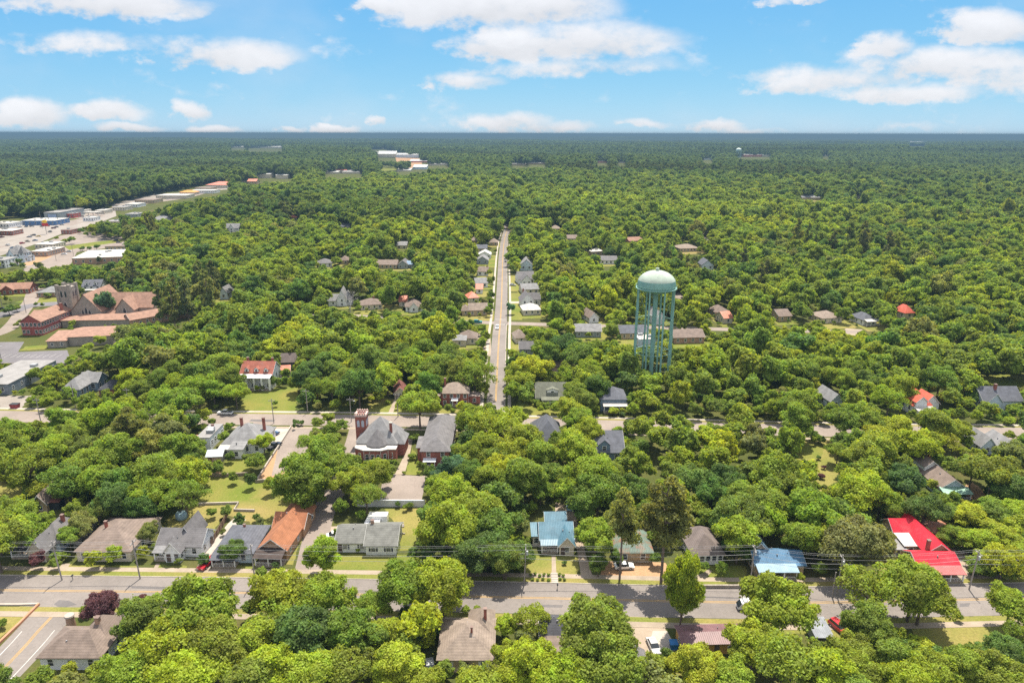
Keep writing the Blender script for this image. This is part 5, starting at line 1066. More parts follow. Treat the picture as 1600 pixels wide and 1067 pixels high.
def trailer(label, px, py, rz, L, W, H, name='delivery_van'):
    p = G(px, py); root = empty(name, (p.x, p.y, 0.03), R_(rz)); tag(root, label, 'van')
    m = MB(); m.box(-L/2, L/2, -W/2, W/2, .5, H); m.build('box_body', CWH, root)
    m = MB(); m.box(-L/2 - .04, L/2 + .04, -W/2 - .04, W/2 + .04, H + .003, H + .06); m.build('roof', M_WHITE, root)
    m = MB(); m.hull8([(L/2 + .003, -W/2 + .1, .5), (L/2 + 1.3, -W/2 + .1, .5), (L/2 + 1.3, W/2 - .1, .5), (L/2 + .003, W/2 - .1, .5)], [(L/2 + .003, -W/2 + .15, 1.9), (L/2 + .5, -W/2 + .15, 1.9), (L/2 + .5, W/2 - .15, 1.9), (L/2 + .003, W/2 - .15, 1.9)]); cb = m.build('cab', CWH, root)
    m = MB(); m.hull8([(L/2 + 1.31, -W/2 + .2, .9), (L/2 + .52, -W/2 + .2, 1.85), (L/2 + .52, W/2 - .2, 1.85), (L/2 + 1.31, W/2 - .2, .9)], [(L/2 + 1.34, -W/2 + .2, .92), (L/2 + .55, -W/2 + .2, 1.87), (L/2 + .55, W/2 - .2, 1.87), (L/2 + 1.34, W/2 - .2, .92)]); m.build('windscreen', CARGL, cb)
    wh = MB(); wh.tube((0, -.14, 0), (0, .14, 0), .4, n=12); wm = wh.mesh('wheel', TYRE)
    for sx in (-L * .3, L * .42):
        for sy in (-1, 1): put('wheel', wm, root, (sx, sy * (W/2 - .1), .4))
trailer('white delivery van on the front street beside a tall tree', 1176, 951, 178, 4.4, 2.1, 2.5)
trailer('white camper parked behind the ranch house chimney', 592, 817, 180, 5.0, 2.3, 2.7, 'camper_van')

# ------------------------------------------------------------------ poles, wires, signs, fences
def utility_pole(label, px, py, H, cross=True, transformer=False, lamp=False, group='wooden utility poles', lean=0.0):
    p = G(px, py); root = empty('utility_pole', (p.x, p.y, 0)); root.rotation_euler = (0, lean, 0); tag(root, label, 'utility pole', group)
    m = MB(); m.cyl(0, 0, 0, H, .17, .12, 8); m.build('post', GREYWOOD, root)
    if cross:
        m = MB(); m.box(-.08, .08, -1.2, 1.2, H - .9, H - .74) if cross == 'y' else m.box(-1.2, 1.2, -.20, -.13, H - .9, H - .74); ca = m.build('crossarm', GREYWOOD, root)
        ins = MB(); ins.cyl(0, 0, 0, .22, .06, .05, 6); im = ins.mesh('insulator', mat('insulator_white', (.6, .6, .62)))
        for o in (-1.05, -.4, .4, 1.05): put('insulator', im, ca, (0, o, H - .737) if cross == 'y' else (o, -.165, H - .737))
    if transformer: m = MB(); m.cyl(.38, -.1, H - 2.6, H - 1.6, .22, n=10); m.build('transformer', mat('transformer_grey', (.42, .44, .45)), root)
    if lamp: m = MB(); m.tube((.1, 0, H - 1.5), (1.6, -.6, H - 1.1), .04); a = m.build('lamp_arm', GREYWOOD, root); m = MB(); m.box(1.4, 2.0, -.75, -.5, H - 1.15, H - 1.0); m.build('lamp_head', LAMP, a)
    return p
pl = []
for lb, px, py, tr, ln in [('leaning pole with side arm by the purple shrub', 97, 906, False, -.04), ('pole between the leafy street trees west of the white cross gabled house', 219, 904, False, -.02), ('pole in front of the pale blue porch house', 399, 912, False, .0), ('pole beside the dark shade at the blue roofed cottage', 819, 912, True, .03),
                           ('pole in front of the band window house', 1172, 913, True, 0), ('taller pole of the pair before the blue metal roofed house', 1307, 929, True, 0), ('pole with guy wire beside the bright red roofed house', 1514, 921, True, .03)]:
    pl.append((utility_pole(lb, px, py, 10.5, 'y', tr, lean=ln), lb))
utility_pole('shorter pole of the pair before the blue metal roofed house', 1300, 932, 6.5, False)
def wire(label, a, b, sag=.5, r=.03):
    m = MB(); P = []
    for k in range(9):
        t = k / 8; P.append((a[0] + (b[0] - a[0]) * t, a[1] + (b[1] - a[1]) * t, a[2] + (b[2] - a[2]) * t - sag * 4 * t * (1 - t)))
    for k in range(8): m.tube(P[k], P[k + 1], r, n=4)
    tag(m.build('power_line', mat('wire', (.30, .30, .31), rough=.4)), label, 'power line', 'overhead wires along the front street')
ends = [Vector((pl[0][0].x - 55, pl[0][0].y, 0))] + [q[0] for q in pl] + [Vector((pl[-1][0].x + 55, pl[-1][0].y + 2, 0))]
for i in range(len(ends) - 1):
    a, b = ends[i], ends[i + 1]
    where = ['left of the leaning pole', 'from the leaning pole to the street trees', 'across the white cross gabled house', 'from the pale blue porch house past the ranch', 'from the shaded pole past the pines', 'before the band window house', 'before the red roofed house', 'right of the guyed pole'][i]
    for z, oy, nm in ((9.85, -1.05, 'topmost near'), (9.85, .4, 'topmost middle'), (9.85, 1.05, 'topmost far'), (8.0, 0.2, 'middle'), (7.0, -.2, 'lowest')):
        wire('%s wire %s' % (nm, where), (a.x, a.y + oy, z), (b.x, b.y + oy, z), .55 if z > 9 else .8, .02 if z > 9 else .035)
for lb, px, py, cr in [('pole beside the warehouse yard', 64, 660, True), ('pole before the tucked brick house', 203, 643, True), ('pole with lamp left of the church tower', 549, 659, True), ('pole before the big round trees', 481, 645, True), ('leaning pole at the concrete drive', 622, 651, True), ('thin pole at the blue hip roofed house', 118, 636, True), ('pole near the cracked lot', 428, 661, True)]:
    utility_pole(lb, px, py, 9.5, cr, group='wooden utility poles', lamp='lamp' in lb)
for k, (px, py) in enumerate([(792.5, 575), (792.3, 545), (792.4, 505), (793, 470), (793.2, 440), (793.6, 415), (794, 392)]):
    utility_pole('roadside pole east of the straight street, %s from the near end' % ['first', 'second', 'third', 'fourth', 'fifth', 'sixth', 'seventh'][k], px, py, 9, 'y', group='poles along the straight street')
for lb, px, py, H in [('tall steel pole in front of the long blue store', 66.5, 357.5, 19), ('tall steel pole at the far highway bend', 123.5, 341, 20), ('lamp pole on the church lot', 3, 566, 9), ('dark pole on the street by the brick school', 41, 489, 9), ('dark pole at the corner by the grey roofed lawn house', 4, 482, 9), ('pole at the asphalt lot by the orange bank', 88, 408, 11), ('pole on the lot behind the green edged shop', 115, 400, 10)]:
    utility_pole(lb, px, py, H, False, lamp=H < 10, group='metal poles')
def pole_sign():
    p = G(74, 366); root = empty('pole_sign', (p.x, p.y, 0)); tag(root, 'tall pole sign with yellow oval above a red board', 'sign')
    m = MB(); m.cyl(-.6, 0, 0, 13, .25, n=8); m.build('post', GREYWOOD, root)
    m = MB(); m.box(-3.6, 2.4, -.3, .3, 8.6, 11.0); m.build('red_board', mat('sign_red', (.5, .03, .03)), root)
    m = MB(); c = [(2.6 * math.cos(t) - .6, 12.9 + 1.7 * math.sin(t)) for t in np.linspace(0, 2 * math.pi, 20, endpoint=False)]
    m.hull8([(x, -.35, z) for x, z in c], [(x, .35, z) for x, z in c]); m.build('yellow_oval', mat('sign_yellow', (.75, .48, .04)), root)
    p = G(84, 350); root = empty('billboard', (p.x, p.y, 0)); tag(root, 'dark framed billboard above the long blue store', 'billboard')
    m = MB(); m.box(-5, 5, -.2, .2, 7, 11); m.build('panel', mat('billboard_blue', (.20, .26, .38)), root); m = MB(); m.box(-5.3, -5.003, -.3, .3, 0, 11.3); m.box(5.003, 5.3, -.3, .3, 0, 11.3); m.box(-5, 5, -.3, .3, 11.003, 11.3); m.build('frame', DARKSH, root)
    p = G(146, 338); root = empty('filling_canopy', (p.x, p.y, 0)); tag(root, 'white flat canopy of a filling station beside the highway', 'canopy')
    m = MB(); m.box(-9, 9, -5, 5, 4.8, 5.7); m.build('roof', FLATW, root)
    c = MB(); c.box(-.25, .25, -.25, .25, 0, 4.797); cm = c.mesh('column', WHITE)
    for x in (-6, 0, 6): put('column', cm, root, (x, 0, 0))
pole_sign()
def wall_run(name, label, pts, h, t, m, cat='wall'):
    mb = MB(); P = gpts(pts); a = follow(P, -t / 2); b = follow(P, t / 2)
    for i in range(len(P) - 1): mb.hull8([a[i], b[i], b[i + 1], a[i + 1]], [(q.x, q.y, h) for q in (a[i], b[i], b[i + 1], a[i + 1])])
    return tag(mb.build(name, m), label, cat)
wall_run('retaining_wall', 'long pale wall below the church parking lot', [(558, 791), (590, 791), (664, 791.5)], 2.1, .4, mat('pale_blue_block', (.52, .53, .55), 'concrete'))
wall_run('low_wall', 'low cream wall along the cracked lot and the green field', [(400, 754), (455, 668)], .8, .35, CONCL)
wall_run('low_wall', 'dark block wall on the field side of the cracked lot', [(440, 751), (400, 754)], 1.0, .4, mat('dark_block', (.28, .24, .20), 'stone'))
wall_run('low_wall', 'stone terrace wall below the raised beds', [(309, 744), (350, 744.5), (388, 742)], 1.0, .4, CONC)
wall_run('low_wall', 'angled concrete terrace wall in the green field', [(305, 789), (373, 787), (366, 798), (398, 799)], .7, .4, CONCL)
wall_run('kerb_wall', 'low brick red kerb wall of the corner lawn', [(-8, 1012), (30, 976), (61, 945)], .55, .5, mat('red_kerb', (.40, .20, .12), 'concrete'))
wall_run('kerb_wall', 'pale kerb wall along the street edge of the corner lawn', [(61, 944), (30, 945), (-60, 945)], .35, .5, CONCL)
wall_run('low_wall', 'low dark wall in front of the band window house', [(1095, 918), (1165, 918)], .8, .4, mat('dark_block', (.28, .24, .20), 'stone'))
wall_run('lot_wall', 'long grey wall behind the dark church lot', [(-60, 571), (110, 571)], 1.2, .3, mat('dark_block', (.28, .24, .20), 'stone'))
def fence(label, pts, m, h=1.8):
    P = gpts(pts); root = empty('wooden_fence', P[0]); tag(root, label, 'fence')
    pc = MB(); pc.box(-.07, .07, -.07, .07, 0, h + .1); pm = pc.mesh('post', m); mb = MB()
    for i in range(len(P) - 1):
        a, b = P[i] - P[0], P[i + 1] - P[0]; d = b - a; L = d.length; d /= L; n = Vector((d.y, -d.x, 0)) * .03
        x = 0
        while x < L - .1:
            e = min(x + .2, L); q0 = a + d * x; q1 = a + d * (e - .02); hh = h - .05 * random.random()
            mb.hull8([q0 - n, q1 - n, q1 + n, q0 + n], [v + Vector((0, 0, hh)) for v in (q0 - n, q1 - n, q1 + n, q0 + n)]); x += .2
        k = int(L / 2.4) + 1
        for j in range(k + 1): put('post', pm, root, a + d * L * j / k + n * 3.4)
    mb.build('board_panel', m, root)
random.seed(4)
fence('grey board fence beside the long brown roofed house', [(117, 862), (152, 822)], GREYWOOD)
fence('brown board fence between dry yard and gravel driveway', [(330, 853), (352, 816), (357, 800)], mat('brown_board', (.20, .13, .09), 'wood'))
fence('brown board fence behind the shaded gravel drive', [(846, 772), (905, 770)], mat('brown_board', (.20, .13, .09), 'wood'))
fence('grey board fence at the back of the olive roofed house', [(862, 590), (900, 590)], GREYWOOD)
def raised_bed(label, px, py):
    p = G(px, py); root = empty('raised_bed', (p.x, p.y, 0), R_(-4)); tag(root, label, 'raised bed', 'wooden raised beds by the garden shed')
    m = MB(); m.box(-1.2, 1.2, -.9, -.8, 0, .5); m.box(-1.2, 1.2, .8, .9, 0, .5); m.box(-1.2, -1.1, -.797, .797, 0, .5); m.box(1.1, 1.2, -.797, .797, 0, .5); m.build('frame', mat('new_timber', (.55, .36, .16), 'wood'), root)
    m = MB(); m.box(-1.097, 1.097, -.797, .797, 0, .42); m.build('soil', mat('bed_soil', (.24, .20, .05), 'grass', dry=(.3, .25, .05), dirt=(.16, .1, .06)), root)
for lb, px, py in (('front bed on the west side of the raised bed square', 320, 737), ('front bed on the east side of the raised bed square', 333, 737), ('back bed on the west side of the raised bed square', 324, 729.5), ('back bed on the east side of the raised bed square', 337, 729.5)): raised_bed(lb, px, py)
def carport():
    a = G(1463, 850); root = empty('carport', (a.x, a.y, 0), R_(2)); tag(root, 'open carport with rusty sagging tin roof', 'carport')
    m = MB(); roof_on(m, 0, 5.4, 0, 6, 2.5, .9, 'gable_y', .3); m.build('roof', M_RUST, root)
    c = MB(); c.box(-.08, .08, -.08, .08, 0, 2.45); cm = c.mesh('post', GREYWOOD)
    for x in (.15, 5.25):
        for y in (.2, 3, 5.8): put('post', cm, root, (x, y, 0))
    FOOT.append((a.x + 2.7, a.y + 3, 3, 3.5, 0)); PROT.append((1460, 827, 1496, 848, a.length))
carport()
def tank():
    p = G(284, 810); root = empty('storage_tank', (p.x, p.y, 0)); tag(root, 'pale blue garden tank under the big bright tree', 'tank')
    m = MB(); m.lathe([(1.2, 0), (1.5, .2), (1.5, 1.6), (1.2, 1.9), (.3, 2.1), (.01, 2.1)], 20); m.build('shell', mat('tank_blue', (.22, .31, .36)), root, smooth=True)
    m = MB(); m.cyl(0, 0, 2.1, 2.3, .3, n=12); m.build('lid', DARKSH, root)
    p = G(24, 637); root = empty('dumpster', (p.x, p.y, 0)); tag(root, 'maroon dumpster at the edge of the warehouse yard', 'dumpster')
    m = MB(); m.hull8([(-1.2, -.8, 0), (1.2, -.8, 0), (1.2, .8, 0), (-1.2, .8, 0)], [(-1.5, -1, 1.6), (1.5, -1, 1.6), (1.5, 1, 1.6), (-1.5, 1, 1.6)]); m.build('bin', mat('maroon_steel', (.30, .06, .07)), root)
    m = MB(); m.box(-1.52, 1.52, -1.02, 1.02, 1.603, 1.7); m.build('lid', DARKSH, root)
    p = G(1052, 1012); root = empty('wheelie_bin', (p.x, p.y, 0)); tag(root, 'blue wheelie bin beside the mobile home', 'bin')
    m = MB(); m.hull8([(-.6, -.6, 0), (.6, -.6, 0), (.6, .6, 0), (-.6, .6, 0)], [(-.8, -.8, 1.4), (.8, -.8, 1.4), (.8, .8, 1.4), (-.8, .8, 1.4)]); m.build('bin', mat('bin_blue', (.03, .14, .34)), root); m = MB(); m.box(-.85, .85, -.85, .85, 1.403, 1.5); m.build('lid', mat('bin_blue', (.03, .14, .34)), root)
    p = G(1040, 1056); root = empty('garden_table', (p.x, p.y, 0), .2); tag(root, 'white garden table on the weedy yard behind the drive', 'table')
    m = MB(); m.box(-1.1, 1.1, -.5, .5, .7, .78); m.build('tabletop', WHITE, root)
    for x in (-.9, .9):
        for y in (-.4, .4): m = MB(); m.box(x - .05, x + .05, y - .05, y + .05, 0, .697); m.build('leg', WHITE, root)
    p = G(112, 978); root = empty('brick_pillar', (p.x, p.y, 0)); tag(root, 'round brick pillar beside the brown corner house', 'pillar')
    m = MB(); m.cyl(0, 0, 0, 2.6, .9, .8, 14); m.build('shaft', TANB, root); m = MB(); m.cyl(0, 0, 2.603, 2.9, 1.0, .9, 14); m.build('cap', CONCL, root)
    p = G(866, 900); root = empty('garden_steps', (p.x, p.y, 0)); tag(root, 'flight of concrete steps up to the blue roofed cottage', 'steps')
    m = MB()
    for k in range(6): m.box(-.8, .8, -2.4 + k * .5, -1.9 + k * .5, 0, .1 + k * .1)
    m.build('tread', CONCL, root)
    for lb, px, py, rz in (('weathered plank pile beside the ranch house, the longer one', 622, 823, .1), ('short fallen post on the dry side yard', 629, 833, -.2)):
        p = G(px, py); root = empty('plank_pile', (p.x, p.y, 0), rz); tag(root, lb, 'wood pile')
        L = 1.6 if 'long' in lb else .8
        for k in range(3 if L > 1 else 1): m = MB(); m.box(-L, L, -.35 + k * .3, -.1 + k * .3, .02, .3 + .1 * k); m.build('plank', GREYWOOD, root)
tank()

def mailbox(label, px, py):
    p = G(px, py); root = empty('mailbox', (p.x, p.y, .05)); tag(root, label, 'mailbox', 'mailboxes along the front street')
    m = MB(); m.box(-.06, .06, -.06, .06, 0, 1.1); m.build('post', GREYWOOD, root)
    m = MB(); c = [(.17 * math.cos(t), 1.22 + .17 * math.sin(t)) for t in np.linspace(0, math.pi, 7)] + [(-.17, 1.103), (.17, 1.103)]
    m.hull8([(x, -.3, z) for x, z in c], [(x, .3, z) for x, z in c]); m.build('box', DARKSH, root)
for lb, px, py in (('dark mailbox at the walk of the corner house with the grey roof', 114, 906), ('dark mailbox right of the pale gravel driveway', 331, 910), ('dark mailbox beside the pole at the pale blue porch house', 391, 911), ('dark mailbox right of the cottage steps', 871, 920), ('dark mailbox in front of the curved brick walk', 1093, 926)): mailbox(lb, px, py)
# ------------------------------------------------------------------ trees
rng = np.random.default_rng(11)
def mesh_np(name, V, F4, cv, m, F3=None):
    me = bpy.data.meshes.new(name)
    nq = len(F4); n3 = 0 if F3 is None else len(F3)
    me.vertices.add(len(V)); me.vertices.foreach_set('co', np.ascontiguousarray(V, dtype=np.float32).ravel())
    loops = F4.ravel() if n3 == 0 else np.concatenate([F4.ravel(), F3.ravel()])
    me.loops.add(len(loops)); me.loops.foreach_set('vertex_index', loops.astype(np.int32))
    me.polygons.add(nq + n3)
    st = np.arange(nq) * 4
    if n3: st = np.concatenate([st, nq * 4 + np.arange(n3) * 3])
    me.polygons.foreach_set('loop_start', st.astype(np.int32))
    me.update(calc_edges=True)
    a = me.attributes.new('cv', 'FLOAT', 'FACE'); a.data.foreach_set('value', cv.astype(np.float32))
    me.materials.append(m); return me
def unit(v): return v / np.maximum(np.linalg.norm(v, axis=1, keepdims=True), 1e-9)
def cards(P, Nn, size, r, aspect=.75):
    n = len(P); d = unit(r.normal(size=(n, 3))); t = unit(np.cross(Nn, d)); b = np.cross(Nn, t)
    s = (size * r.uniform(.65, 1.35, n))[:, None]
    bend = Nn * s * r.uniform(-.35, .1, n)[:, None]
    V = np.stack([P - t * s, P - b * s * aspect + bend, P + t * s, P + b * s * aspect + bend], 1)
    return V.reshape(-1, 3), np.arange(n * 4).reshape(n, 4)
def blob(c, r, rr, nu=7, nv=5):
    u = np.linspace(0, 2 * np.pi, nu, endpoint=False); v = np.linspace(0, np.pi, nv + 1)
    V = np.array([[np.sin(b) * np.cos(a), np.sin(b) * np.sin(a), np.cos(b)] for b in v for a in u])
    V = V * (r * rr.uniform(.8, 1.1, len(V)))[:, None] + c
    F = np.array([[k * nu + i, (k + 1) * nu + i, (k + 1) * nu + (i + 1) % nu, k * nu + (i + 1) % nu] for k in range(nv) for i in range(nu)])
    return V, F
def crown(name, seed, ncards, csize, nl=10, flat=.82, tall=1.0, spread=.60, lr=(.28, .42), zc=.60, K=2.2, core=True, ns=7, sr=(.12, .22)):
    r = np.random.default_rng(seed)
    i = np.arange(nl) + .5; ph = np.pi * (1 + 5 ** .5) * i + r.uniform(0, 6)
    ze = np.clip(1 - 1.5 * i / nl + r.normal(0, .08, nl), -.6, 1); xy = np.sqrt(1 - ze ** 2)
    C = np.stack([xy * np.cos(ph), xy * np.sin(ph), ze], 1)
    C *= spread * r.uniform(.6, 1.2, nl)[:, None]; C[:, 2] *= flat * tall; C += r.normal(0, .08, C.shape)
    C[:, 2] = np.maximum(C[:, 2], -.42)
    Rl = r.uniform(lr[0], lr[1], nl)
    C = np.vstack([C, [[0, 0, .1]]]); Rl = np.append(Rl, .40)
    big_C, big_R = C, Rl; lobe_t = r.uniform(.3, .7, len(Rl))
    sC, sR, sT = [], [], []
    for j in range(len(Rl)):                                   # each bough carries smaller leaf clumps
        d = unit(r.normal(size=(ns, 3))); d[:, 2] = np.abs(d[:, 2]) * .9 - .25; d = unit(d)
        sC.append(C[j] + d * Rl[j] * r.uniform(.75, 1.15, ns)[:, None]); sR.append(r.uniform(sr[0], sr[1], ns)); sT.append(np.clip(lobe_t[j] + r.normal(0, .16, ns), 0, 1))
    AC = np.vstack([C] + sC); AR = np.concatenate([Rl * .92] + sR); AT = np.concatenate([lobe_t] + sT)
    w = AR ** 2; w[:len(Rl)] *= .45; w /= w.sum(); m = int(ncards * 2.2); k = r.choice(len(AR), size=m, p=w)
    d = unit(r.normal(size=(m, 3))); d[:, 2] = np.where(d[:, 2] < -.35, -d[:, 2] * .5, d[:, 2]); d = unit(d)
    P = AC[k] + d * (AR[k] * (1 + r.normal(0, .21, m)))[:, None]
    keep = np.ones(m, bool)
    for j in range(len(AR)):
        keep &= (np.linalg.norm(P - AC[j], axis=1) > AR[j] * .72) | (k == j)
    P, d, k = P[keep][:ncards], d[keep][:ncards], k[keep][:ncards]
    Nn = unit(d + r.normal(0, .62, d.shape) + np.array([0, 0, .35]))
    V, F = cards(P, Nn, csize, r)
    cv = np.clip(AT[k] + r.normal(0, .16, len(k)), 0, 1)
    Vs, Fs, cvs = [V], [F], [cv]; n = len(V)
    if core:
        for j in range(len(big_R)):
            bv, bf = blob(big_C[j], big_R[j] * .78, r); Vs.append(bv); Fs.append(bf + n); n += len(bv); cvs.append(np.full(len(bf), lobe_t[j] * .9))
    V = np.vstack(Vs); V[:, 2] = V[:, 2] / K + zc
    return mesh_np(name, V, np.vstack(Fs), np.concatenate(cvs), LEAF), big_C, zc, K
def trunk_mesh(name, C, zc, K, seed, r0=.055, m=BARK, nlimb=7):
    r = np.random.default_rng(seed); mb = MB(); zt = zc * .55
    mb.tube((0, 0, -.02), (0, 0, zt), r0, r0 * .72, 8); mb.tube((0, 0, zt), (r.normal(0, .05), r.normal(0, .05), zc + .12), r0 * .7, r0 * .25, 7)
    for j in r.choice(len(C), size=min(nlimb, len(C)), replace=False):
        c = C[j]; p = (0, 0, zt * r.uniform(.8, 1.15)); q = (c[0] * .6, c[1] * .6, c[2] / K * .6 + zc); e = (c[0] * .98, c[1] * .98, c[2] / K + zc)
        mb.tube(p, q, r0 * .45, r0 * .28, 6); mb.tube(q, e, r0 * .28, r0 * .10, 5)
    return mb.mesh(name, m)
def pine_crown(name, seed, ncards, csize, nt=26, z0=.45):
    r = np.random.default_rng(seed); C = []; Rl = []
    for j in range(nt):
        t = (j + .5) / nt; z = z0 + (1 - z0) * t; reach = max(.08, (1 - (1.25 * t - .25) ** 2)) ** .5 * .72; a = r.uniform(0, 6.28); q = reach * r.uniform(.35, 1.0)
        C.append([q * math.cos(a), q * math.sin(a), z]); Rl.append(r.uniform(.27, .45) * (1.05 - .35 * t))
    C = np.array(C); Rl = np.array(Rl); w = Rl ** 2; w /= w.sum(); k = r.choice(nt, size=ncards, p=w)
    d = unit(r.normal(size=(ncards, 3))); d[:, 2] = np.abs(d[:, 2]) * .8 - .15
    sc = np.array([1, 1, .24]); P = C[k] + d * sc * Rl[k][:, None] * r.uniform(.5, 1.1, ncards)[:, None]
    Nn = unit(d * np.array([.5, .5, 1]) + r.normal(0, .6, d.shape)); V, F = cards(P * np.array([1, 1, 3.3]), Nn, csize, r, .5); V[:, 2] /= 3.3
    lt = r.uniform(.2, .8, nt); cv = np.clip(lt[k] + r.normal(0, .2, ncards), 0, 1)
    Vs, Fs, cvs = [V], [F], [cv]; n = len(V)
    for j in range(nt):
        bv, bf = blob(np.zeros(3), Rl[j] * .6, r, 6, 4); bv = bv * np.array([1, 1, .2]) + C[j]; Vs.append(bv); Fs.append(bf + n); n += len(bv); cvs.append(np.full(len(bf), lt[j] * .6))
    return mesh_np(name, np.vstack(Vs), np.vstack(Fs), np.concatenate(cvs), LEAF), C
def pine_trunk(name, C, seed):
    r = np.random.default_rng(seed); mb = MB(); mb.tube((0, 0, -.01), (.02, .01, .55), .055, .042, 8); mb.tube((.02, .01, .55), (0, 0, .98), .042, .012, 7)
    for c in C[::2]:
        zt = c[2] - .05; mb.tube((0, 0, zt), (c[0] * .9, c[1] * .9, c[2]), .013, .006, 4)
    return mb.mesh(name, PBARK)
# hi-res kinds for the near trees, lighter ones further out
HI, MID = [], []
specs = [dict(nl=10), dict(nl=13, flat=.7, spread=.66), dict(nl=9, tall=1.3, spread=.54), dict(nl=14, lr=(.22, .36), spread=.66), dict(nl=7, lr=(.32, .48), spread=.54), dict(nl=12, flat=.6, spread=.70, lr=(.24, .38)), dict(nl=14, tall=1.4, spread=.58, lr=(.20, .34)), dict(nl=9, spread=.74, lr=(.22, .40))]
for i, s in enumerate(specs):
    me, C, zc, K = crown('crown', 100 + i, 13000, .040, **s); HI.append((me, trunk_mesh('trunk', C, zc, K, i)))
    me, C, zc, K = crown('crown', 200 + i, 2800, .075, ns=5, **s); MID.append((me, trunk_mesh('trunk', C, zc, K, i, nlimb=4)))
SPARSE = []
for i in range(2):
    me, C, zc, K = crown('crown', 300 + i, 4600, .042, nl=16, lr=(.16, .28), spread=.78, core=False); SPARSE.append((me, trunk_mesh('trunk', C, zc, K, 40 + i, nlimb=14)))
PHI, PMID = [], []
for i in range(3):
    me, C = pine_crown('crown', 400 + i, 7000, .055, nt=30, z0=.5 if i != 1 else .38); PHI.append((me, pine_trunk('trunk', C, i)))
    me, C = pine_crown('crown', 430 + i, 2200, .11, nt=22, z0=.28); PMID.append((me, pine_trunk('trunk', C, i)))
SHRUB = []
for i in range(3):
    me, C, zc, K = crown('foliage', 500 + i, 1500, .09, nl=7, flat=.9, spread=.5, lr=(.34, .5), zc=.48, K=2.0, ns=5); SHRUB.append((me, trunk_mesh('stem', C, zc, K, 60 + i, nlimb=4)))

TONE = {0: (.168, .205, .018), 1: (.106, .150, .021), 2: (.070, .116, .024), 3: (.062, .120, .058), 4: (.122, .138, .040), 5: (.080, .032, .038), 6: (.096, .112, .046), 7: (.134, .176, .019)}
TWORD = {0: 'bright yellow green', 1: 'mid green', 2: 'dark green', 3: 'bluish green', 4: 'olive green', 5: 'purple leaved', 6: 'grey green', 7: 'fresh green'}
LANDMARKS += [(G(*p).x, G(*p).y, n) for p, n in [((30, 985), 'the corner lawn'), ((1490, 985), 'the vacant lot'), ((628, 760), 'the church parking lot'), ((455, 705), 'the cracked lot'), ((380, 775), 'the green field'), ((1270, 720), 'the debris yard'), ((420, 625), 'the mansion lawn'), ((60, 555), 'the dark church lot'), ((1560, 595), 'the eastern clearing'), ((100, 300 + 130), 'the large white store')]]
TREES = []      # dict(x, y, R, H, tone, kind, label?)
def solve(t):
    z = 7.0
    for _ in range(8):
        p = G(t['cx'], t['cy'], z); sc = FPX / proj(p.x, p.y, z)[2]; R = t['w'] / 2 / sc; H = 2.15 * R * t['asp']; z = .62 * H
    t.update(x=p.x, y=p.y, R=R, H=H)
def screen_tree(cx, cy, w, tone=0, kind='b', asp=1.0):
    t = dict(cx=cx, cy=cy, w=w, asp=asp, tone=tone, kind=kind, near=True, px=cx, py=cy); solve(t); TREES.append(t)
def based_tree(cx, ybase, ytop, w, tone, kind):
    p = G(cx, ybase); s = FPX / proj(p.x, p.y, 0)[2]; R = w / 2 / s; lo, hi = 1, 60
    for _ in range(30):
        m = (lo + hi) / 2
        if proj(p.x, p.y, m)[1] > ytop: lo = m
        else: hi = m
    TREES.append(dict(x=p.x, y=p.y, R=R, H=lo, tone=tone, kind=kind, near=True, px=cx, py=ytop))
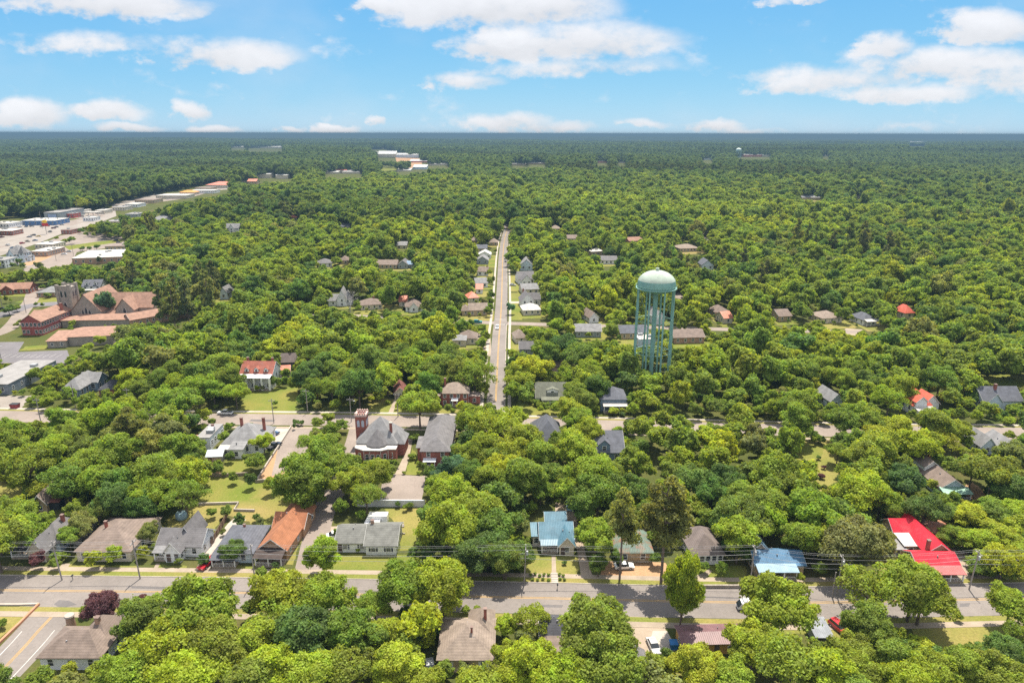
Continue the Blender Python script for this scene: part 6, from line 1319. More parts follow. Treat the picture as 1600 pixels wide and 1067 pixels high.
T = [ # near side of the front street
 (150,957,52,5),(226,940,26,5),(217,967,72,1),(312,952,112,7),(258,1012,104,0),(335,1012,96,7),(205,1052,88,7),(392,1004,84,0),(290,1058,108,0),(395,1062,90,7),(352,925,70,7),
 (474,886,66,7),(438,925,92,0),(505,935,84,0),(430,975,84,7),(470,990,96,2),(550,990,88,1),(424,1045,92,0),(492,1058,90,0),(600,992,66,0),(622,1042,92,0),(548,1045,86,7),(660,1072,70,0),(632,912,90,7),(692,912,92,7),(585,945,56,1),
 (792,1022,46,7),(750,1072,84,0),(828,968,58,0),(828,1040,86,0),(880,1058,84,0),(906,930,74,7),(932,985,112,7),(952,1036,104,0),(1090,1042,76,0),(1150,1066,76,0),(800,1075,60,0),
 (1216,948,104,7),(1178,1008,84,0),(1240,1034,112,0),(1168,985,50,7),(1292,1054,100,0),(1332,1018,66,7),(1405,912,150,1),(1356,978,76,1),(1340,1045,72,7),(1396,1030,76,7),(1450,1048,78,0),(1505,1042,72,7),(1562,1056,76,0),(1570,1018,62,2),(1420,1068,80,7),(1590,985,40,1),(1330,1075,80,1),
 (1588,890,62,0),(1580,945,66,7),(1640,1000,90,1),(-20,1075,70,1),
 # between the streets, west
 (20,822,112,7),(-30,860,90,7),(59,874,34,5),(88,868,38,1),(107,838,42,1),(127,822,44,4),(152,800,44,1),(145,872,50,0),(185,858,60,0),(222,862,44,0),(226,828,34,4),(293,868,26,1),(380,850,58,2),(103,868,28,7),
 (8,700,60,1),(40,722,72,1),(75,710,60,7),(110,690,86,7),(140,664,78,7),(126,742,108,1),(170,712,70,7),(200,690,96,4),(258,690,104,4),(235,735,78,1),(195,755,62,2),(262,762,104,7),(288,742,62,0),(213,795,50,2),(28,752,64,7),(14,676,56,1),(55,668,50,7),(292,716,44,1),(330,800,36,1),(396,690,50,0),(97,655,44,1),(170,655,66,7),(85,765,62,1),(50,790,40,1),(182,778,60,2),(300,700,40,4),
 (514,656,74,7),(482,690,74,7),(505,712,62,1),(466,758,88,7),(520,745,96,1),(585,742,56,0),(572,772,50,7),(490,775,52,1),(540,705,50,1),(700,708,58,3),(690,742,34,3),(715,730,50,3),
 (740,655,62,7),(778,668,72,0),(755,705,88,7),(782,742,88,0),(735,742,50,2),(700,768,64,0),(706,822,90,7),(692,848,50,1),(745,800,80,7),(760,862,108,2),(812,862,46,2),(775,825,70,2),(790,890,64,2),(740,885,50,2),
 (820,698,98,0),(818,742,76,7),(862,742,44,2),(905,668,84,1),(903,706,70,0),(922,738,78,7),(935,765,76,1),(912,790,54,1),(950,742,56,1),(990,765,52,2),(845,765,40,1),(880,745,46,1),
 (930,840,68,7),(935,880,36,1),(1130,762,92,2),(1078,752,60,2),(1160,802,78,1),(1195,790,76,1),(1155,838,74,0),(1205,822,66,7),(1130,820,44,2),(1062,918,62,7),
 (1210,752,86,7),(1245,765,66,1),(1268,802,86,1),(1225,832,66,1),(1275,842,58,0),(1335,848,92,4),(1375,840,44,4),(1342,768,78,0),(1377,778,56,0),(1412,752,76,2),(1455,758,46,0),(1440,795,58,2),(1396,682,88,0),(1368,706,78,7),(1440,700,68,0),(1492,682,80,0),(1460,662,66,7),(1342,655,92,1),(1245,655,60,1),(1590,715,62,4),(1552,738,80,7),(1520,735,50,1),(1310,800,50,2),(1395,800,40,1),(1180,860,36,2),(1310,860,40,2),(1025,872,22,1),
 (1310,705,36,1),(1575,765,60,2),
 # north of the middle street
 (152,552,106,7),(245,528,84,1),(210,520,60,4),(290,556,56,1),(265,590,70,1),(335,582,86,1),(308,604,52,1),(350,606,70,1),(84,606,92,7),(206,598,64,0),(262,625,56,1),(302,622,56,1),(242,556,50,2),(330,643,26,0),(196,648,72,7),(430,630,20,1),(275,480,56,4),(300,470,50,4),(250,470,46,4),
 (505,590,116,2),(445,592,66,1),(560,600,60,2),(605,590,46,0),(498,548,66,1),(540,532,80,1),(468,522,88,0),(440,540,60,0),(582,566,56,1),(625,562,66,1),(662,556,70,1),(612,520,60,1),(583,492,32,2),(700,572,86,1),(742,585,56,7),(668,602,50,2),(655,632,62,7),(752,606,26,7),(770,600,22,7),
 (830,578,56,0),(812,592,46,7),(922,578,44,0),(900,622,70,7),(880,548,78,2),(905,560,50,2),(945,605,46,2),(820,612,26,1),(895,645,50,7),(752,538,38,1),(798,481,34,3),(756,474,36,4),(735,505,28,2),(720,510,26,1),(720,600,40,1),(690,600,34,1),
 (1250,640,50,1),(1300,660,30,1),(1390,622,58,7),(1410,605,50,7),(1490,590,90,1),(1520,620,50,2),(1540,640,60,7),(1585,640,50,7),(1335,590,70,7),(1360,560,70,7),(1280,580,70,1),(1300,545,60,0),(1380,540,50,2),(1460,545,60,0),(1500,560,60,1)]
for t in T: screen_tree(*t)
for t in [(1515,805,58,0),(1550,800,60,7),(1590,800,60,0),(1490,832,44,7),(1525,842,58,0),(1565,838,60,0),(1600,860,60,7),(1550,872,56,7),(1590,895,52,1),(1530,885,40,1),(1500,800,40,1),(1475,800,44,1)]: screen_tree(*t, kind='b', asp=.72)
based_tree(968, 906, 768, 92, 4, 'p'); based_tree(1035, 917, 755, 128, 4, 'p')
based_tree(210, 720, 640, 50, 4, 'p'); based_tree(262, 716, 648, 56, 4, 'p')
based_tree(1062, 985, 866, 58, 7, 'b')
based_tree(168, 500, 455, 34, 3, 'b')
based_tree(275, 520, 440, 44, 6, 'p'); based_tree(297, 515, 436, 46, 6, 'p'); based_tree(255, 512, 445, 36, 6, 'p')
for q in [(112, 374, 24, 1), (98, 378, 20, 7), (140, 364, 26, 1), (158, 362, 24, 2), (126, 360, 18, 2), (172, 368, 22, 1), (88, 372, 16, 7), (28, 412, 34, 2), (60, 415, 30, 4), (85, 424, 34, 1), (110, 428, 36, 7), (160, 404, 22, 6), (14, 508, 18, 7), (28, 503, 16, 1), (50, 474, 14, 1), (66, 476, 14, 1)]: screen_tree(*q)
based_tree(548, 500, 448, 46, 4, 'dead')

# image areas that must stay open: ground the photo shows between the trees
OPEN = [[(0,905),(290,907),(420,912),(400,928),(250,922),(125,940),(60,1012),(0,1012)],[(742,922),(1028,925),(1025,955),(870,955),(765,945)],[(1102,930),(1172,932),(1162,962),(1104,962)],[(1256,928),(1330,934),(1322,962),(1260,962)],[(1475,922),(1556,922),(1540,955),(1466,955)],
 [(1440,978),(1550,965),(1550,1000),(1470,1012)],[(990,962),(1028,966),(1056,1010),(1012,1018),(994,1000)],[(1095,968),(1158,968),(1152,984),(1094,984)],[(240,884),(400,886),(400,908),(240,906)],[(98,890),(120,888),(110,905),(80,905)],
 [(472,866),(498,800),(512,800),(500,866)],[(512,866),(622,868),(600,886),(516,886)],[(606,797),(658,797),(652,852),(628,850),(632,815)],[(596,782),(655,783),(664,748),(622,745)],[(622,740),(658,738),(656,720),(645,695),(634,712)],
 [(318,752),(400,757),(438,772),(440,795),(415,805),(372,792),(312,790)],[(405,750),(455,668),(485,670),(468,718),(430,740)],[(350,735),(385,738),(378,715),(352,722)],[(415,702),(432,668),(450,668),(436,702)],
 [(0,644),(80,646),(75,660),(0,658)],[(335,650),(470,651),(470,662),(335,661)],[(530,651),(690,654),(690,667),(530,664)],[(830,656),(850,656),(850,668),(830,668)],[(938,659),(956,660),(956,671),(938,670)],[(1286,667),(1308,668),(1308,681),(1286,680)],[(1532,672),(1572,674),(1568,682),(1532,680)],
 [(382,612),(462,604),(460,638),(382,641)],[(580,628),(618,632),(600,648),(580,647)],[(812,630),(832,634),(848,650),(814,648)],[(763,626),(789,626),(790,530),(792,460),(793,400),(796,360),(790,350),(783,372),(779,400),(776,460),(771,530)],[(796,425),(812,425),(816,500),(796,500)],[(762,398),(778,398),(775,420),(762,420)],
 [(0,472),(95,469),(95,482),(30,500),(36,532),(0,566)],[(0,538),(36,537),(30,550),(100,550),(105,566),(0,566)],[(0,620),(48,620),(25,641),(0,641)],[(0,398),(60,372),(150,346),(165,336),(150,331),(100,345),(20,353),(0,360)],[(90,386),(190,374),(190,380),(95,400),(78,412)],[(150,350),(215,327),(285,315),(360,301),(356,287),(320,289),(240,304),(180,320),(150,330)],
 [(1536,586),(1600,591),(1596,606),(1540,600)],[(1252,694),(1290,692),(1308,750),(1286,756)],[(828,870),(903,870),(898,910),(826,910)],[(948,880),(1028,882),(1026,904),(952,904)],[(1505,766),(1520,757),(1545,782),(1508,780)],[(1466,853),(1508,860),(1512,905),(1498,890)],
 [(738,501),(858,504),(856,509),(738,507)],[(1108,512),(1140,513),(1140,517),(1108,516)],[(1325,515),(1345,516),(1338,524),(1314,523)],[(562,491),(576,491),(576,499),(562,498)],[(1050,459),(1064,460),(1062,468),(1050,468)],[(1056,375),(1076,372),(1078,377),(1058,378)],[(1098,364),(1105,364),(1110,378),(1102,378)],[(1242,313),(1284,311),(1282,316),(1246,316)],[(1332,311),(1340,310),(1339,317),(1333,317)],
 [(572,233),(598,232),(640,243),(615,243)],[(640,249),(656,249),(656,264),(644,264)],[(594,264),(619,264),(619,267),(594,268)],[(262,834),(325,834),(345,800),(330,790),(300,795)],[(846,776),(868,782),(866,800),(850,800)],[(1100,905),(1112,892),(1108,888),(1090,898)],[(600,650),(610,650),(621,624),(617,622)],[(0,750),(38,755),(34,772),(0,780)],[(1268,968),(1340,970),(1320,1000),(1270,1000)],[(12,477),(45,473),(50,462),(44,460)],[(0,500),(34,486),(100,486),(110,528),(190,535),(110,566),(0,566)],[(0,342),(60,342),(150,329),(180,328),(176,338),(150,350),(100,362),(60,382),(0,425)],[(0,400),(95,366),(130,362),(192,371),(192,412),(115,416),(90,412),(80,420),(0,425)],[(474,652),(530,652),(530,662),(474,662)],[(700,656),(715,657),(715,666),(700,666)],[(860,658),(885,659),(885,668),(860,668)],[(412,816),(470,796),(472,826),(448,874),(410,874)]]
MS = 2; MW, MH = 1600 // MS, 1067 // MS + 1
PM = np.zeros((MH, MW), np.float32)      # distance of the nearest thing that must show there (0: nothing)
def fill_poly(poly, d):
    P = np.array(poly, float) / MS
    x0, x1 = int(max(P[:, 0].min(), 0)), int(min(P[:, 0].max() + 1, MW - 1)); y0, y1 = int(max(P[:, 1].min(), 0)), int(min(P[:, 1].max() + 1, MH - 1))
    if x1 < x0 or y1 < y0: return
    X, Y = np.meshgrid(np.arange(x0, x1 + 1), np.arange(y0, y1 + 1)); ins = np.zeros(X.shape, bool); n = len(P)
    for i in range(n):
        a, b = P[i], P[(i + 1) % n]
        c = ((a[1] > Y) != (b[1] > Y)) & (X < (b[0] - a[0]) * (Y - a[1]) / (b[1] - a[1] + 1e-9) + a[0]); ins ^= c
    if not ins.any(): ins[:] = True
    s = PM[y0:y1 + 1, x0:x1 + 1]; s[ins] = np.maximum(s[ins], d)
for o in OPEN: fill_poly(o, 1e9)
for (x0, y0, x1, y1, d) in PROT: fill_poly([(x0, y0), (x1, y0), (x1, y1), (x0, y1)], d)
def blocked(x, y, R, H, z0, tol=.06):
    cx, cy, d = proj(x, y, z0 + .62 * H); s = FPX / d; rx, ry = R * s * .92 / MS, H * .40 * s / MS
    cx /= MS; cy /= MS
    x0, x1 = int(max(cx - rx, 0)), int(min(cx + rx + 1, MW - 1)); y0, y1 = int(max(cy - ry, 0)), int(min(cy + ry + 1, MH - 1))
    if x1 < x0 or y1 < y0: return False
    X, Y = np.meshgrid(np.arange(x0, x1 + 1), np.arange(y0, y1 + 1))
    e = ((X - cx) / max(rx, .6)) ** 2 + ((Y - cy) / max(ry, .6)) ** 2 <= 1
    if not e.any(): return PM[min(max(int(cy), 0), MH - 1), min(max(int(cx), 0), MW - 1)] > math.hypot(x, y)
    hit = (PM[y0:y1 + 1, x0:x1 + 1] > math.hypot(x, y)) & e
    return hit.sum() > tol * e.sum()
FA = np.array(FOOT)
def in_house(x, y, m=0.0):
    dx, dy = x - FA[:, 0], y - FA[:, 1]; c, s = np.cos(FA[:, 4]), np.sin(FA[:, 4])
    u = dx * c + dy * s; v = -dx * s + dy * c
    return bool(np.any((np.abs(u) < FA[:, 2] + m) & (np.abs(v) < FA[:, 3] + m)))
RP = [(np.array([(p.x, p.y) for p in pts]), hw) for pts, hw in ROADS]
def on_road(x, y, m=0.0):
    for P, hw in RP:
        a, b = P[:-1], P[1:]; ab = b - a; t = np.clip(((np.array([x, y]) - a) * ab).sum(1) / np.maximum((ab ** 2).sum(1), 1e-6), 0, 1)
        if np.min(np.hypot(*(a + ab * t[:, None] - np.array([x, y])).T)) < hw + m: return True
    return False
# tone and kind of the woods by place: bands of pine among the broadleaf trees
def woods_noise(x, y): return np.sin(x / 97 + 1.3 * np.sin(y / 140)) * np.sin(y / 83 + 1.1 * np.sin(x / 160) + .7) + .45 * np.sin(x / 31 + y / 47)
def far_noise(x, y): return np.sin(x / 420 + 1.7 * np.sin(y / 610)) * np.sin(y / 260 + 1.3 * np.sin(x / 540) + .4) + .5 * np.sin(x / 150 + y / 90)

for o in YARDS: fill_poly(o, 1e9)
def split(t):
    if 'w' not in t or t['R'] <= (9.2 if t['py'] > 880 else 7.6): return [t]
    out = []
    for dx, dy, k in ((-.24, .06, .60), (.25, .10, .58), (.02, -.12, .62)):
        q = dict(t); q['cx'] += dx * t['w']; q['cy'] += dy * t['w']; q['w'] *= k; q['px'], q['py'] = q['cx'], q['cy']; q['tone'] = t['tone'] if k > .58 else {0: 7, 7: 1, 1: 7, 2: 1, 4: 1}.get(t['tone'], t['tone']); solve(q); out += split(q)
    return out
TREES = [q for t in TREES for q in split(t)]
explicit = list(TREES)
for t in explicit:                       # an explicit tree never stands inside a wall
    for _ in range(7):
        if blocked(t['x'], t['y'], t['R'], t['H'], 0, .09 if t['py'] < 880 else .40):
            if 'w' in t: t['w'] *= .9; solve(t)
            else: t['R'] *= .95
        else: break
    x, y = t['x'], t['y']
    for rad in (0, .8, 1.6, 2.4, 3.2, 4, 5, 6):
        opts = [(x + rad * math.cos(a), y + rad * math.sin(a)) for a in np.linspace(math.pi / 2, 2.5 * math.pi, 12, endpoint=False)]
        opts = [o for o in opts if not in_house(o[0], o[1], .4) and not on_road(o[0], o[1], -.6)]
        if opts: t['x'], t['y'] = opts[0]; break
ex = [(t['x'], t['y'], t['R']) for t in explicit]
cell = {}
def key(x, y): return (int(x // 14), int(y // 14))
for x, y, r in ex: cell.setdefault(key(x, y), []).append((x, y, r))
def crowded(x, y, R, f):
    kx, ky = key(x, y)
    for i in range(kx - 2, kx + 3):
        for j in range(ky - 2, ky + 3):
            for (a, b, r) in cell.get((i, j), ()):
                if (a - x) ** 2 + (b - y) ** 2 < (f * (r + R)) ** 2: return True
    return False
AUTO = []
def scatter(y0, y1, n_try, Rr, f, seed, shrink=True):
    r = np.random.default_rng(seed)
    ys = np.sqrt(r.uniform(y0 ** 2, y1 ** 2, n_try)); xs = ys * r.uniform(-.86, .86, n_try)
    for x, y in zip(xs, ys):
        n = woods_noise(x, y); pine = n > .9 and y > 240 and r.uniform() < .22
        R = r.uniform(*Rr)
        for k in range(3 if shrink else 1):
            H = R * 2.15 * r.uniform(.95, 1.25) if not pine else R * r.uniform(4.0, 5.2)
            if crowded(x, y, R, f) or in_house(x, y, .6 + .25 * R) or on_road(x, y, .35 * R): R *= .62; continue
            if blocked(x, y, R, H, float(terrain(x, y))): R *= .62; continue
            g = n * .5 + r.normal(0, .55); tone = 6 if pine else 0 if g < -.85 else 7 if g < -.15 else 1 if g < .6 else 2 if g < 1.1 else 4
            AUTO.append(dict(x=x, y=y, R=R * (.8 if pine else 1), H=H, tone=tone, kind='p' if pine else 'b', near=False)); cell.setdefault(key(x, y), []).append((x, y, R)); break
scatter(98, 250, 3000, (3.2, 5.6), .72, 1)
scatter(250, 430, 6500, (4.4, 7.8), .62, 2)
scatter(430, 760, 16000, (4.8, 8.0), .60, 3)
scatter(100, 430, 5000, (2.0, 3.0), .80, 4)
ALLT = explicit + AUTO
for t in ALLT: t['d'] = math.hypot(t['x'], t['y']); t['show'] = t['R'] / t['d']
def visible(t):
    px, py, d = proj(t['x'], t['y'], t['H'] * .6); return -40 < px < 1640 and py < 1110
LM = [(a, b, n) for a, b, n in LANDMARKS if n]
made = {'b': 0, 'p': 0}; INDIV = []; REST = []
for t in sorted(ALLT, key=lambda t: (not t['near'], -t['show'])):
    if t['kind'] == 'dead': INDIV.append(t); continue
    if made[t['kind']] < (300 if t['kind'] == 'b' else 90) and visible(t): INDIV.append(t); made[t['kind']] += 1
    else: REST.append(t)
def describe(t):
    best = min(LM, key=lambda l: (l[0] - t['x']) ** 2 + ((l[1] - t['y']) * .8) ** 2); dx, dy = t['x'] - best[0], t['y'] - best[1]
    rel = ('to the right of' if dx > 0 else 'to the left of') if abs(dx) > abs(dy) * 1.1 else ('behind' if dy > 0 else 'in front of')
    size = 'small ' if t['R'] < 3.6 else 'broad ' if t['R'] > 7.2 else ''
    kn = {'b': 'tree', 'p': 'pine', 'dead': 'bare grey tree'}[t['kind']]
    return (size + TWORD[t['tone']] + ' ' + kn if t['kind'] != 'dead' else 'leafless ' + kn) + ' ' + rel + ' ' + best[2], math.hypot(dx, dy)
byl = {}
for t in INDIV: l, d = describe(t); byl.setdefault(l, []).append((d, t))
ORD = ['', 'second ', 'third ', 'fourth ', 'fifth ', 'sixth ', 'seventh ', 'eighth ', 'ninth ', 'tenth ', 'eleventh ', 'twelfth ', 'thirteenth ', 'fourteenth ', 'fifteenth ', 'sixteenth ', 'seventeenth ', 'eighteenth ', 'nineteenth ', 'twentieth ']
for l, ts in byl.items():
    ts.sort(key=lambda q: q[0])
    for k, (d, t) in enumerate(ts): t['label'] = l if len(ts) == 1 else l + ', ' + ORD[min(k, 19)] + 'closest'
used_mid = {}
for i, t in enumerate(INDIV):
    near = t['d'] < 300; v = i * 7 + int(t['x'])
    if t['kind'] == 'p': name, cat, grp, pool = 'pine_tree', 'pine tree', 'tall pines among the houses and woods', PHI if near else PMID
    elif t['kind'] == 'dead': name, cat, grp, pool = 'bare_tree', 'tree', None, SPARSE
    else: name, cat, grp, pool = ('purple_leaf_tree' if t['tone'] == 5 else 'broadleaf_tree'), 'tree', 'broadleaf trees of the town', HI if near else MID
    if name == 'broadleaf_tree' and near and i % 6 == 2 and t['tone'] in (0, 7, 1): pool = SPARSE
    me, tm = pool[v % len(pool)]
    root = empty(name, (t['x'], t['y'], float(terrain(t['x'], t['y']))), (v * 1.37) % 6.28); root.scale = (t['R'], t['R'], t['H'])
    tag(root, t['label'], cat, grp)
    if t['kind'] == 'dead':
        m = MB(); r = np.random.default_rng(5)
        def grow(p, d, L, rad, n):
            q = p + d * L; m.tube(p, q, rad, rad * .6, 5)
            if n: 
                for _ in range(3): grow(q, (d + Vector(r.normal(0, .42, 3))).normalized(), L * .68, rad * .58, n - 1)
        root.scale = (1, 1, 1); grow(Vector((0, 0, 0)), Vector((0, 0, 1)), t['H'] * .32, .35, 5); m.build('trunk', mat('dead_bark', (.30, .27, .25), 'wood'), root); continue
    c = put('crown', me, root); b = TONE[t['tone']]; j = rng.uniform(.82, 1.18)
    c.color = (b[0] * j * rng.uniform(.9, 1.1), b[1] * j, b[2] * rng.uniform(.8, 1.2), 1); put('trunk', tm, root)
    if not near: used_mid.setdefault(me.name, c)

# ------------------------------------------------------------------ shrubs
SHL = []
def shrub(label, px, py, w, tone, v, group=None):
    p = G(px, py); s = FPX / proj(p.x, p.y, 0)[2]; R = w / 2 / s
    root = empty('shrub', (p.x, p.y, 0), v * 1.1); root.scale = (R, R, R * 1.7); tag(root, label, 'shrub', group)
    f, st = SHRUB[v % 3]; c = put('foliage', f, root); b = TONE[tone]; c.color = b + (1,); put('stem', st, root)
for k, (px, py) in enumerate([(563, 724), (572, 725), (592, 724), (600, 724), (608, 724), (616, 723.5)]): shrub('clipped round shrub in the row along the apse of the brick church', px, py, 9, 1, k, 'round shrubs along the church apse')
for k, (px, py) in enumerate([(631, 741), (654, 741), (664, 741)]): shrub('low round shrub at the edge of the church parking lot', px, py, 7, 7, k, 'low shrubs at the parking lot edge')
for k, (px, py) in enumerate([(829, 900), (836, 898), (843, 901), (850, 899), (857, 900), (832, 907), (840, 908), (848, 906), (857, 908), (874, 899), (880, 901), (875, 906), (882, 907)]): shrub('small round shrub in the red mulch by the cottage steps', px, py, 6 + (k * 3) % 3, 1, k, 'round shrubs in the mulch bed')
for lb, px, py, w, tn in [('small dark shrub on the lawn right of the cottage walk', 882, 882, 9, 2), ('round green shrub beside the brick hall porch', 655, 728, 10, 7), ('taller shrub between church walk and hall', 644, 718, 14, 1), ('leafy shrub beside the hall side wall', 648, 690, 18, 1), ('clipped round shrub left of the pair by the taupe house', 727, 958, 16, 7), ('clipped round shrub right of the pair by the taupe house', 746, 956, 14, 7), ('small dark shrub on the lawn right of the taupe house', 786, 993, 7, 2), ('dense shrub at the left edge of the corner lawn', 3, 982, 22, 1), ('rounded shrub by the street in front of the orange roofed house', 409, 902, 20, 1), ('yellow flowering shrub at the ranch house door', 560, 862, 10, 0), ('dark round shrub on the bright lawn patch of the debris yard', 1279, 718, 9, 2), ('purple shrub in the debris yard', 1287, 733, 9, 5), ('broad shrub below the debris yard', 1283, 748, 12, 5), ('first of three round trees on the grass verge by the highway', 129, 392, 9, 2), ('middle of three round trees on the grass verge by the highway', 140, 391, 8, 2), ('last of three round trees on the grass verge by the highway', 151, 390, 10, 2), ('palm like shrub by the cracked lot, one of two', 462, 664, 12, 2), ('second palm like shrub by the cracked lot', 471, 665, 12, 2), ('hedge bush in front of the grey roofed lawn house', 75, 466, 12, 1), ('long dark hedge bush by the dark street', 15, 492, 20, 2), ('round bush by the dark street near the school', 27, 487, 14, 1), ('hedge bush beside the columned mansion steps', 436, 604, 9, 1), ('bush left of the mansion steps', 382, 611, 9, 2), ('bush at the corner of the olive roofed house', 838, 634, 13, 1), ('low dark bush at the pines yard corner', 1045, 905, 16, 1), ('small thorny bush at the edge of the vacant lot', 1553, 1000, 18, 1)]:
    shrub(lb, px, py, w, tn, int(px), None)

# ------------------------------------------------------------------ the woods beyond, and the low thickets: stuff
def gn_stuff(name, label, pts, sources):
    """pts: x, y, z, sx, sz, rot, var, r, g, b"""
    P = np.array(pts, np.float32); me = bpy.data.meshes.new(name); me.vertices.add(len(P)); me.vertices.foreach_set('co', P[:, :3].ravel())
    def at(n, typ, dat, key='value'): a = me.attributes.new(n, typ, 'POINT'); a.data.foreach_set(key, dat)
    at('scl', 'FLOAT_VECTOR', np.stack([P[:, 3], P[:, 3], P[:, 4]], 1).ravel().astype(np.float32), 'vector')
    at('rotz', 'FLOAT_VECTOR', np.stack([P[:, 5] * 0, P[:, 5] * 0, P[:, 5]], 1).ravel().astype(np.float32), 'vector')
    at('var', 'INT', P[:, 6].astype(np.int32)); at('has_tint', 'FLOAT', np.ones(len(P), np.float32))
    at('tint', 'FLOAT_COLOR', np.concatenate([P[:, 7:10], np.ones((len(P), 1), np.float32)], 1).ravel().astype(np.float32), 'color')
    o = put(name, me); tag(o, label, kind='stuff')
    ng = bpy.data.node_groups.new(name + '_scatter', 'GeometryNodeTree'); N = ng.nodes; L = ng.links
    ng.interface.new_socket('Geometry', in_out='INPUT', socket_type='NodeSocketGeometry'); ng.interface.new_socket('Geometry', in_out='OUTPUT', socket_type='NodeSocketGeometry')
    gi = N.new('NodeGroupInput'); go = N.new('NodeGroupOutput'); ip = N.new('GeometryNodeInstanceOnPoints'); jn = N.new('GeometryNodeGeometryToInstance')
    prev = []
    for s in sources:
        oi = N.new('GeometryNodeObjectInfo'); oi.inputs['Object'].default_value = s; oi.transform_space = 'ORIGINAL'; prev.append(oi)
    for s in reversed(prev): L.new(s.outputs['Geometry'], jn.inputs[0])
    def attr(n, typ): a = N.new('GeometryNodeInputNamedAttribute'); a.data_type = typ; a.inputs['Name'].default_value = n; return a.outputs[0]
    L.new(gi.outputs[0], ip.inputs['Points']); L.new(jn.outputs[0], ip.inputs['Instance']); ip.inputs['Pick Instance'].default_value = True
    L.new(attr('var', 'INT'), ip.inputs['Instance Index']); L.new(attr('scl', 'FLOAT_VECTOR'), ip.inputs['Scale'])
    er = N.new('FunctionNodeEulerToRotation'); L.new(attr('rotz', 'FLOAT_VECTOR'), er.inputs[0]); L.new(er.outputs[0], ip.inputs['Rotation'])
    L.new(ip.outputs[0], go.inputs[0]); md = o.modifiers.new('scatter', 'NODES'); md.node_group = ng
    return o
SRC_B = [used_mid[m.name] for m, _ in MID if m.name in used_mid]; SRC_P = [used_mid[m.name] for m, _ in PMID if m.name in used_mid]
NB, NP = len(SRC_B), len(SRC_P)
def tint(r, tone, k=1.0):
    b = TONE[tone]; j = r.uniform(.86, 1.14) * k; return (b[0] * j * r.uniform(.92, 1.08), b[1] * j, b[2] * r.uniform(.9, 1.2))
rw = np.random.default_rng(21); pts = []
for t in REST:
    p = t['kind'] == 'p'
    pts.append((t['x'], t['y'], float(terrain(t['x'], t['y'])), t['R'], t['H'], rw.uniform(0, 6.28), (NB + rw.integers(NP)) if p else rw.integers(NB)) + tint(rw, t['tone']))
def haze_tint(c, f, n):          # outlying woods: leaf tint dulled and cooled by distance, haze painted into the colour
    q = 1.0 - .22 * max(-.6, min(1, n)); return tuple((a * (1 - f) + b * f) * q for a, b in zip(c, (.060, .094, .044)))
def woods(y0, y1, sp):
    ys = np.arange(y0, y1, sp * .87); out = []
    for k, y in enumerate(ys):
        xs = np.arange(-y * .88, y * .88, sp) + (k % 2) * sp / 2
        out.append(np.stack([xs + rw.uniform(-.38, .38, len(xs)) * sp, y + rw.uniform(-.38, .38, len(xs)) * sp], 1))
    XY = np.vstack(out); n = len(XY); Z = terrain(XY[:, 0], XY[:, 1]); nz = far_noise(XY[:, 0], XY[:, 1]); n2 = woods_noise(XY[:, 0], XY[:, 1])
    pine = (nz + .5 * n2 + rw.normal(0, .25, n)) > 1.0
    R = sp * rw.uniform(.55, 1.08, n); H = np.where(pine, R * rw.uniform(2.5, 3.1, n), R * 2.15 * rw.uniform(.9, 1.35, n)) * (1 if sp < 20 else .6)
    px, py, d = proj_np(np.stack([XY[:, 0], XY[:, 1], Z + H * .55], 1)); D = np.hypot(XY[:, 0], XY[:, 1])
    ok = (px > -150) & (px < 1750)
    for dx, dy in ((0, 0), (.7, 0), (-.7, 0), (0, .7), (0, -.7), (0, 1.3), (0, .35), (0, -.35), (0, -1.0), (.5, -.7), (-.5, -.7)):
        ix = ((px + dx * R * FPX / d) / MS).astype(int); iy = ((py + dy * H * .45 * FPX / d) / MS).astype(int)
        ins = (ix >= 0) & (ix < MW) & (iy >= 0) & (iy < MH); v = np.zeros(n); v[ins] = PM[iy[ins], ix[ins]]; ok &= ~(v > D)
    for i in np.nonzero(ok)[0]:
        p = pine[i]; g = .55 * nz[i] + .45 * n2[i] + rw.normal(0, .42) + min(.45, max(0, (D[i] - 900) / 4000))
        tone = 6 if p else (7 if g < -.55 else 1 if g < .42 else 2)
        if not p and rw.uniform() < .06: tone = 0
        pts.append((XY[i, 0], XY[i, 1], Z[i], R[i] * (.85 if p else 1), H[i], rw.uniform(0, 6.28), (NB + rw.integers(NP)) if p else rw.integers(NB)) + haze_tint(tint(rw, tone, 1.0 - .20 * min(1, max(0, (D[i] - 700) / 1800))), min(.62, max(.12, (D[i] - 350) / 2600)), nz[i]))  # tint also darkens with distance, painted depth in the leaf colour
woods(752, 1150, 9.6); woods(1150, 1900, 10.8); woods(1900, 3300, 11); woods(3300, 5200, 13.5); woods(5200, 8200, 20.5)
gn_stuff('woodland', 'continuous woods of broadleaf trees and pine stands running to the skyline', pts, SRC_B + SRC_P)
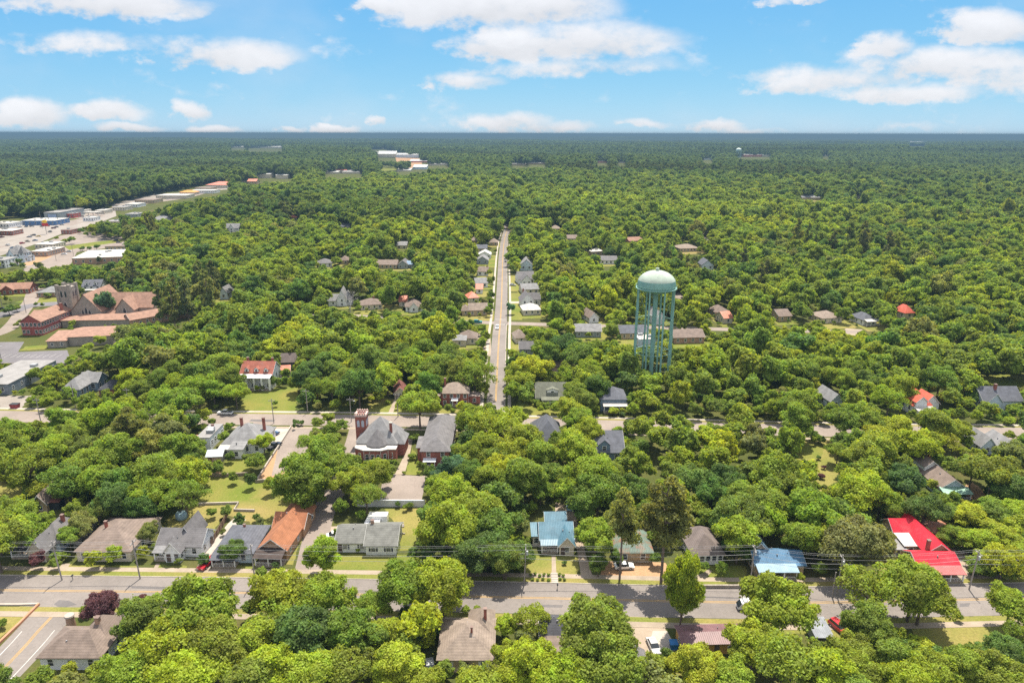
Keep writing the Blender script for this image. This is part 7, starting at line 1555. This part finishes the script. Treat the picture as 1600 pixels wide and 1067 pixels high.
# thickets of undergrowth between the trees
th = []; rt = np.random.default_rng(31)
SH_SRC = [o for o in bpy.data.objects if o.name.startswith('foliage') and o.parent][:3]
tries = 0
for (x0, x1, y0, y1, n) in [(1470, 1610, 770, 905, 260), (1300, 1610, 1010, 1090, 260), (560, 700, 930, 1075, 40), (0, 320, 655, 790, 260), (700, 830, 640, 900, 160), (1100, 1420, 640, 870, 260), (900, 1010, 640, 800, 90), (220, 640, 500, 640, 160), (640, 770, 540, 640, 60), (800, 1000, 540, 660, 90), (1050, 1600, 520, 680, 260)]:
    for _ in range(n):
        px, py = rt.uniform(x0, x1), rt.uniform(y0, y1); p = G(px, py); R = rt.uniform(.9, 2.2)
        if in_house(p.x, p.y, R * .6) or on_road(p.x, p.y, R * .5) or blocked(p.x, p.y, R, R * 1.7, 0): continue
        th.append((p.x, p.y, -.1, R, R * 1.7, rt.uniform(0, 6.28), rt.integers(3)) + tint(rt, int(rt.choice([0, 7, 1, 2]))))
gn_stuff('undergrowth', 'scrubby thicket and bushes growing between the trees', th, SH_SRC)

# wooded country out to the horizon
def far_country():
    rr = np.geomspace(7300, 48000, 300); an = np.linspace(-R_(46), R_(46), 1150); A, Rr = np.meshgrid(an, rr)
    r = np.random.default_rng(77); A = A + r.normal(0, .00028, A.shape); Rr = Rr * (1 + r.normal(0, .0022, Rr.shape))
    X, Y = Rr * np.sin(A), Rr * np.cos(A); Z = terrain(X, Y) + 6 + r.uniform(0, 12, X.shape) + 9 * np.sin(Y / 210 + 2 * np.sin(X / 700)) * np.sin(X / 330 + 1.5 * np.sin(Y / 900)) + 10 * np.sin(Y / 530 + np.sin(X / 1500) * 2)
    for (az, dist, hgt, wid) in ((-22.9, 38000, 85, 500), (27.3, 40000, 80, 700), (-9, 42000, 60, 900), (12, 41000, 60, 1200)):
        cx, cy = dist * math.sin(R_(az)), dist * math.cos(R_(az)); Z = Z + hgt * np.exp(-(((X - cx) / wid) ** 2 + ((Y - cy) / (wid * 2)) ** 2))
    Z = np.minimum(Z, 104.5); n, m = X.shape; V = np.stack([X, Y, Z], -1).reshape(-1, 3); I = np.arange(n * m).reshape(n, m)
    F = np.stack([I[:-1, :-1], I[:-1, 1:], I[1:, 1:], I[1:, :-1]], -1).reshape(-1, 4)
    cv = np.clip(r.normal(.5, .22, len(F)), 0, 1)
    m_ = bpy.data.materials.new('far_canopy'); m_.use_nodes = True; N = m_.node_tree.nodes; L = m_.node_tree.links; b = N['Principled BSDF']; b.inputs['Roughness'].default_value = 1; b.inputs['Specular IOR Level'].default_value = .05
    tc = N.new('ShaderNodeTexCoord'); mp = N.new('ShaderNodeMapping'); mp.inputs['Scale'].default_value = (1, .45, 1); L.new(tc.outputs['Object'], mp.inputs[0])
    def no(s, d): q = N.new('ShaderNodeTexNoise'); q.inputs['Scale'].default_value = s; q.inputs['Detail'].default_value = d; q.inputs['Roughness'].default_value = .65; L.new(mp.outputs[0], q.inputs['Vector']); return q.outputs[0]
    cr = N.new('ShaderNodeValToRGB'); e = cr.color_ramp.elements; e[0].position = .36; e[0].color = (.026, .042, .018, 1); e[1].position = .66; e[1].color = (.078, .098, .028, 1)
    q = e.new(.5); q.color = (.045, .062, .022, 1); L.new(no(.0016, 7), cr.inputs[0])
    at = N.new('ShaderNodeAttribute'); at.attribute_name = 'cv'; sc = N.new('ShaderNodeMapRange'); sc.inputs[3].default_value = .55; sc.inputs[4].default_value = 1.45; L.new(at.outputs['Fac'], sc.inputs[0])
    vm = N.new('ShaderNodeVectorMath'); vm.operation = 'SCALE'; L.new(cr.outputs[0], vm.inputs[0]); L.new(sc.outputs[0], vm.inputs['Scale']); L.new(vm.outputs[0], b.inputs['Base Color'])
    tag(put('wooded_hills', mesh_np('wooded_hills', V, F, cv, m_)), 'rolling wooded country fading blue to the horizon', kind='structure')
far_country()

# ------------------------------------------------------------------ the air
def haze():
    zt = 106.0; X0, X1, Y0, Y1, Z0 = -72000, 72000, -72000, 72000, -75
    m = MB(); m.box(X0, X1, Y0, Y1, Z0, zt)
    hm = bpy.data.materials.new('haze_air'); hm.use_nodes = True; N = hm.node_tree.nodes; N.clear(); o = N.new('ShaderNodeOutputMaterial'); v = N.new('ShaderNodeVolumePrincipled')
    v.inputs['Color'].default_value = HAZE_COL + (1,); v.inputs['Density'].default_value = HAZE_D; v.inputs['Anisotropy'].default_value = 0.0
    hm.node_tree.links.new(v.outputs[0], o.inputs['Volume']); tag(m.build('haze', hm), 'thin blue summer haze', kind='stuff')
HAZE_COL = (.135, .225, .310); HAZE_D = 1.7e-4
haze()
